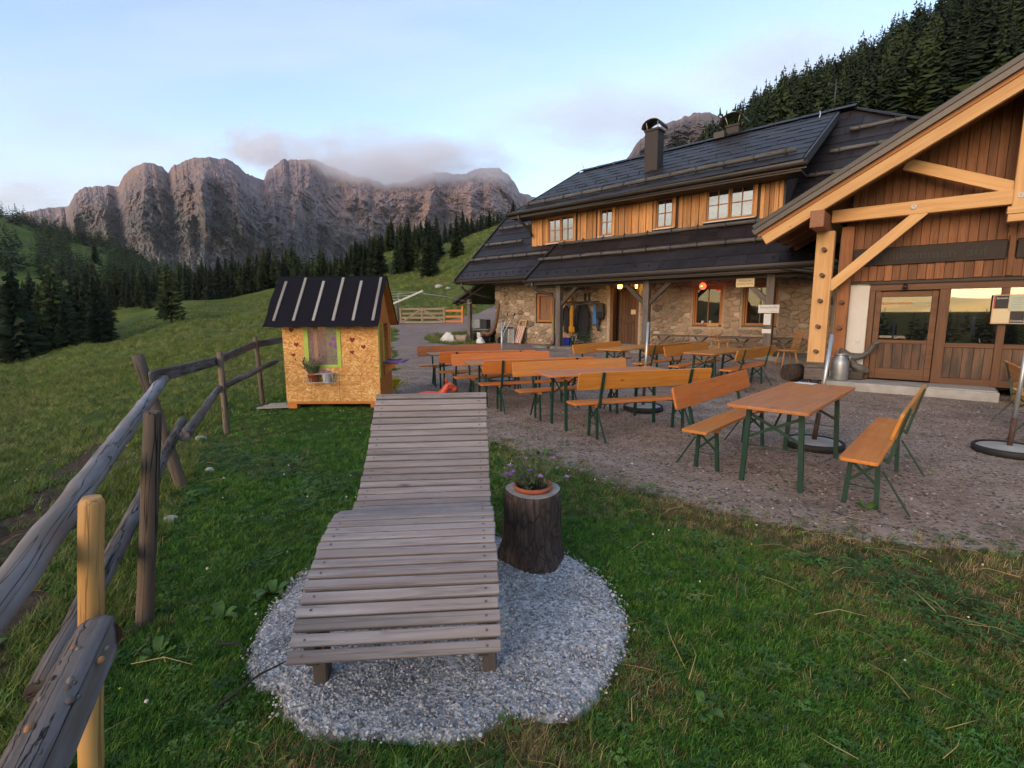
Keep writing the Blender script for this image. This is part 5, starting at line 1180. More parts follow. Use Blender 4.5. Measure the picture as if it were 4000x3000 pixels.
# ------------------------------------------------------------------ children's playhouse
def mat_osb():
    m = M('osb'); v = m.tc(); cs = []
    base = None
    f = None
    for i, (rot, sc_) in enumerate(((.4, 48), (1.35, 56), (-.7, 52), (2.2, 46), (.95, 60), (-.15, 54))):
        vo = m.n('ShaderNodeTexVoronoi'); vo.inputs['Scale'].default_value = sc_; m.l(m.map((.26, .05, 1), src=m.map((1, 1, 1), (0, rot, 0), rand=13.)), vo.inputs[0]); s = m.n('ShaderNodeSeparateColor'); m.l(vo.outputs['Color'], s.inputs[0])
        if f is None: f = s.outputs[0]
        else:
            g_ = m.math('GREATER_THAN', s.outputs[1], .62); f = m.math('ADD', m.math('MULTIPLY', f, m.math('SUBTRACT', 1., g_)), m.math('MULTIPLY', s.outputs[0], g_))
    c = m.ramp(f, [(.05, (.46, .19, .042)), (.35, (.60, .295, .082)), (.7, (.68, .375, .125)), (.95, (.80, .53, .24))])
    c = m.mix(m.rng(m.noise(v, 3, 4), .4, .7, 0, .3), c, (.46, .18, .045)); m.bump(f, .25, .004); m.set(m.tint(c, .06), .6, 0, .35)
mat_osb()
plain('lime_paint', (.36, .47, .07), .6, var=.1); plain('roof_felt', (.011, .011, .016), .95, 0, .1, .25, 40, .3); plain('heart_red', (.20, .014, .012), .7); plain('orange_board', (.50, .165, .03), .6, var=.15); plain('purple_paint', (.105, .055, .22), .55)
wood('batten_grey', (.19, .17, .155), (.40, .37, .35), grain=22, amt=.14, rough=.8)
PHL = (-3.86, 8.29, Hz(-3.2, 8.5) + .10)
PH = thing('playhouse', 'orange chipboard playhouse with red hearts and black felt roof', 'playhouse', PHL, R(-1.0)); PH.scale = (.945, .945, .97)
FWs = .022
def pbx(name, x0, x1, y0, y1, z0, z1, mat, bevel=.002, par=None): return G().bx(x0, x1, y0, y1, z0, z1).obj(name, mat, par or PH, bevel=bevel)
for x0, x1, z0, z1 in ((0, .455, .0, 1.36), (.458, .972, .0, .63), (.975, 1.362, .0, .46), (.975, 1.71, .463, 1.36), (1.365, 1.71, .0, .46)): pbx('wall_panel', x0, x1, 0, FWs, z0, z1, 'osb')
pbx('wall_panel', 0, 1.71, .84, .86, 0, .55, 'osb'); pbx('wall_panel', 0, .022, .03, .83, 0, 1.36, 'osb'); pbx('wall_panel', 0, .45, .84, .86, .553, 1.36, 'osb'); pbx('wall_panel', 1.25, 1.71, .84, .86, .553, 1.36, 'osb'); pbx('wall_panel', 1.688, 1.71, .03, .30, 0, 1.36, 'orange_board'); pbx('wall_panel', 1.688, 1.71, .30, .68, 0, .62, 'orange_board'); pbx('wall_panel', 1.688, 1.71, .68, .83, 0, 1.36, 'orange_board')
G().add([(1.70, .02, 1.36), (1.70, .84, 1.36), (1.70, .43, 2.1), (1.68, .02, 1.36), (1.68, .84, 1.36), (1.68, .43, 2.1)], [(0, 1, 2), (5, 4, 3), (0, 3, 4, 1), (1, 4, 5, 2), (2, 5, 3, 0)]).obj('gable', 'orange_board', PH)
for x0, x1, z0, z1 in ((.38, .46, .62, 1.36), (.97, 1.04, .60, 1.36), (.46, .97, .60, .655)): pbx('window_trim', x0, x1, -.012, -.001, z0, z1, 'lime_paint')
pbx('corner_trim', 1.712, 1.722, .01, .07, .42, 1.36, 'lime_paint'); pbx('corner_trim', 1.712, 1.722, .28, .33, .62, 1.36, 'lime_paint')
pbx('floor', .03, 1.68, .03, .83, -.02, .03, 'orange_board')
def mat_film():
    m = M('plexiglass'); tr = m.n('ShaderNodeBsdfTransparent'); mx = m.n('ShaderNodeMixShader'); mx.inputs[0].default_value = .42; m.set((.42, .30, .27), .25, 0, .5); m.l(tr.outputs[0], mx.inputs[1]); m.l(m.b.outputs[0], mx.inputs[2]); m.l(mx.outputs[0], m.out.inputs[0])
mat_film()
W = G().add([(.46, -.003, .655), (.97, -.003, .655), (.97, -.003, 1.34), (.46, -.003, 1.34)], [(0, 1, 2, 3)]).obj('window_pane', 'plexiglass', PH)
pbx('window_stud', .53, .60, .06, .10, .3, 1.36, 'orange_board'); pbx('window_stud', .5, .95, .06, .1, 1.30, 1.36, 'orange_board')
for x, z in ((.92, 1.10), (.86, 1.01), (.955, .97)):
    g = G()
    for q in range(5): a = q * 2 * math.pi / 5; g.add([(x + .018 * math.cos(a) + .017 * math.cos(t), -.006, z + .018 * math.sin(a) + .017 * math.sin(t)) for t in np.linspace(0, 2 * math.pi, 9)[:-1]], [tuple(range(8))])
    g.obj('flower_print', 'petal_purple', W)
for px_, py_, s_, a in ((470, 790, 1., -.12), (512, 932, 1., .05), (475, 1035, .85, 0.1), (1083, 888, 1.1, -.05), (1195, 957, .95, .25), (1078, 1010, .9, .2)):
    x, z = (px_ - 375) * .00176, (1505 - py_) * .00176; P = []
    for t in np.linspace(0, 2 * math.pi, 24, endpoint=False):
        hx = 16 * math.sin(t) ** 3; hz = 13 * math.cos(t) - 5 * math.cos(2 * t) - 2 * math.cos(3 * t) - math.cos(4 * t); hx, hz = hx * math.cos(a) - hz * math.sin(a), hx * math.sin(a) + hz * math.cos(a); P.append((x + hx * .0029 * s_, -.0025, z + hz * .0029 * s_))
    G().add(P, [tuple(range(24))]).obj('painted_heart', 'heart_red', PH)
# roof
RX0, RX1, EY, EZ, RY, RZ = -.20, 1.80, -.25, 1.34, .43, 2.18
g = G(); V = []
for x in (RX0 + .02, RX1 - .02):
    V += [(x, EY, EZ), (x, RY, RZ), (x, 2 * RY - EY, EZ), (x, 2 * RY - EY, EZ - .03), (x, RY, RZ - .03), (x, EY, EZ - .03)]
g.add(V, [(0, 6, 7, 1), (1, 7, 8, 2), (3, 9, 10, 4), (4, 10, 11, 5), (0, 5, 11, 6), (2, 8, 9, 3), (0, 1, 4, 5), (1, 2, 3, 4), (6, 11, 10, 7), (7, 10, 9, 8)]); g.obj('roof_boards', 'orange_board', PH)
V = []; nx, ny = 26, 12
for i in range(ny + 1):
    t = i / ny
    for j in range(nx + 1):
        s_ = j / nx; x = RX0 + (RX1 - RX0) * s_ + (.0 if 0 < j < nx else (.01 * math.sin(t * 9))); V.append((x + (.02 - .0) * 0, EY - .03 + (RY - EY + .03) * t, EZ - .035 + (RZ - EZ + .045) * t + .012 + .006 * math.sin(s_ * 40 + t * 5) * (1 - t)))
k0 = (ny + 1) * (nx + 1)
for i in range(1, 4):
    for j in range(nx + 1): s_ = j / nx; V.append((RX0 + (RX1 - RX0) * s_, RY + (RY - EY + .03) * i / 3, RZ + .022 - (RZ - EZ + .045) * i / 3))
F = [(i * (nx + 1) + j, i * (nx + 1) + j + 1, (i + 1) * (nx + 1) + j + 1, (i + 1) * (nx + 1) + j) for i in range(ny + 3) for j in range(nx)]
RFp = G().add(V, F, True).obj('roof_felt', 'roof_felt', PH)
for k in range(6):
    x = -.03 + k * .345; zf = lambda y: EZ - .023 + (RZ - EZ + .045) * (y - EY + .03) / (RY - EY + .03) + .017; ya, yb = EY + .04, RY - .04 - (.05 if k % 2 == 0 else 0); a = Vector((x, ya, zf(ya))); b = Vector((x + .01, yb, zf(yb))); stick('roof_batten', a, b, .048, .022, 'batten_grey', PH, bevel=.003)
# counter on the side
G().bx(1.72, 2.08, .22, .70, .66, .685).obj('counter', 'purple_paint', PH, bevel=.004); G().add([(1.72, .3, .655), (1.98, .3, .655), (1.72, .3, .42), (1.72, .34, .655), (1.98, .34, .655), (1.72, .34, .42)], [(0, 1, 2), (5, 4, 3), (0, 3, 4, 1), (1, 4, 5, 2), (2, 5, 3, 0)]).obj('bracket', 'orange_board', PH); G().bx(1.73, 1.95, .45, .68, .686, .70).obj('counter_trim', 'roof_metal', PH)
for x, y_ in ((.1, .1), (1.6, .1), (.1, .75), (1.6, .75)): pbx('foot', x - .08, x + .08, y_ - .1, y_ + .1, -.12, -.03, 'orange_board')
stick('sill_beam', (.02, .02, -.022), (1.70, .02, -.022), .06, .04, 'orange_board', PH)
# flower basket under the window
BK = thing('flower_basket', 'white wire basket with lavender and violet pots on the playhouse front', 'basket', PHL, R(-1.0)); BK.scale = (.945, .945, .97)
bx0, bx1, by, bz = .45, .92, -.17, .36
g = G()
for z in (bz, bz + .15): g.tube([(bx0, -.01, z), (bx0, by, z), (bx1, by, z), (bx1, -.01, z)], .006, 6)
for x in (bx0, bx0 + .09, (bx0 + bx1) / 2 + .1, bx1): g.tube([(x, by, bz), (x, by, bz + .15)], .005, 6)
for x in (bx0, bx1): g.tube([(x, -.01, bz), (x, -.01, bz + .16)], .005, 6)
g.obj('wire_frame', 'sill_white', BK)
G().lathe([(.07, 0), (.095, .12), (.10, .12), (.10, .155), (.088, .155), (.08, .13), (0, .13)], 18, (.55, -.09, bz)).obj('clay_pot', 'terracotta', BK); G().lathe([(.06, 0), (.085, .15), (.092, .16), (.08, .15), (0, .13)], 18, (.79, -.09, bz)).obj('zinc_pot', 'sill_white', BK)
plain('lavender_green', (.07, .095, .04), .85, var=.3); plain('lavender_bud', (.055, .022, .075), .85)
rg = random.Random(4); g = G(); gb = G()
for i in range(90):
    a = rg.uniform(0, 6.28); L_ = rg.uniform(.14, .36); d = Vector((math.cos(a) * rg.uniform(0, .7) - .2, math.sin(a) * .4, 1)).normalized() * L_; b = Vector((.55 + .06 * math.cos(a), -.09 + .05 * math.sin(a), bz + .13)); t_ = b + d
    g.add([b, b + d * .5 + Vector((.006, 0, 0)), t_, b + d * .5 - Vector((.006, 0, 0))], [(0, 1, 2, 3)]); 
    for q in range(2): c = b + d * rg.uniform(.2, .7); e = Vector((rg.uniform(-1, 1), rg.uniform(-1, 1), .6)) * .03; g.add([c, c + e + Vector((0, 0, .006)), c + e * 1.5], [(0, 1, 2)])
    if i % 2 == 0: gb.lathe([(0, -.02), (.007, -.008), (.006, .018), (0, .03)], 5, t_)
o = g.obj('lavender', 'lavender_green', BK); o['kind'] = 'stuff'; o = gb.obj('lavender_buds', 'lavender_bud', BK); o['kind'] = 'stuff'
g = G()
for i in range(26):
    c = Vector((.79 + rg.uniform(-.07, .08), -.10 + rg.uniform(-.06, .05), bz + .16 + rg.uniform(0, .05)))
    for q in range(5): a = q * 1.256 + i; g.add([c, c + Vector((math.cos(a) * .016 - .004 * math.sin(a), -.008, math.sin(a) * .016)), c + Vector((math.cos(a + .5) * .016, -.010, math.sin(a + .5) * .016))], [(0, 1, 2)])
o = g.obj('violets', 'petal_violet', BK); o['kind'] = 'stuff'
# old pallet under the playhouse
PL = thing('wooden_pallet', 'grey pallet boards sticking out from under the playhouse', 'pallet', (-4.0, 8.3, Hz(-4.2, 8.5)), R(-7.4))
for i in range(3): stick('board', (-.42, .02 + i * .17, .05 + .0 * i), (.3, .10 + i * .17, .075), .10, .025, 'batten_grey', PL)
stick('bearer', (-.40, .0, .025), (-.32, .5, .025), .06, .05, 'slat_under', PL)
# ------------------------------------------------------------------ things along the lodge wall
plain('cloth_yellow', (.62, .46, .03), .8, var=.12); plain('cloth_amber', (.60, .26, .012), .75, var=.12); plain('cloth_black', (.012, .012, .014), .85, var=.3); plain('cloth_grey', (.040, .036, .034), .85, var=.3); plain('cloth_blue', (.035, .16, .46), .8, var=.12); plain('cloth_white', (.55, .53, .50), .85)
def garment(name, label, cat, u, n, zt, zb, wt, wb, mat, seed, split=0., sleeves=True, depth=.07):
    """a garment hanging from a hook: gathered at the top, folds opening downward"""
    rg = random.Random(seed); o = thing(name, label, cat, hw(u, n, 0), HYAW); seg = 28; rows = 12; V = []
    ph = [rg.uniform(0, 6.28) for _ in range(4)]
    for i in range(rows + 1):
        t = i / rows; z = zt + (zb - zt) * t; w_ = (wt + (wb - wt) * min(1, t * 2.2) ** .8) / 2; w_ *= 1 + .06 * math.sin(t * 5 + ph[0]); cx = .02 * math.sin(t * 3 + ph[1])
        for k in range(seg):
            a = 2 * math.pi * k / seg; fold = 1 + (.05 + .13 * t) * math.sin(5 * a + ph[2]) + .05 * t * math.sin(9 * a + ph[3])
            V.append((cx + w_ * math.cos(a) * fold, depth * (.5 + .5 * min(1, t * 3)) * math.sin(a) * fold, z + (.02 * math.sin(3 * a + ph[1]) if i == rows else 0)))
    F = [(i * seg + k, i * seg + (k + 1) % seg, (i + 1) * seg + (k + 1) % seg, (i + 1) * seg + k) for i in range(rows) for k in range(seg)] + [tuple(range(seg)), tuple(rows * seg + k for k in reversed(range(seg)))]
    G().add(V, F, True).obj('body', mat, o)
    if sleeves:
        for s in (-1, 1): G().tube([(s * wt * .35, -.02, zt - .06), (s * wb * .52, -.05, zt - .25), (s * wb * .58, -.06, zt + (zb - zt) * .55), (s * wb * .55, -.06, zt + (zb - zt) * .78)], [.045, .055, .05, .045], 9, wob=.12).obj('sleeve', mat, o)
    return o
CR = thing('coat_rack', 'plank shelf with coat pegs on the stone wall beside the door', 'coat rack', HO, HYAW)
stick('shelf', h3(3.62, .16, 1.99), h3(5.12, .16, 1.99), .24, .03, 'old_post', CR); stick('peg_rail', h3(3.62, .07, 1.88), h3(5.2, .07, 1.88), .03, .08, 'old_post', CR)
for u in (3.8, 4.05, 4.3, 4.55, 4.8, 5.03, 5.2): pole('peg', h3(u, .08, 1.88), h3(u, .17, 1.9), .012, .012, 'old_dark', CR, 6)
for u in (4.5, 4.68): stick('bracket', h3(u, .05, 2.0), h3(u, .05, 2.3), .10, .05, 'old_dark', CR, upv=(0, 1, 0))
garment('rain_cape', 'bright yellow and white cape hanging by the downpipe', 'cape', 3.22, .22, 1.78, .80, .03, .20, 'cloth_yellow', 1, sleeves=False, depth=.05)
garment('jacket', 'short black jacket with a pale stripe at the left end of the coat rack', 'jacket', 3.78, .2, 1.86, .86, .10, .26, 'cloth_black', 2)
garment('jacket', 'amber yellow raincoat on the coat rack', 'jacket', 4.04, .22, 1.86, .84, .07, .24, 'cloth_amber', 3, sleeves=False)
garment('overalls', 'long black overalls in the middle of the coat rack', 'overalls', 4.55, .24, 1.88, .62, .30, .42, 'cloth_black', 4, depth=.10)
garment('jacket', 'dark grey jacket between the amber raincoat and the overalls', 'jacket', 4.28, .18, 1.86, .85, .12, .22, 'cloth_grey', 5)
garment('jacket', 'bright blue jacket at the right end of the coat rack', 'jacket', 5.02, .22, 1.86, 1.14, .06, .14, 'cloth_blue', 6, sleeves=False, depth=.06)
BPK = thing('backpack', 'dark grey backpack hanging beside the blue jacket', 'backpack', hw(5.25, .2), HYAW)
G().bx(-.14, .14, -.10, .10, 1.35, 1.93).obj('pack', 'cloth_grey', BPK, bevel=.07, seg=3); G().bx(-.11, .11, -.15, -.09, 1.38, 1.62).obj('pocket', 'cloth_black', BPK, bevel=.04, seg=2); G().tube([(-.08, .0, 1.4), (-.10, -.02, 1.15), (-.05, -.02, .92)], [.05, .055, .05], 8, wob=.2).obj('hanging_strap', 'cloth_grey', BPK)
garment('work_hat', 'amber hat lying on the coat rack shelf', 'hat', 3.88, .18, 2.22, 2.01, .05, .22, 'cloth_amber', 9, sleeves=False, depth=.09)
# floor clutter under the rack
plain('blue_plastic', (.012, .03, .30), .4); plain('green_plastic', (.020, .045, .022), .5); plain('red_paint', (.33, .022, .018), .45); plain('zinc', (.33, .34, .34), .42, .7, .5, .2); plain('tyre_black', (.012, .012, .012), .85); plain('bag_white', (.62, .62, .62), .35, 0, .5, .1); plain('bag_yellow', (.55, .50, .20), .4); plain('quad_black', (.016, .016, .017), .5); plain('stripe_red', (.42, .10, .06), .8)
wood('pale_wood', (.42, .25, .13), (.62, .42, .26), grain=20, amt=.08); wood('orange_fence', (.42, .125, .022), (.56, .20, .045), grain=20, amt=.1); wood('gate_wood', (.20, .145, .105), (.34, .255, .195), grain=20, amt=.14)
def crate(u, n, z, w_, d, h, mat, name, label):
    o = thing(name, label, 'crate', hw(u, n, z), HYAW)
    for x0, x1, y0, y1 in ((-w_ / 2, w_ / 2, -d / 2, -d / 2 + .02), (-w_ / 2, w_ / 2, d / 2 - .02, d / 2), (-w_ / 2, -w_ / 2 + .02, -d / 2 + .02, d / 2 - .02), (w_ / 2 - .02, w_ / 2, -d / 2 + .02, d / 2 - .02)): G().bx(x0, x1, y0, y1, 0, h).obj('side', mat, o, bevel=.004)
    G().bx(-w_ / 2 + .02, w_ / 2 - .02, -d / 2 + .02, d / 2 - .02, .0, .02).obj('bottom', mat, o); return o
crate(4.32, .95, .425, .34, .28, .26, 'blue_plastic', 'plastic_crate', 'bright blue plastic box on the apron under the jackets')
o = thing('wire_crate', 'dark green lattice crate leaning on the wall under the overalls', 'crate', hw(4.68, .35, .43), HYAW)
for i in range(9): stick('bar', (-.36 + i * .09, -.18, 0), (-.36 + i * .09, .02, .42), .02, .02, 'green_plastic', o)
for i in range(5): stick('rail', (-.37, -.18 + i * .05, i * .104 + .004), (.37, -.18 + i * .05, i * .104 + .004), .022, .022, 'green_plastic', o)
def boot(u, n, lab, mat, rz):
    o = thing('rubber_boot', lab, 'boot', hw(u, n, .425), HYAW + rz)
    G().tube([(0, 0, .33), (0, .0, .18), (0, -.005, .08)], [.065, .06, .058], 12).obj('shaft', mat, o); G().tube([(0, .06, .045), (0, -.04, .05), (0, -.14, .04), (0, -.18, .03)], [.045, .058, .05, .03], 10).obj('foot', mat, o); G().bx(-.048, .048, -.19, .075, 0, .018).obj('sole', 'tyre_black', o, bevel=.006)
boot(3.84, 1.0, 'left one of the pair of black rubber boots under the jackets', 'cloth_black', .2); boot(3.99, 1.02, 'right one of the pair of black rubber boots, next to the blue box', 'cloth_black', -.1); boot(4.60, 1.0, 'green rubber boot standing right of the blue box', 'green_plastic', .1)
o = thing('toy_cart', 'small wooden toy cart with a red toadstool at the foot of the post', 'toy cart', hw(3.68, .72, .43), HYAW); 
G().bx(-.16, .16, -.1, .1, .10, .15).obj('tray', 'pale_wood', o, bevel=.004)
for s in (-1, 1):
    for t in (-1, 1): G().lathe([(0, -.015), (.07, -.015), (.07, .015), (0, .015)], 14, rot=Matrix.Rotation(R(90), 3, 'X')).obj('wheel', 'brick_red', o, loc=(s * .12, t * .115, .07))
G().tube([(.16, 0, .12), (.34, 0, .30)], .008, 5).obj('drawbar', 'pale_wood', o)
o2 = thing('toadstool_toy', 'red spotted toadstool standing on the toy cart', 'ornament', hw(3.68, .72, .58), HYAW); G().lathe([(.03, 0), (.025, .08)], 10).obj('stalk', 'sill_white', o2); G().lathe([(.085, .07), (.08, .11), (.05, .145), (0, .16)], 14).obj('cap', 'red_paint', o2)
# deck chair, wheelbarrow, bag, driftwood
DC = thing('deck_chair', 'folded wooden deck chair with red and white striped cloth leaning on the wall', 'deck chair', hw(1.52, .45, .24), HYAW)
for s in (-1, 1): stick('side_rail', (s * .19 - .02, -.05, 0), (s * .17 + .05, .40, 1.10), .04, .03, 'pale_wood', DC)
for z, y in ((.03, -.04), (1.04, .38), (.80, .28)): stick('crossbar', (-.19, y, z), (.21, y, z), .03, .04, 'pale_wood', DC)
for i in range(7): stick('cloth_stripe', (-.145 + i * .046, -.02 + .012 * math.sin(i), .14), (-.115 + i * .046, .25, .78), .046, .006, 'stripe_red' if i % 2 else 'cloth_white', DC, bevel=0, upv=(0, 1, 0))
WB = thing('wheelbarrow', 'grey steel wheelbarrow tipped up against the stone wall', 'wheelbarrow', hw(.98, .5, .24), HYAW)
V = []
for (x0, x1, z0, z1, y) in ((-.16, .42, .04, .80, -.02), (-.08, .34, .12, .72, .20)): V += [(x0, y, z0), (x1, y, z0), (x1 + .02, y + .03, z1), (x0 + .02, y + .03, z1)]
o = G().add(V, [(4, 5, 6, 7), (0, 1, 5, 4), (1, 2, 6, 5), (2, 3, 7, 6), (3, 0, 4, 7)]).obj('tray', 'zinc', WB, bevel=.03, seg=2); md = o.modifiers.new('t', 'SOLIDIFY'); md.thickness = .008
for s in (0, 1): G().tube([(-.20 + s * .12, -.14, .06), (-.14 + s * .12, -.10, .55), (-.05 + s * .24, .0, .95), (-.02 + s * .36, .1, 1.24)], .017, 8).obj('handle_tube', 'galv_pipe', WB); pole('grip', (-.02 + s * .36, .1, 1.22), (-.0 + s * .38, .12, 1.36), .022, .022, 'tyre_black', WB, 8)
G().lathe([(.05, -.04), (.13, -.045), (.175, -.03), (.175, .03), (.13, .045), (.05, .04)], 22, rot=Matrix.Rotation(R(75), 3, 'Y') @ Matrix.Rotation(0, 3, 'X')).obj('wheel', 'tyre_black', WB, loc=(-.22, -.10, .20)); G().lathe([(0, -.05), (.05, -.05), (.05, .05), (0, .05)], 12, rot=Matrix.Rotation(R(75), 3, 'Y')).obj('hub', 'zinc', WB, loc=(-.22, -.10, .20))
G().tube([(-.17, -.13, .55), (.05, -.06, .40)], .013, 6).obj('leg_tube', 'galv_pipe', WB)
BG = thing('rubbish_bag', 'tied white and yellow plastic bag on the grass by the lodge corner', 'plastic bag', hw(-.12, .9, .22), HYAW); seg = 18; V = []
rg = random.Random(12)
for r_, z in ((.12, 0), (.20, .05), (.21, .14), (.18, .24), (.12, .32), (.05, .37), (.03, .39), (.07, .43)): V += [(r_ * math.cos(2 * math.pi * k / seg) * rg.uniform(.85, 1.12), r_ * .85 * math.sin(2 * math.pi * k / seg) * rg.uniform(.85, 1.12), z + rg.uniform(-.01, .01)) for k in range(seg)]
G().add(V, [(i * seg + k, i * seg + (k + 1) % seg, (i + 1) * seg + (k + 1) % seg, (i + 1) * seg + k) for i in range(7) for k in range(seg)] + [tuple(range(seg))]).obj('bag', 'bag_white', BG); G().lathe([(.032, 0), (.036, .012), (.032, .024)], 10, (0, 0, .375)).obj('tie', 'red_paint', BG)
DF = thing('driftwood', 'twisted grey root standing at the corner of the stone wall', 'driftwood', hw(.15, .62, .25), HYAW)
G().tube([(-.35, -.1, .0), (-.38, -.1, .25), (-.30, -.1, .50), (-.18, -.08, .52), (-.05, -.05, .45), (.12, .0, .52), (.28, .05, .78), (.36, .1, 1.15), (.42, .12, 1.5), (.46, .15, 1.72)], [.08, .085, .10, .12, .10, .085, .08, .065, .055, .045], 10, wob=.25).obj('root', 'peg_wood', DF)
# quad bike under the lean-to
QB = thing('quad_bike', 'small quad bike with a grey luggage box parked under the lean-to', 'quad bike', hw(-.55, .15, .2), HYAW)
for x in (-.42, .36):
    for y in (-.15, .75): o = G().lathe([(.10, -.09), (.22, -.10), (.26, -.07), (.26, .07), (.22, .10), (.10, .09)], 20, rot=Matrix.Rotation(R(90), 3, 'Y')).obj('wheel', 'tyre_black', QB, loc=(x, y, .26)); G().lathe([(0, -.06), (.10, -.06), (.10, .06), (0, .06)], 12, rot=Matrix.Rotation(R(90), 3, 'Y')).obj('rim', 'zinc', o)
G().bx(-.28, .22, -.2, .9, .40, .62).obj('body', 'quad_black', QB, bevel=.05, seg=2); G().bx(-.5, .42, -.28, .16, .58, .64).obj('mudguard', 'quad_black', QB, bevel=.02); G().tube([(-.5, -.3, .70), (.45, -.3, .70)], .013, 6).obj('rack', 'zinc', QB); G().tube([(-.38, -.28, .66), (-.2, -.28, .74), (.05, -.28, .70), (.3, -.28, .73)], .012, 6).obj('hose', 'green_plastic', QB)
LB = G().bx(-.62, .02, -.36, -.05, .74, 1.14).obj('luggage_box', 'zinc', QB, bevel=.02); G().bx(.03, .40, -.34, -.05, .72, 1.12).obj('dark_box', 'quad_black', QB, bevel=.02)
G().bx(-.20, -.0, -.312, -.302, .34, .56).obj('number_plate', 'paper_white', QB, bevel=.004); text('lettering', 'L-61\n76 KV', .07, 'paper_black', QB, (-.10, -.315, .45), (R(90), 0, 0), .0008)
# log, tarp
TB = thing('timber_log', 'split log lying beside the lean-to post', 'log', hw(-1.55, .75, .2), HYAW); o = pole('log', (-.5, 0, .24), (.5, .05, .27), .17, .18, 'gate_wood', TB, 12, 6, .1)
TP = thing('tarpaulin', 'crumpled pinkish white sheet thrown over a heap by the track', 'tarpaulin', hw(-2.0, 1.0, .2), HYAW); TP.scale = (.72, .72, .72); V = []; nx = 16; rg = random.Random(2)
for i in range(nx + 1):
    for j in range(nx + 1):
        x, y = (i / nx - .5) * 1.25, (j / nx - .5) * .9; r_ = math.hypot(x / .62, y / .45); V.append((x * 1.1 + .05 * math.sin(j), y + .05 * math.sin(i * 1.7), max(0, .78 * max(0, 1 - r_ ** 1.6) ** .7) + .06 * math.sin(i * 1.9 + j) * max(0, 1 - r_ * .6) + .01))
G().add(V, [(i * (nx + 1) + j, (i + 1) * (nx + 1) + j, (i + 1) * (nx + 1) + j + 1, i * (nx + 1) + j + 1) for i in range(nx) for j in range(nx)], True).obj('sheet', 'cloth_white', TP)
# rustic plank table along the wall, chairs
RT = thing('plank_bench', 'long weathered plank on crossed branch legs along the stone wall', 'plank bench', hw(9.7, .7, .42), HYAW)
for a, b, y, z in ((-2.1, 0.1, -.08, .44), (-.1, 2.1, -.05, .42), (-2.05, 2.05, .12, .43)): stick('plank', (a, y, z), (b, y + .02, z - .01), .19, .05, 'old_post', RT, bevel=.012)
for x in (-1.9, -.7, .5, 1.6):
    pole('leg', (x - .22, -.18, -.02), (x + .22, .14, .42), .028, .024, 'post_brown', RT, 8, 3, .1); pole('leg', (x + .25, -.14, -.02), (x - .18, .1, .42), .028, .024, 'post_brown', RT, 8, 3, .1)
wood('chair_wood', (.34, .15, .045), (.48, .25, .09), grain=20, amt=.06)
def chair(u, n, z, rz, label):
    o = thing('wooden_chair', label, 'chair', hw(u, n, z), HYAW + rz, 'spindle-backed wooden chairs')
    G().prism(rounded(.42, .40, .08), .43, .462).obj('seat', 'chair_wood', o, bevel=.008, seg=2)
    for sx in (-1, 1):
        for sy in (-1, 1): pole('leg', (sx * .13, sy * .12, .44), (sx * .21, sy * .20, 0), .021, .014, 'chair_wood', o, 8)
    for i in range(5): pole('spindle', (-.14 + i * .07, .16, .46), (-.17 + i * .085, .25, .84), .009, .008, 'chair_wood', o, 6)
    stick('top_rail', (-.21, .255, .86), (.21, .255, .86), .022, .09, 'chair_wood', o, bevel=.008)
chair(11.75, 2.35, .20, R(-55), 'wooden chair with spindle back standing before the porch post'); chair(10.0, 1.95, .38, R(150), 'wooden chair with plain back at the plank bench under the window')
o = thing('wood_block', 'round log section lying by the porch post', 'log', hw(12.1, 3.35, .02), HYAW); pole('log', (-.1, -.12, .20), (.08, .16, .2), .19, .19, 'stump_bark', o, 16)
# signs on the right post
SG = thing('stamp_sign', 'white board reading Stempelstelle on the right hand roof post', 'sign', hw(11.1, 1.615, 1.55), HYAW)
G().bx(-.25, .25, -.015, 0, .0, .21).obj('board', 'paper_white', SG, bevel=.003); text('lettering', 'Stempelstelle', .078, 'print_grey', SG, (0, -.017, .145), (R(90), 0, 0), .0006); text('small_print', 'o  Hüttenstempel', .026, 'print_grey', SG, (.1, -.017, .04), (R(90), 0, 0), .0006)
for z0, z1, w_, lab in ((1.24, 1.53, .17, 'white notice sheet pinned under the Stempelstelle board'), (1.02, 1.13, .22, 'small white card lowest on the roof post')):
    o = hb(G(), -w_ / 2, w_ / 2, 0, .004, 0, z1 - z0).obj('notice_sheet', 'paper_white', None, loc=hw(11.08, 1.612, z0), rot=(0, 0, HYAW)); tag(o, lab, 'notice')
SG = thing('altitude_sign', 'cream wooden board giving the altitude, fixed to the roof brace', 'sign', hw(10.48, 1.60, 2.24), HYAW)
G().bx(-.23, .23, -.02, 0, .0, .23).obj('board', 'paper_cream', SG, bevel=.004); text('lettering', 'Rattnig Alm', .066, 'print_brown', SG, (0, -.022, .165), (R(90), 0, 0), .0006); text('lettering', 'Seehöhe 1521m', .062, 'print_brown', SG, (0, -.022, .085), (R(90), 0, 0), .0006)
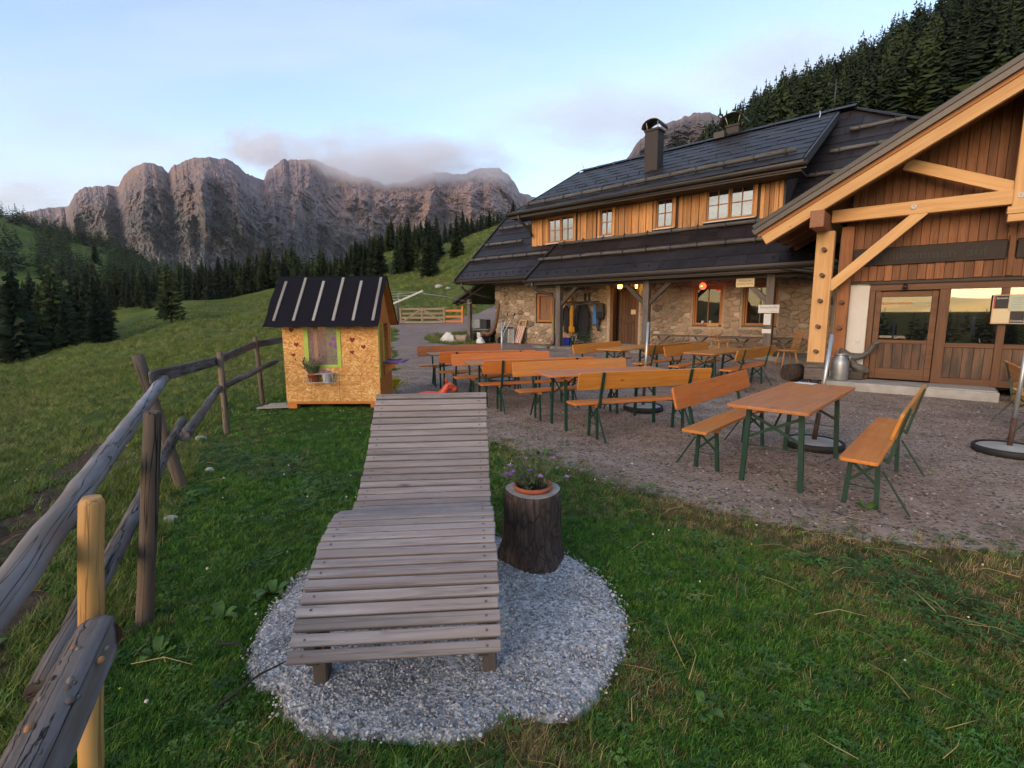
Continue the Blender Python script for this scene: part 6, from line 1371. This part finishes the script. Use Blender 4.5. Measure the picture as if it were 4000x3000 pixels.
# lamps
LN = thing('wall_lantern', 'lit yellow lantern on a bracket beside the lodge door', 'lantern', hw(6.08, .35, 2.40), HYAW); LN.scale = (1.35, 1.35, 1.35)
G().lathe([(.055, 0), (.085, .19)], 6, smooth=False).obj('glass', 'lamp_yellow', LN); G().lathe([(.10, .19), (.06, .24), (.0, .27)], 6, smooth=False).obj('cap', 'roof_metal', LN); G().lathe([(0, -.02), (.06, -.01), (.055, .0)], 6, smooth=False).obj('foot', 'roof_metal', LN); G().tube([(0, .35, .0), (0, .15, -.10), (0, .0, -.05), (0, 0, 0)], .012, 6).obj('arm', 'roof_metal', LN)
def lamp(name, loc, c, e, r_):
    l = bpy.data.lights.new(name, 'POINT'); l.color = c; l.energy = e; l.shadow_soft_size = r_; o = bpy.data.objects.new(name, l); col.objects.link(o); o.location = loc; return o
lamp('lantern_light', hw(6.08, .5, 2.40), (1, .55, .16), 1.6, .06)
LN2 = thing('small_lantern', 'small dim lantern behind the roof brace by the door', 'lantern', hw(6.62, .2, 2.40), HYAW); G().lathe([(.035, 0), (.05, .12)], 6, smooth=False).obj('glass', 'lamp_yellow', LN2); G().lathe([(.06, .12), (0, .16)], 6, smooth=False).obj('cap', 'roof_metal', LN2)
RL = thing('red_lamp', 'glowing red glass ball lamp hanging above the lodge window', 'lamp', hw(9.0, .6, 2.36), HYAW); G().lathe([(0, -.10), (.05, -.09), (.095, -.03), (.10, .01), (.07, .07), (.03, .10), (.0, .105)], 20).obj('globe', 'lamp_red', RL); G().lathe([(0, -.03), (.03, 0), (0, .03)], 10, (0, -.085, -.0)).obj('bulb', 'lamp_red_core', RL); G().tube([(0, 0, .1), (0, 0, .24)], .006, 5).obj('cord', 'roof_metal', RL)
lamp('red_lamp_light', hw(9.0, .78, 2.34), (1, .08, .03), .5, .08)
# small things on the window ledge
for i, (u, c, lab) in enumerate(((8.82, 'sill_white', 'white cup on the ledge of the window under the red lamp'), (9.05, 'paper_green', 'pale green tin on the same window ledge'))):
    o = G().lathe([(0, 0), (.035, 0), (.038, .10), (.034, .10), (.03, .02)], 12).obj('cup', c, None, loc=hw(u, -.04, 1.215)); tag(o, lab, 'cup')
# milk can, driftwood figure, poster frame by the entrance
MC = thing('milk_can', 'aluminium milk can standing on the entrance step', 'milk can', hw(13.02, 3.72, .166), HYAW)
G().lathe([(0, 0), (.150, 0), (.155, .02), (.155, .36), (.150, .38), (.10, .47), (.092, .50), (.092, .53)], 26).obj('body', 'zinc', MC); G().lathe([(.085, .515), (.115, .52), (.118, .545), (.09, .56), (0, .565)], 22).obj('lid', 'zinc', MC)
for s in (-1, 1): G().tube([(s * .10, 0, .46), (s * .16, 0, .50), (s * .15, 0, .40)], .009, 6).obj('handle', 'zinc', MC)
RW = thing('root_sculpture', 'weathered grey root shaped like a bird beside the milk can', 'root sculpture', hw(13.25, 3.45, .17), HYAW)
G().tube([(-.28, .05, .62), (-.18, .0, .50), (-.02, 0, .46), (.12, 0, .50), (.22, 0, .60), (.27, 0, .72), (.34, 0, .78), (.40, 0, .79)], [.06, .085, .075, .055, .04, .05, .035, .006], 9, wob=.5).obj('neck', 'log_grey', RW); G().tube([(-.1, 0, .48), (-.02, 0, .3), (.1, 0, .22), (.24, 0, .18)], [.06, .07, .085, .05], 9, wob=.5).obj('wing', 'log_grey', RW); G().bx(-.12, .16, -.08, .08, 0, .18).obj('block', 'old_dark', RW, bevel=.02)
PF = thing('poster_frame', 'wooden frame with four menu sheets hung on the porch window', 'poster frame', hw(15.42, NW + .10, 1.34), HYAW)
G().bx(-.22, .22, -.02, 0, 0, .52).obj('backing', 'pale_wood', PF, bevel=.005); 
for x0, x1, z0, z1, mt in ((-.205, -.015, .275, .505, 'paper_black'), (-.005, .205, .235, .505, 'paper_green'), (-.205, .015, .02, .265, 'paper_cream'), (.025, .205, .02, .225, 'paper_black')): G().bx(x0, x1, -.0245, -.021, z0, z1).obj('sheet', mt, PF)
G().bx(-.2045, -.185, -.0262, -.0246, .28, .50).obj('red_edge', 'red_letter', PF); text('lettering', 'Speisen', .05, 'paper_white', PF, (-.10, -.0255, .46), (R(90), 0, .0), .0004); text('lettering', 'Getränke', .045, 'paper_white', PF, (.115, -.0255, .055), (R(90), 0, .0), .0004)
for i in range(7): G().bx(.02, .18 - .02 * (i % 3), -.0252, -.0246, .46 - i * .03, .465 - i * .03).obj('text_line', 'print_grey', PF)
# straw and cushions at the right edge
plain('straw', (.42, .22, .05), .9, var=.35, scale=40, bump=.6)
o = thing('straw_bale', 'straw bale behind the bench at the edge of the porch step', 'straw bale', hw(15.75, 4.15, 0), HYAW + .2); G().bx(-.15, .75, -.25, .3, 0, .38).obj('bale', 'straw', o, bevel=.04, seg=2)
g = G(); rg = random.Random(5)
for i in range(260): c = Vector((rg.uniform(-.16, .76), -.25 + rg.uniform(-.06, .0), rg.uniform(.0, .4))); d = Vector((rg.uniform(-1, 1), rg.uniform(-.4, .1), rg.uniform(-.6, .4))) * .09; g.add([c, c + d, c + d + Vector((0, 0, .004)), c + Vector((0, 0, .004))], [(0, 1, 2, 3)])
q = g.obj('loose_straw', 'straw', o); q['kind'] = 'stuff'
for k, (dx, mt, lab) in enumerate(((-.05, 'red_paint', 'red and black rolled cushion lying on the straw bale'), (.35, 'purple_paint', 'purple cushion on the straw bale'))):
    o = thing('cushion', lab, 'cushion', hw(15.75 + dx, 4.1, .385), HYAW); G().tube([(-.16, 0, .09), (-.10, 0, .095), (.16, 0, .095), (.2, 0, .085)], [.03, .09, .095, .03], 14).obj('cover', mt, o); G().tube([(.02, 0, .095), (.12, 0, .095)], [.097, .099], 14).obj('band', 'cloth_black', o)

# ------------------------------------------------------------------ gate, rail fence, clothes dryer
gz = Hz(-5.5, 30.6)
GA = thing('field_gate', 'brown five-bar wooden gate closed across the gravel track', 'gate', (-7.0, 31.0, Hz(-7, 31)), math.atan2(-.4, 2.9))
for i, z in enumerate((.12, .40, .66, .94)): stick('bar', (0, 0, z), (2.92, 0, z), .04, .11, 'gate_wood', GA)
for x in (.08, 1.45, 2.86): stick('upright', (x, -.04, .06), (x, -.04, 1.02), .11, .04, 'gate_wood', GA, upv=(0, 1, 0))
stick('diagonal', (.15, -.045, .14), (1.40, -.045, .92), .035, .10, 'gate_wood', GA); stick('diagonal', (1.5, -.045, .92), (2.8, -.045, .14), .035, .10, 'gate_wood', GA)
PG = thing('gate_post', 'round grey post the gate hangs on, left of the gate', 'post', (-7.15, 31.0, Hz(-7.15, 31))); pole('shaft', (0, 0, -.1), (0, 0, 1.55), .10, .09, 'post_brown', PG, 12, 4, .05); pole('electric_pole', (0.05, .2, 0), (.05, .2, 1.9), .015, .012, 'sill_white', PG, 6)
OF = thing('rail_fence', 'short bright orange plank fence between gate and lodge', 'fence', (-4.08, 30.6, Hz(-4.08, 30.6)), math.atan2(-.25, 1.0))
for z in (.12, .42, .78): stick('rail', (0, 0, z), (1.15, 0, z), .03, .13, 'orange_fence', OF)
for x in (1.1,): stick('post', (x, .0, -.1), (x, 0, 1.05), .12, .10, 'orange_fence', OF, upv=(0, 1, 0))
DX, DY = -4.35, 14.2
CD = thing('rotary_clothes_dryer', 'rotary clothes dryer reaching out from behind the playhouse', 'clothes dryer', (DX, DY, Hz(DX, DY)))
pole('mast', (0, 0, 0), (0, 0, 1.9), .025, .025, 'galv_pipe', CD, 10)
tips = []
for k in range(4):
    a = R(-6 + 90 * k); t_ = Vector((1.85 * math.cos(a), 1.85 * math.sin(a), 2.16)); tips.append(t_); stick('arm', (0, 0, 1.42), t_, .035, .05, 'sill_white', CD); G().box((0, 0, 0), (.05, .06, .07)).obj('arm_cap', 'paper_green', CD, loc=t_)
for f in (.55, .7, .85, .97):
    for k in range(4): a, b = tips[k], tips[(k + 1) % 4]; o_ = Vector((0, 0, 1.42)); p, q = o_.lerp(a, f), o_.lerp(b, f); pole('line', p, q, .004, .004, 'sill_white', CD, 4)
wire = G().tube([(-2.5, 14.2, Hz(DX, DY) + 2.1), (-2.2, 17, 2.15), (-1.6, 20, 2.0), tuple(hw(-1.4, .6, 2.02))], .012, 5).obj('cable', 'sill_white'); tag(wire, 'white cable strung from the clothes dryer to the lean-to', 'cable')
# tin toys by the playhouse
TY = thing('toy_wheelbarrow', 'yellow plastic toy barrow on the gravel behind the playhouse counter', 'toy barrow', (-2.42, 9.6, Hz(-2.42, 9.6)), .3)
plain('toy_yellow', (.55, .40, .02), .4)
o = G().add([(-.2, -.14, .32), (.22, -.14, .32), (.22, .14, .32), (-.2, .14, .32), (-.10, -.08, .14), (.12, -.08, .14), (.12, .08, .14), (-.10, .08, .14)], [(4, 5, 6, 7), (0, 1, 5, 4), (1, 2, 6, 5), (2, 3, 7, 6), (3, 0, 4, 7)]).obj('scoop', 'toy_yellow', TY, bevel=.02, seg=2); md = o.modifiers.new('t', 'SOLIDIFY'); md.thickness = .008
G().lathe([(0, -.025), (.09, -.03), (.10, 0), (.09, .03), (0, .025)], 16, rot=Matrix.Rotation(R(90), 3, 'X')).obj('wheel', 'tyre_black', TY, loc=(-.22, 0, .10))
for s in (-1, 1): G().tube([(-.2, s * .05, .12), (.1, s * .12, .14), (.35, s * .13, .28)], .011, 6).obj('shaft', 'toy_yellow', TY); pole('leg', (.12, s * .1, .16), (.12, s * .1, 0), .011, .011, 'toy_yellow', TY, 6)

# ------------------------------------------------------------------ rubber hopping horse
plain('rubber_red', (.52, .060, .022), .42, 0, .5, .06); plain('rubber_dark', (.03, .012, .01), .5); plain('eye_white', (.7, .68, .62), .4)
HS = thing('hopping_horse', 'orange red rubber hopping horse with a black halter behind the lounger', 'toy horse', (-1.27, 7.85, Hz(-1.3, 7.85)), R(8)); HS.scale = (.70, .70, .72)
g = G(); g.tube([(-.36, 0, .28), (-.32, 0, .31), (-.15, 0, .32), (.05, 0, .31), (.16, 0, .31), (.22, 0, .32)], [.05, .135, .155, .15, .14, .08], 18); g.tube([(.12, 0, .33), (.22, 0, .43), (.30, 0, .54), (.35, 0, .60), (.37, 0, .62)], [.11, .095, .082, .08, .04], 16); g.tube([(.30, 0, .63), (.36, 0, .61), (.44, 0, .55), (.50, 0, .49), (.53, 0, .47)], [.04, .082, .072, .075, .035], 16)
for sy in (-1, 1):
    g.tube([(.30, sy * .045, .66), (.285, sy * .06, .73), (.28, sy * .065, .78)], [.030, .028, .006], 10)
    for x in (-.26, .14): g.tube([(x, sy * .08, .28), (x, sy * .10, .12), (x, sy * .10, .0)], [.085, .07, .06], 12)
o = g.obj('body', 'rubber_red', HS); md = o.modifiers.new('r', 'REMESH'); md.mode = 'VOXEL'; md.voxel_size = .011; md.use_smooth_shade = True; md = o.modifiers.new('s', 'SMOOTH'); md.iterations = 6; md.factor = .5
def ring(c, d, r_, t_=.006):
    c, d = Vector(c), Vector(d).normalized(); u_ = d.cross(Vector((0, 1, 0))).normalized(); v_ = d.cross(u_); G().tube([c + (u_ * math.cos(a) + v_ * math.sin(a)) * r_ for a in np.linspace(0, 2 * math.pi, 17)], t_, 5, caps=False).obj('halter', 'rubber_dark', HS)
ring((.44, 0, .55), (.72, 0, -.6), .078); ring((.34, 0, .60), (.5, 0, -.75), .088); G().tube([(.36, -.085, .64), (.44, -.082, .56)], .005, 5).obj('halter', 'rubber_dark', HS)
for sy in (-1, 1): G().lathe([(0, -.012), (.013, 0), (0, .012)], 10, (.395, sy * .068, .625)).obj('eye', 'eye_white', HS); G().lathe([(0, -.008), (.008, 0), (0, .008)], 8, (.402, sy * .077, .625)).obj('pupil', 'rubber_dark', HS)
G().tube([(-.13, -.155, .40), (-.12, -.165, .30), (-.02, -.163, .24), (.06, -.157, .30), (.07, -.146, .40)], .004, 5).obj('saddle_line', 'rubber_dark', HS)

# ------------------------------------------------------------------ boulders, dock plants, twigs
plain('pale_rock', (.36, .35, .34), .9, var=.3, scale=5, bump=.5)
def rock(x, y, r_, label, seed):
    bm = bmesh.new(); bmesh.ops.create_icosphere(bm, subdivisions=2, radius=1); rg = random.Random(seed)
    for v in bm.verts: v.co *= rg.uniform(.75, 1.15); v.co.z *= .6
    me = bpy.data.meshes.new('boulder'); bm.to_mesh(me); bm.free(); o = link('boulder', me, 'pale_rock', None, (x, y, Hz(x, y) + .1 * r_)); o.scale = (r_, r_ * .8, r_); tag(o, label, 'rock', 'pale rocks in the grass'); return o
for i, (x, y, r_, lab) in enumerate(((-1.02, 1.36, .035, 'small white stone in the lawn at the bottom, between fence and gravel patch'), (-3.2, 5.0, .05, 'pale flat stone in the grass right of the leaning post'), (-2.75, 3.75, .06, 'pale stone under the lower rail'), (-5.8, 9.2, .08, 'pale stone in the meadow behind the plank rail'), (-4.3, 6.6, .07, 'pale stone beside the middle fence post'), (-3.9, 3.3, .06, 'pale stone in the trodden soil beyond the fence'), (-3.5, 2.6, .05, 'nearest pale stone in the trodden soil'), (-9, 62, .6, 'larger of the pale boulders on the slope above the gate'), (-7.6, 60, .35, 'smaller pale boulder on the slope above the gate'), (-5.6, 42, .35, 'pale boulder at the shady foot of the hill meadow'))): rock(x, y, r_, lab, i)
def mat_dock():
    m = M('dock_leaf'); n = m.noise(m.map(rand=3.), 14, 3); m.set(m.tint(m.mix(m.rng(n, .3, .7), (.035, .085, .012), (.075, .150, .022)), .15), .55, 0, .35)
mat_dock()
def dock(x, y, n_, L_, label, seed):
    rg = random.Random(seed); o = thing('dock_plant', label, 'plant', (x, y, Hz(x, y)), rg.uniform(0, 6))
    for i in range(n_):
        a = rg.uniform(0, 6.28); l_ = .72 * L_ * rg.uniform(.6, 1.15); w_ = l_ * .32; up_ = rg.uniform(.25, .8); V = []
        for k in range(6):
            t = k / 5; r_ = .02 + l_ * t; z = l_ * up_ * math.sin(t * 2.2) * .8 + .01; ww = w_ * math.sin(math.pi * min(1, .12 + t * .88)) ** .7
            for s in (-1, 0, 1): V.append((math.cos(a) * r_ - math.sin(a) * ww * s, math.sin(a) * r_ + math.cos(a) * ww * s, z + (.25 * ww if s else 0)))
        G().add(V, [(3 * k + s, 3 * k + s + 1, 3 * k + 4 + s, 3 * k + 3 + s) for k in range(5) for s in (0, 1)], True).obj('leaf', 'dock_leaf', o)
for i, (x, y, n_, L_, lab) in enumerate(((-1.38, 2.62, 9, .13, 'bright dock plant with broad leaves left of the gravel patch, its larger rosette'), (-1.55, 2.40, 6, .11, 'smaller dock rosette just below the larger one'), (-1.72, 2.15, 5, .10, 'dock leaves nearest the dark fence post'), (.75, 1.75, 6, .09, 'dock rosette right of the gravel patch'), (1.0, 1.42, 6, .09, 'dock rosette low in the lawn, right of the gravel patch'), (2.85, 3.75, 6, .11, 'leafy weed at the foot of the bench legs'), (.35, 5.35, 9, .13, 'leafy weeds where lawn meets gravel behind the stump'), (-2.6, 2.2, 8, .13, 'dock plant on the trodden soil beyond the silver rail'), (-2.95, 2.6, 7, .12, 'second dock plant on the trodden soil'), (1.9, 2.5, 6, .08, 'dock rosette in the middle of the right hand lawn'), (-.2, 5.75, 7, .11, 'leafy weeds beside the lounger head'))): dock(x, y, n_, L_, lab, i)
for i, (p, q, lab) in enumerate((((-1.42, 2.16, .03), (-1.18, 2.0, .09), 'upper black twig lying over the gravel edge'), ((-1.2, 1.78, .03), (-.98, 1.96, .10), 'lower black twig lying over the gravel edge'))):
    o = thing('twig', lab, 'twig', (0, 0, Hz(-1.2, 1.9))); G().tube([p, tuple((Vector(p) + Vector(q)) / 2 + Vector((.01, .02, .02))), q], [.006, .005, .002], 6, wob=.4).obj('stem', 'tyre_black', o)
# ------------------------------------------------------------------ grass, straw, clover, pebbles (instanced stuff)
def mat_blade(name, stops, rough=.6, hue=.02, amt=.35):
    m = M(name); oi = m.n('ShaderNodeObjectInfo'); c = m.ramp(oi.outputs['Random'], stops); c = m.tint(c, amt, hue); m.set(c, rough, 0, .25)
mat_blade('grass_blade', [(0, (.028, .094, .012)), (.45, (.054, .155, .016)), (.8, (.085, .190, .022)), (1, (.14, .20, .036))])
mat_blade('meadow_blade', [(0, (.060, .105, .014)), (.5, (.105, .155, .022)), (.85, (.16, .19, .04)), (1, (.24, .22, .07))])
mat_blade('dry_blade', [(0, (.12, .085, .032)), (.5, (.22, .155, .062)), (1, (.34, .25, .11))], hue=.01)
plain('clover_white', (.55, .54, .48), .8); mat_blade('clover_leaf', [(0, (.035, .085, .016)), (1, (.06, .125, .024))]); plain('buttercup', (.55, .42, .02), .6)
m = M('pebble'); oi = m.n('ShaderNodeObjectInfo'); m.set(m.ramp(oi.outputs['Random'], [(0, (.13, .105, .09)), (.5, (.22, .175, .15)), (.9, (.32, .27, .24)), (1, (.48, .43, .40))]), .9, 0, .2)
m = M('pad_pebble'); oi = m.n('ShaderNodeObjectInfo'); m.set(m.ramp(oi.outputs['Random'], [(0, (.13, .13, .132)), (.35, (.30, .298, .30)), (.85, (.46, .455, .455)), (1, (.62, .61, .61))]), .85, 0, .25)
def tuft(seed, n, h, spread, wd, lean, mat):
    rg = random.Random(seed); g = G()
    for i in range(n):
        a = rg.uniform(0, 6.28); r_ = spread * math.sqrt(rg.random()); b = Vector((r_ * math.cos(a), r_ * math.sin(a), -.008)); L_ = h * rg.uniform(.5, 1.2); da = rg.uniform(0, 6.28); ln = lean * rg.uniform(.3, 1.3)
        d = Vector((math.cos(da) * ln, math.sin(da) * ln, 1)).normalized(); p1 = b + d * L_ * .55; d2 = (d + Vector((math.cos(da) * ln, math.sin(da) * ln, -.25 * ln))).normalized(); p2 = p1 + d2 * L_ * .5; sd = Vector((-math.sin(da + .6), math.cos(da + .6), 0)) * wd * rg.uniform(.7, 1.2)
        g.add([b - sd, b + sd, p1 + sd * .8, p1 - sd * .8, p2], [(0, 1, 2, 3), (3, 2, 4)])
    me = g.me('grass'); me.materials.append(MATS[mat]); return me
def leaflets(seed, n, mat):
    rg = random.Random(seed); g = G()
    for i in range(n):
        a = rg.uniform(0, 6.28); r_ = .045 * math.sqrt(rg.random()); c = Vector((r_ * math.cos(a), r_ * math.sin(a), rg.uniform(.012, .04)))
        for k in range(3):
            b = a + k * 2.09; e = Vector((math.cos(b), math.sin(b), rg.uniform(-.1, .3))) * .011; s_ = Vector((-math.sin(b), math.cos(b), 0)) * .006; g.add([c, c + e * .6 + s_, c + e * 1.1, c + e * .6 - s_], [(0, 1, 2, 3)])
    me = g.me('clover'); me.materials.append(MATS[mat]); return me
def pebble(seed, mat):
    bm = bmesh.new(); bmesh.ops.create_icosphere(bm, subdivisions=1, radius=1); rg = random.Random(seed)
    for v in bm.verts: v.co *= rg.uniform(.7, 1.15); v.co.z *= .65
    me = bpy.data.meshes.new('pebble'); bm.to_mesh(me); bm.free(); me.materials.append(MATS[mat]); return me
def flower(mat, r_, h):
    g = G(); g.lathe([(0, -r_), (r_, 0), (r_ * .7, r_ * .8), (0, r_)], 7, (0, 0, h)); me = g.me('flower'); me.materials.append(MATS[mat]); return me
def stalk(seed):
    rg = random.Random(seed); g = G(); L_ = rg.uniform(.10, .22); k = rg.uniform(-.03, .03); g.tube([(-L_ / 2, 0, .012), (0, k, .03), (L_ / 2, k * .5, .018)], .0012, 4); me = g.me('straw'); me.materials.append(MATS['dry_blade']); return me
def scatter_obj(name, label, cat, pts, protos, idx, scl, tilt=.25):
    pts = np.asarray(pts, np.float32); n = len(pts)
    c = bpy.data.collections.new(name + '_source')
    for i, me in enumerate(protos): c.objects.link(bpy.data.objects.new('%s_%02d' % (name, i), me))
    me = bpy.data.meshes.new(name); me.vertices.add(n); me.vertices.foreach_set('co', pts.ravel())
    rot = np.stack([rng.normal(0, tilt, n), rng.normal(0, tilt, n), rng.uniform(0, 6.28, n)], 1).astype(np.float32)
    me.attributes.new('rot', 'FLOAT_VECTOR', 'POINT').data.foreach_set('vector', rot.ravel()); me.attributes.new('scl', 'FLOAT', 'POINT').data.foreach_set('value', np.asarray(scl, np.float32)); me.attributes.new('idx', 'INT', 'POINT').data.foreach_set('value', np.asarray(idx, np.int32))
    o = link(name, me); tag(o, label, cat, kind='stuff')
    ng = bpy.data.node_groups.new(name, 'GeometryNodeTree'); ng.interface.new_socket('Geometry', in_out='INPUT', socket_type='NodeSocketGeometry'); ng.interface.new_socket('Geometry', in_out='OUTPUT', socket_type='NodeSocketGeometry')
    N = ng.nodes; gi = N.new('NodeGroupInput'); go = N.new('NodeGroupOutput'); ip = N.new('GeometryNodeInstanceOnPoints'); ci = N.new('GeometryNodeCollectionInfo'); ci.inputs['Collection'].default_value = c; ci.inputs['Separate Children'].default_value = True; ci.inputs['Reset Children'].default_value = True
    def na(nm, ty):
        q = N.new('GeometryNodeInputNamedAttribute'); q.data_type = ty; q.inputs['Name'].default_value = nm; return q.outputs['Attribute']
    l = ng.links.new; l(gi.outputs[0], ip.inputs['Points']); l(ci.outputs[0], ip.inputs['Instance']); ip.inputs['Pick Instance'].default_value = True; l(na('idx', 'INT'), ip.inputs['Instance Index']); l(na('rot', 'FLOAT_VECTOR'), ip.inputs['Rotation']); l(na('scl', 'FLOAT'), ip.inputs['Scale']); l(ip.outputs[0], go.inputs[0])
    md = o.modifiers.new('scatter', 'NODES'); md.node_group = ng
    return o
def sample(n, rmin, rmax, tmin, tmax, power=1.):
    r_ = rmin + (rmax - rmin) * rng.random(n) ** power; t_ = np.radians(rng.uniform(tmin, tmax, n)); return r_ * np.sin(t_), r_ * np.cos(t_)
def lawn():
    prot = [tuft(i, 18, .046, .036, .0017, .6, 'grass_blade') for i in range(6)] + [tuft(20 + i, 12, .055, .035, .0013, .95, 'dry_blade') for i in range(3)] + [leaflets(40 + i, 14, 'clover_leaf') for i in range(2)] + [tuft(60 + i, 14, .11, .05, .0018, .6, 'meadow_blade') for i in range(3)]
    xs, ys = [], []
    for n, a, b in ((30000, .9, 3.6), (30000, 3.4, 7.0), (17000, 6.8, 12)):
        x, y = sample(n, a, b, -54, 54, .75); xs.append(x); ys.append(y)
    x = np.concatenate(xs); y = np.concatenate(ys)
    gd = gravel_d(x, y); pd = sd_poly(x, y, PAD) + (fbm(x * 7, y * 7, 3, 3) - .42) * .20; dd = sd_poly(x, y, DIRT) + (fbm(x * 1.3, y * 1.3, 15, 4) - .5) * .7
    p = rng.random(len(x)); keep = (p < sstep(gd, -.35, .35) + .012 * (gd > -3)) & (pd > .0) & ((dd > -.05) | (p < .05))
    hb_ = ~((x > -4.0) & (x < -2.3) & (y > 8.2) & (y < 9.4)); keep &= hb_
    x, y, gd = x[keep], y[keep], gd[keep]; n = len(x)
    dry = dry_f(x, y); q = rng.random(n); cl = vn(x * 1.7, y * 1.7, 33)
    idx = rng.integers(0, 6, n); idx = np.where(q < dry * .75, rng.integers(6, 9, n), idx); idx = np.where((q > .975) | ((cl > .72) & (q > .68)), rng.integers(9, 11, n), idx)
    left = sstep(x, -1.9 - (y - 2.4) * .5 + .1, -2.3 - (y - 2.4) * .5) > .5; idx = np.where(left & (q < .75) & (q > .2), rng.integers(11, 14, n), idx)
    scl = rng.uniform(.65, 1.2, n) * np.clip(.8 + .05 * np.hypot(x, y), .8, 1.4)
    scatter_obj('grass', 'mown green lawn with dry patches round the lounger', 'grass', np.stack([x, y, H(x, y)], 1), prot, idx, scl, .15)
lawn()
def meadow():
    prot = [tuft(80 + i, 18, .16, .11, .004, .6, 'meadow_blade') for i in range(4)] + [tuft(90 + i, 12, .17, .10, .003, .9, 'dry_blade') for i in range(2)]
    x1, y1 = sample(30000, 9, 45, -58, -4, .8); x2, y2 = sample(30000, 25, 165, -48, 6, .8); x = np.concatenate([x1, x2]); y = np.concatenate([y1, y2])
    gd = gravel_d(x, y); keep = gd > .1; x, y = x[keep], y[keep]; n = len(x); q = rng.random(n); idx = np.where(q < .12 + .3 * (fbm(x * .25, y * .25, 8, 3) > .58), rng.integers(4, 6, n), rng.integers(0, 4, n))
    scatter_obj('meadow_grass', 'longer meadow grass on the slope beyond the fence', 'grass', np.stack([x, y, H(x, y)], 1), prot, idx, rng.uniform(.5, 1.2, n) * np.clip(np.hypot(x, y) / 22, .7, 3.2), .2)
meadow()
def litter():
    x, y = sample(1300, .95, 6.5, -52, 52, .8); keep = (gravel_d(x, y) > -.3) & (sd_poly(x, y, PAD) > -.06); x, y = x[keep], y[keep]; d = dry_f(x, y); k = rng.random(len(x)) < .10 + d; x, y = x[k], y[k]; n = len(x)
    scatter_obj('fallen_straw', 'dry stalks lying in the lawn', 'straw', np.stack([x, y, H(x, y) + .02], 1), [stalk(i) for i in range(8)], rng.integers(0, 8, n), rng.uniform(.6, 1.5, n), .15)
    x, y = sample(150, 1.0, 9, -54, 50, .7); keep = (gravel_d(x, y) > .1) & (sd_poly(x, y, PAD) > .03); x, y = x[keep], y[keep]; n = len(x)
    scatter_obj('clover_flowers', 'white clover heads and a few buttercups in the lawn', 'flowers', np.stack([x, y, H(x, y)], 1), [flower('clover_white', .0075, .05), flower('buttercup', .005, .05)], (rng.random(n) < .25).astype(int), rng.uniform(.7, 1.2, n), .1)
litter()
def pebbles():
    x, y = sample(16000, 3.2, 14, -16, 52, .9); keep = gravel_d(x, y) < .1; x, y = x[keep], y[keep]; n = len(x)
    scatter_obj('gravel', 'loose pebbles on the beer garden ground', 'gravel', np.stack([x, y, H(x, y)], 1), [pebble(i, 'pebble') for i in range(4)], rng.integers(0, 4, n), rng.uniform(.004, .014, n) * (1 + 1.2 * (rng.random(n) > .97)), .4)
    x = rng.uniform(-1.4, .7, 26000); y = rng.uniform(1.5, 3.5, 26000); keep = sd_poly(x, y, PAD) < .05 * rng.random(26000) ** 2; x, y = x[keep], y[keep]; n = len(x)
    scatter_obj('pad_pebbles', 'pale crushed stone on the patch under the lounger', 'gravel', np.stack([x, y, H(x, y) + .032], 1), [pebble(10 + i, 'pad_pebble') for i in range(4)], rng.integers(0, 4, n), rng.uniform(.003, .008, n) * (1 + .9 * (rng.random(n) > .96)), .5)
pebbles()
# ------------------------------------------------------------------ evening haze: one even body of air round the whole scene
m = M('haze_air'); m.t.nodes.remove(m.b); pv = m.n('ShaderNodeVolumePrincipled'); pv.inputs['Color'].default_value = (.93, .95, 1, 1); pv.inputs['Density'].default_value = .000045; pv.inputs['Anisotropy'].default_value = .2; m.l(pv.outputs[0], m.out.inputs['Volume'])
o = G().bx(-5300, 5300, -5300, 5300, -36, 1650).obj('haze', 'haze_air'); o['kind'] = 'stuff'; o['label'] = 'thin evening haze filling the valley'
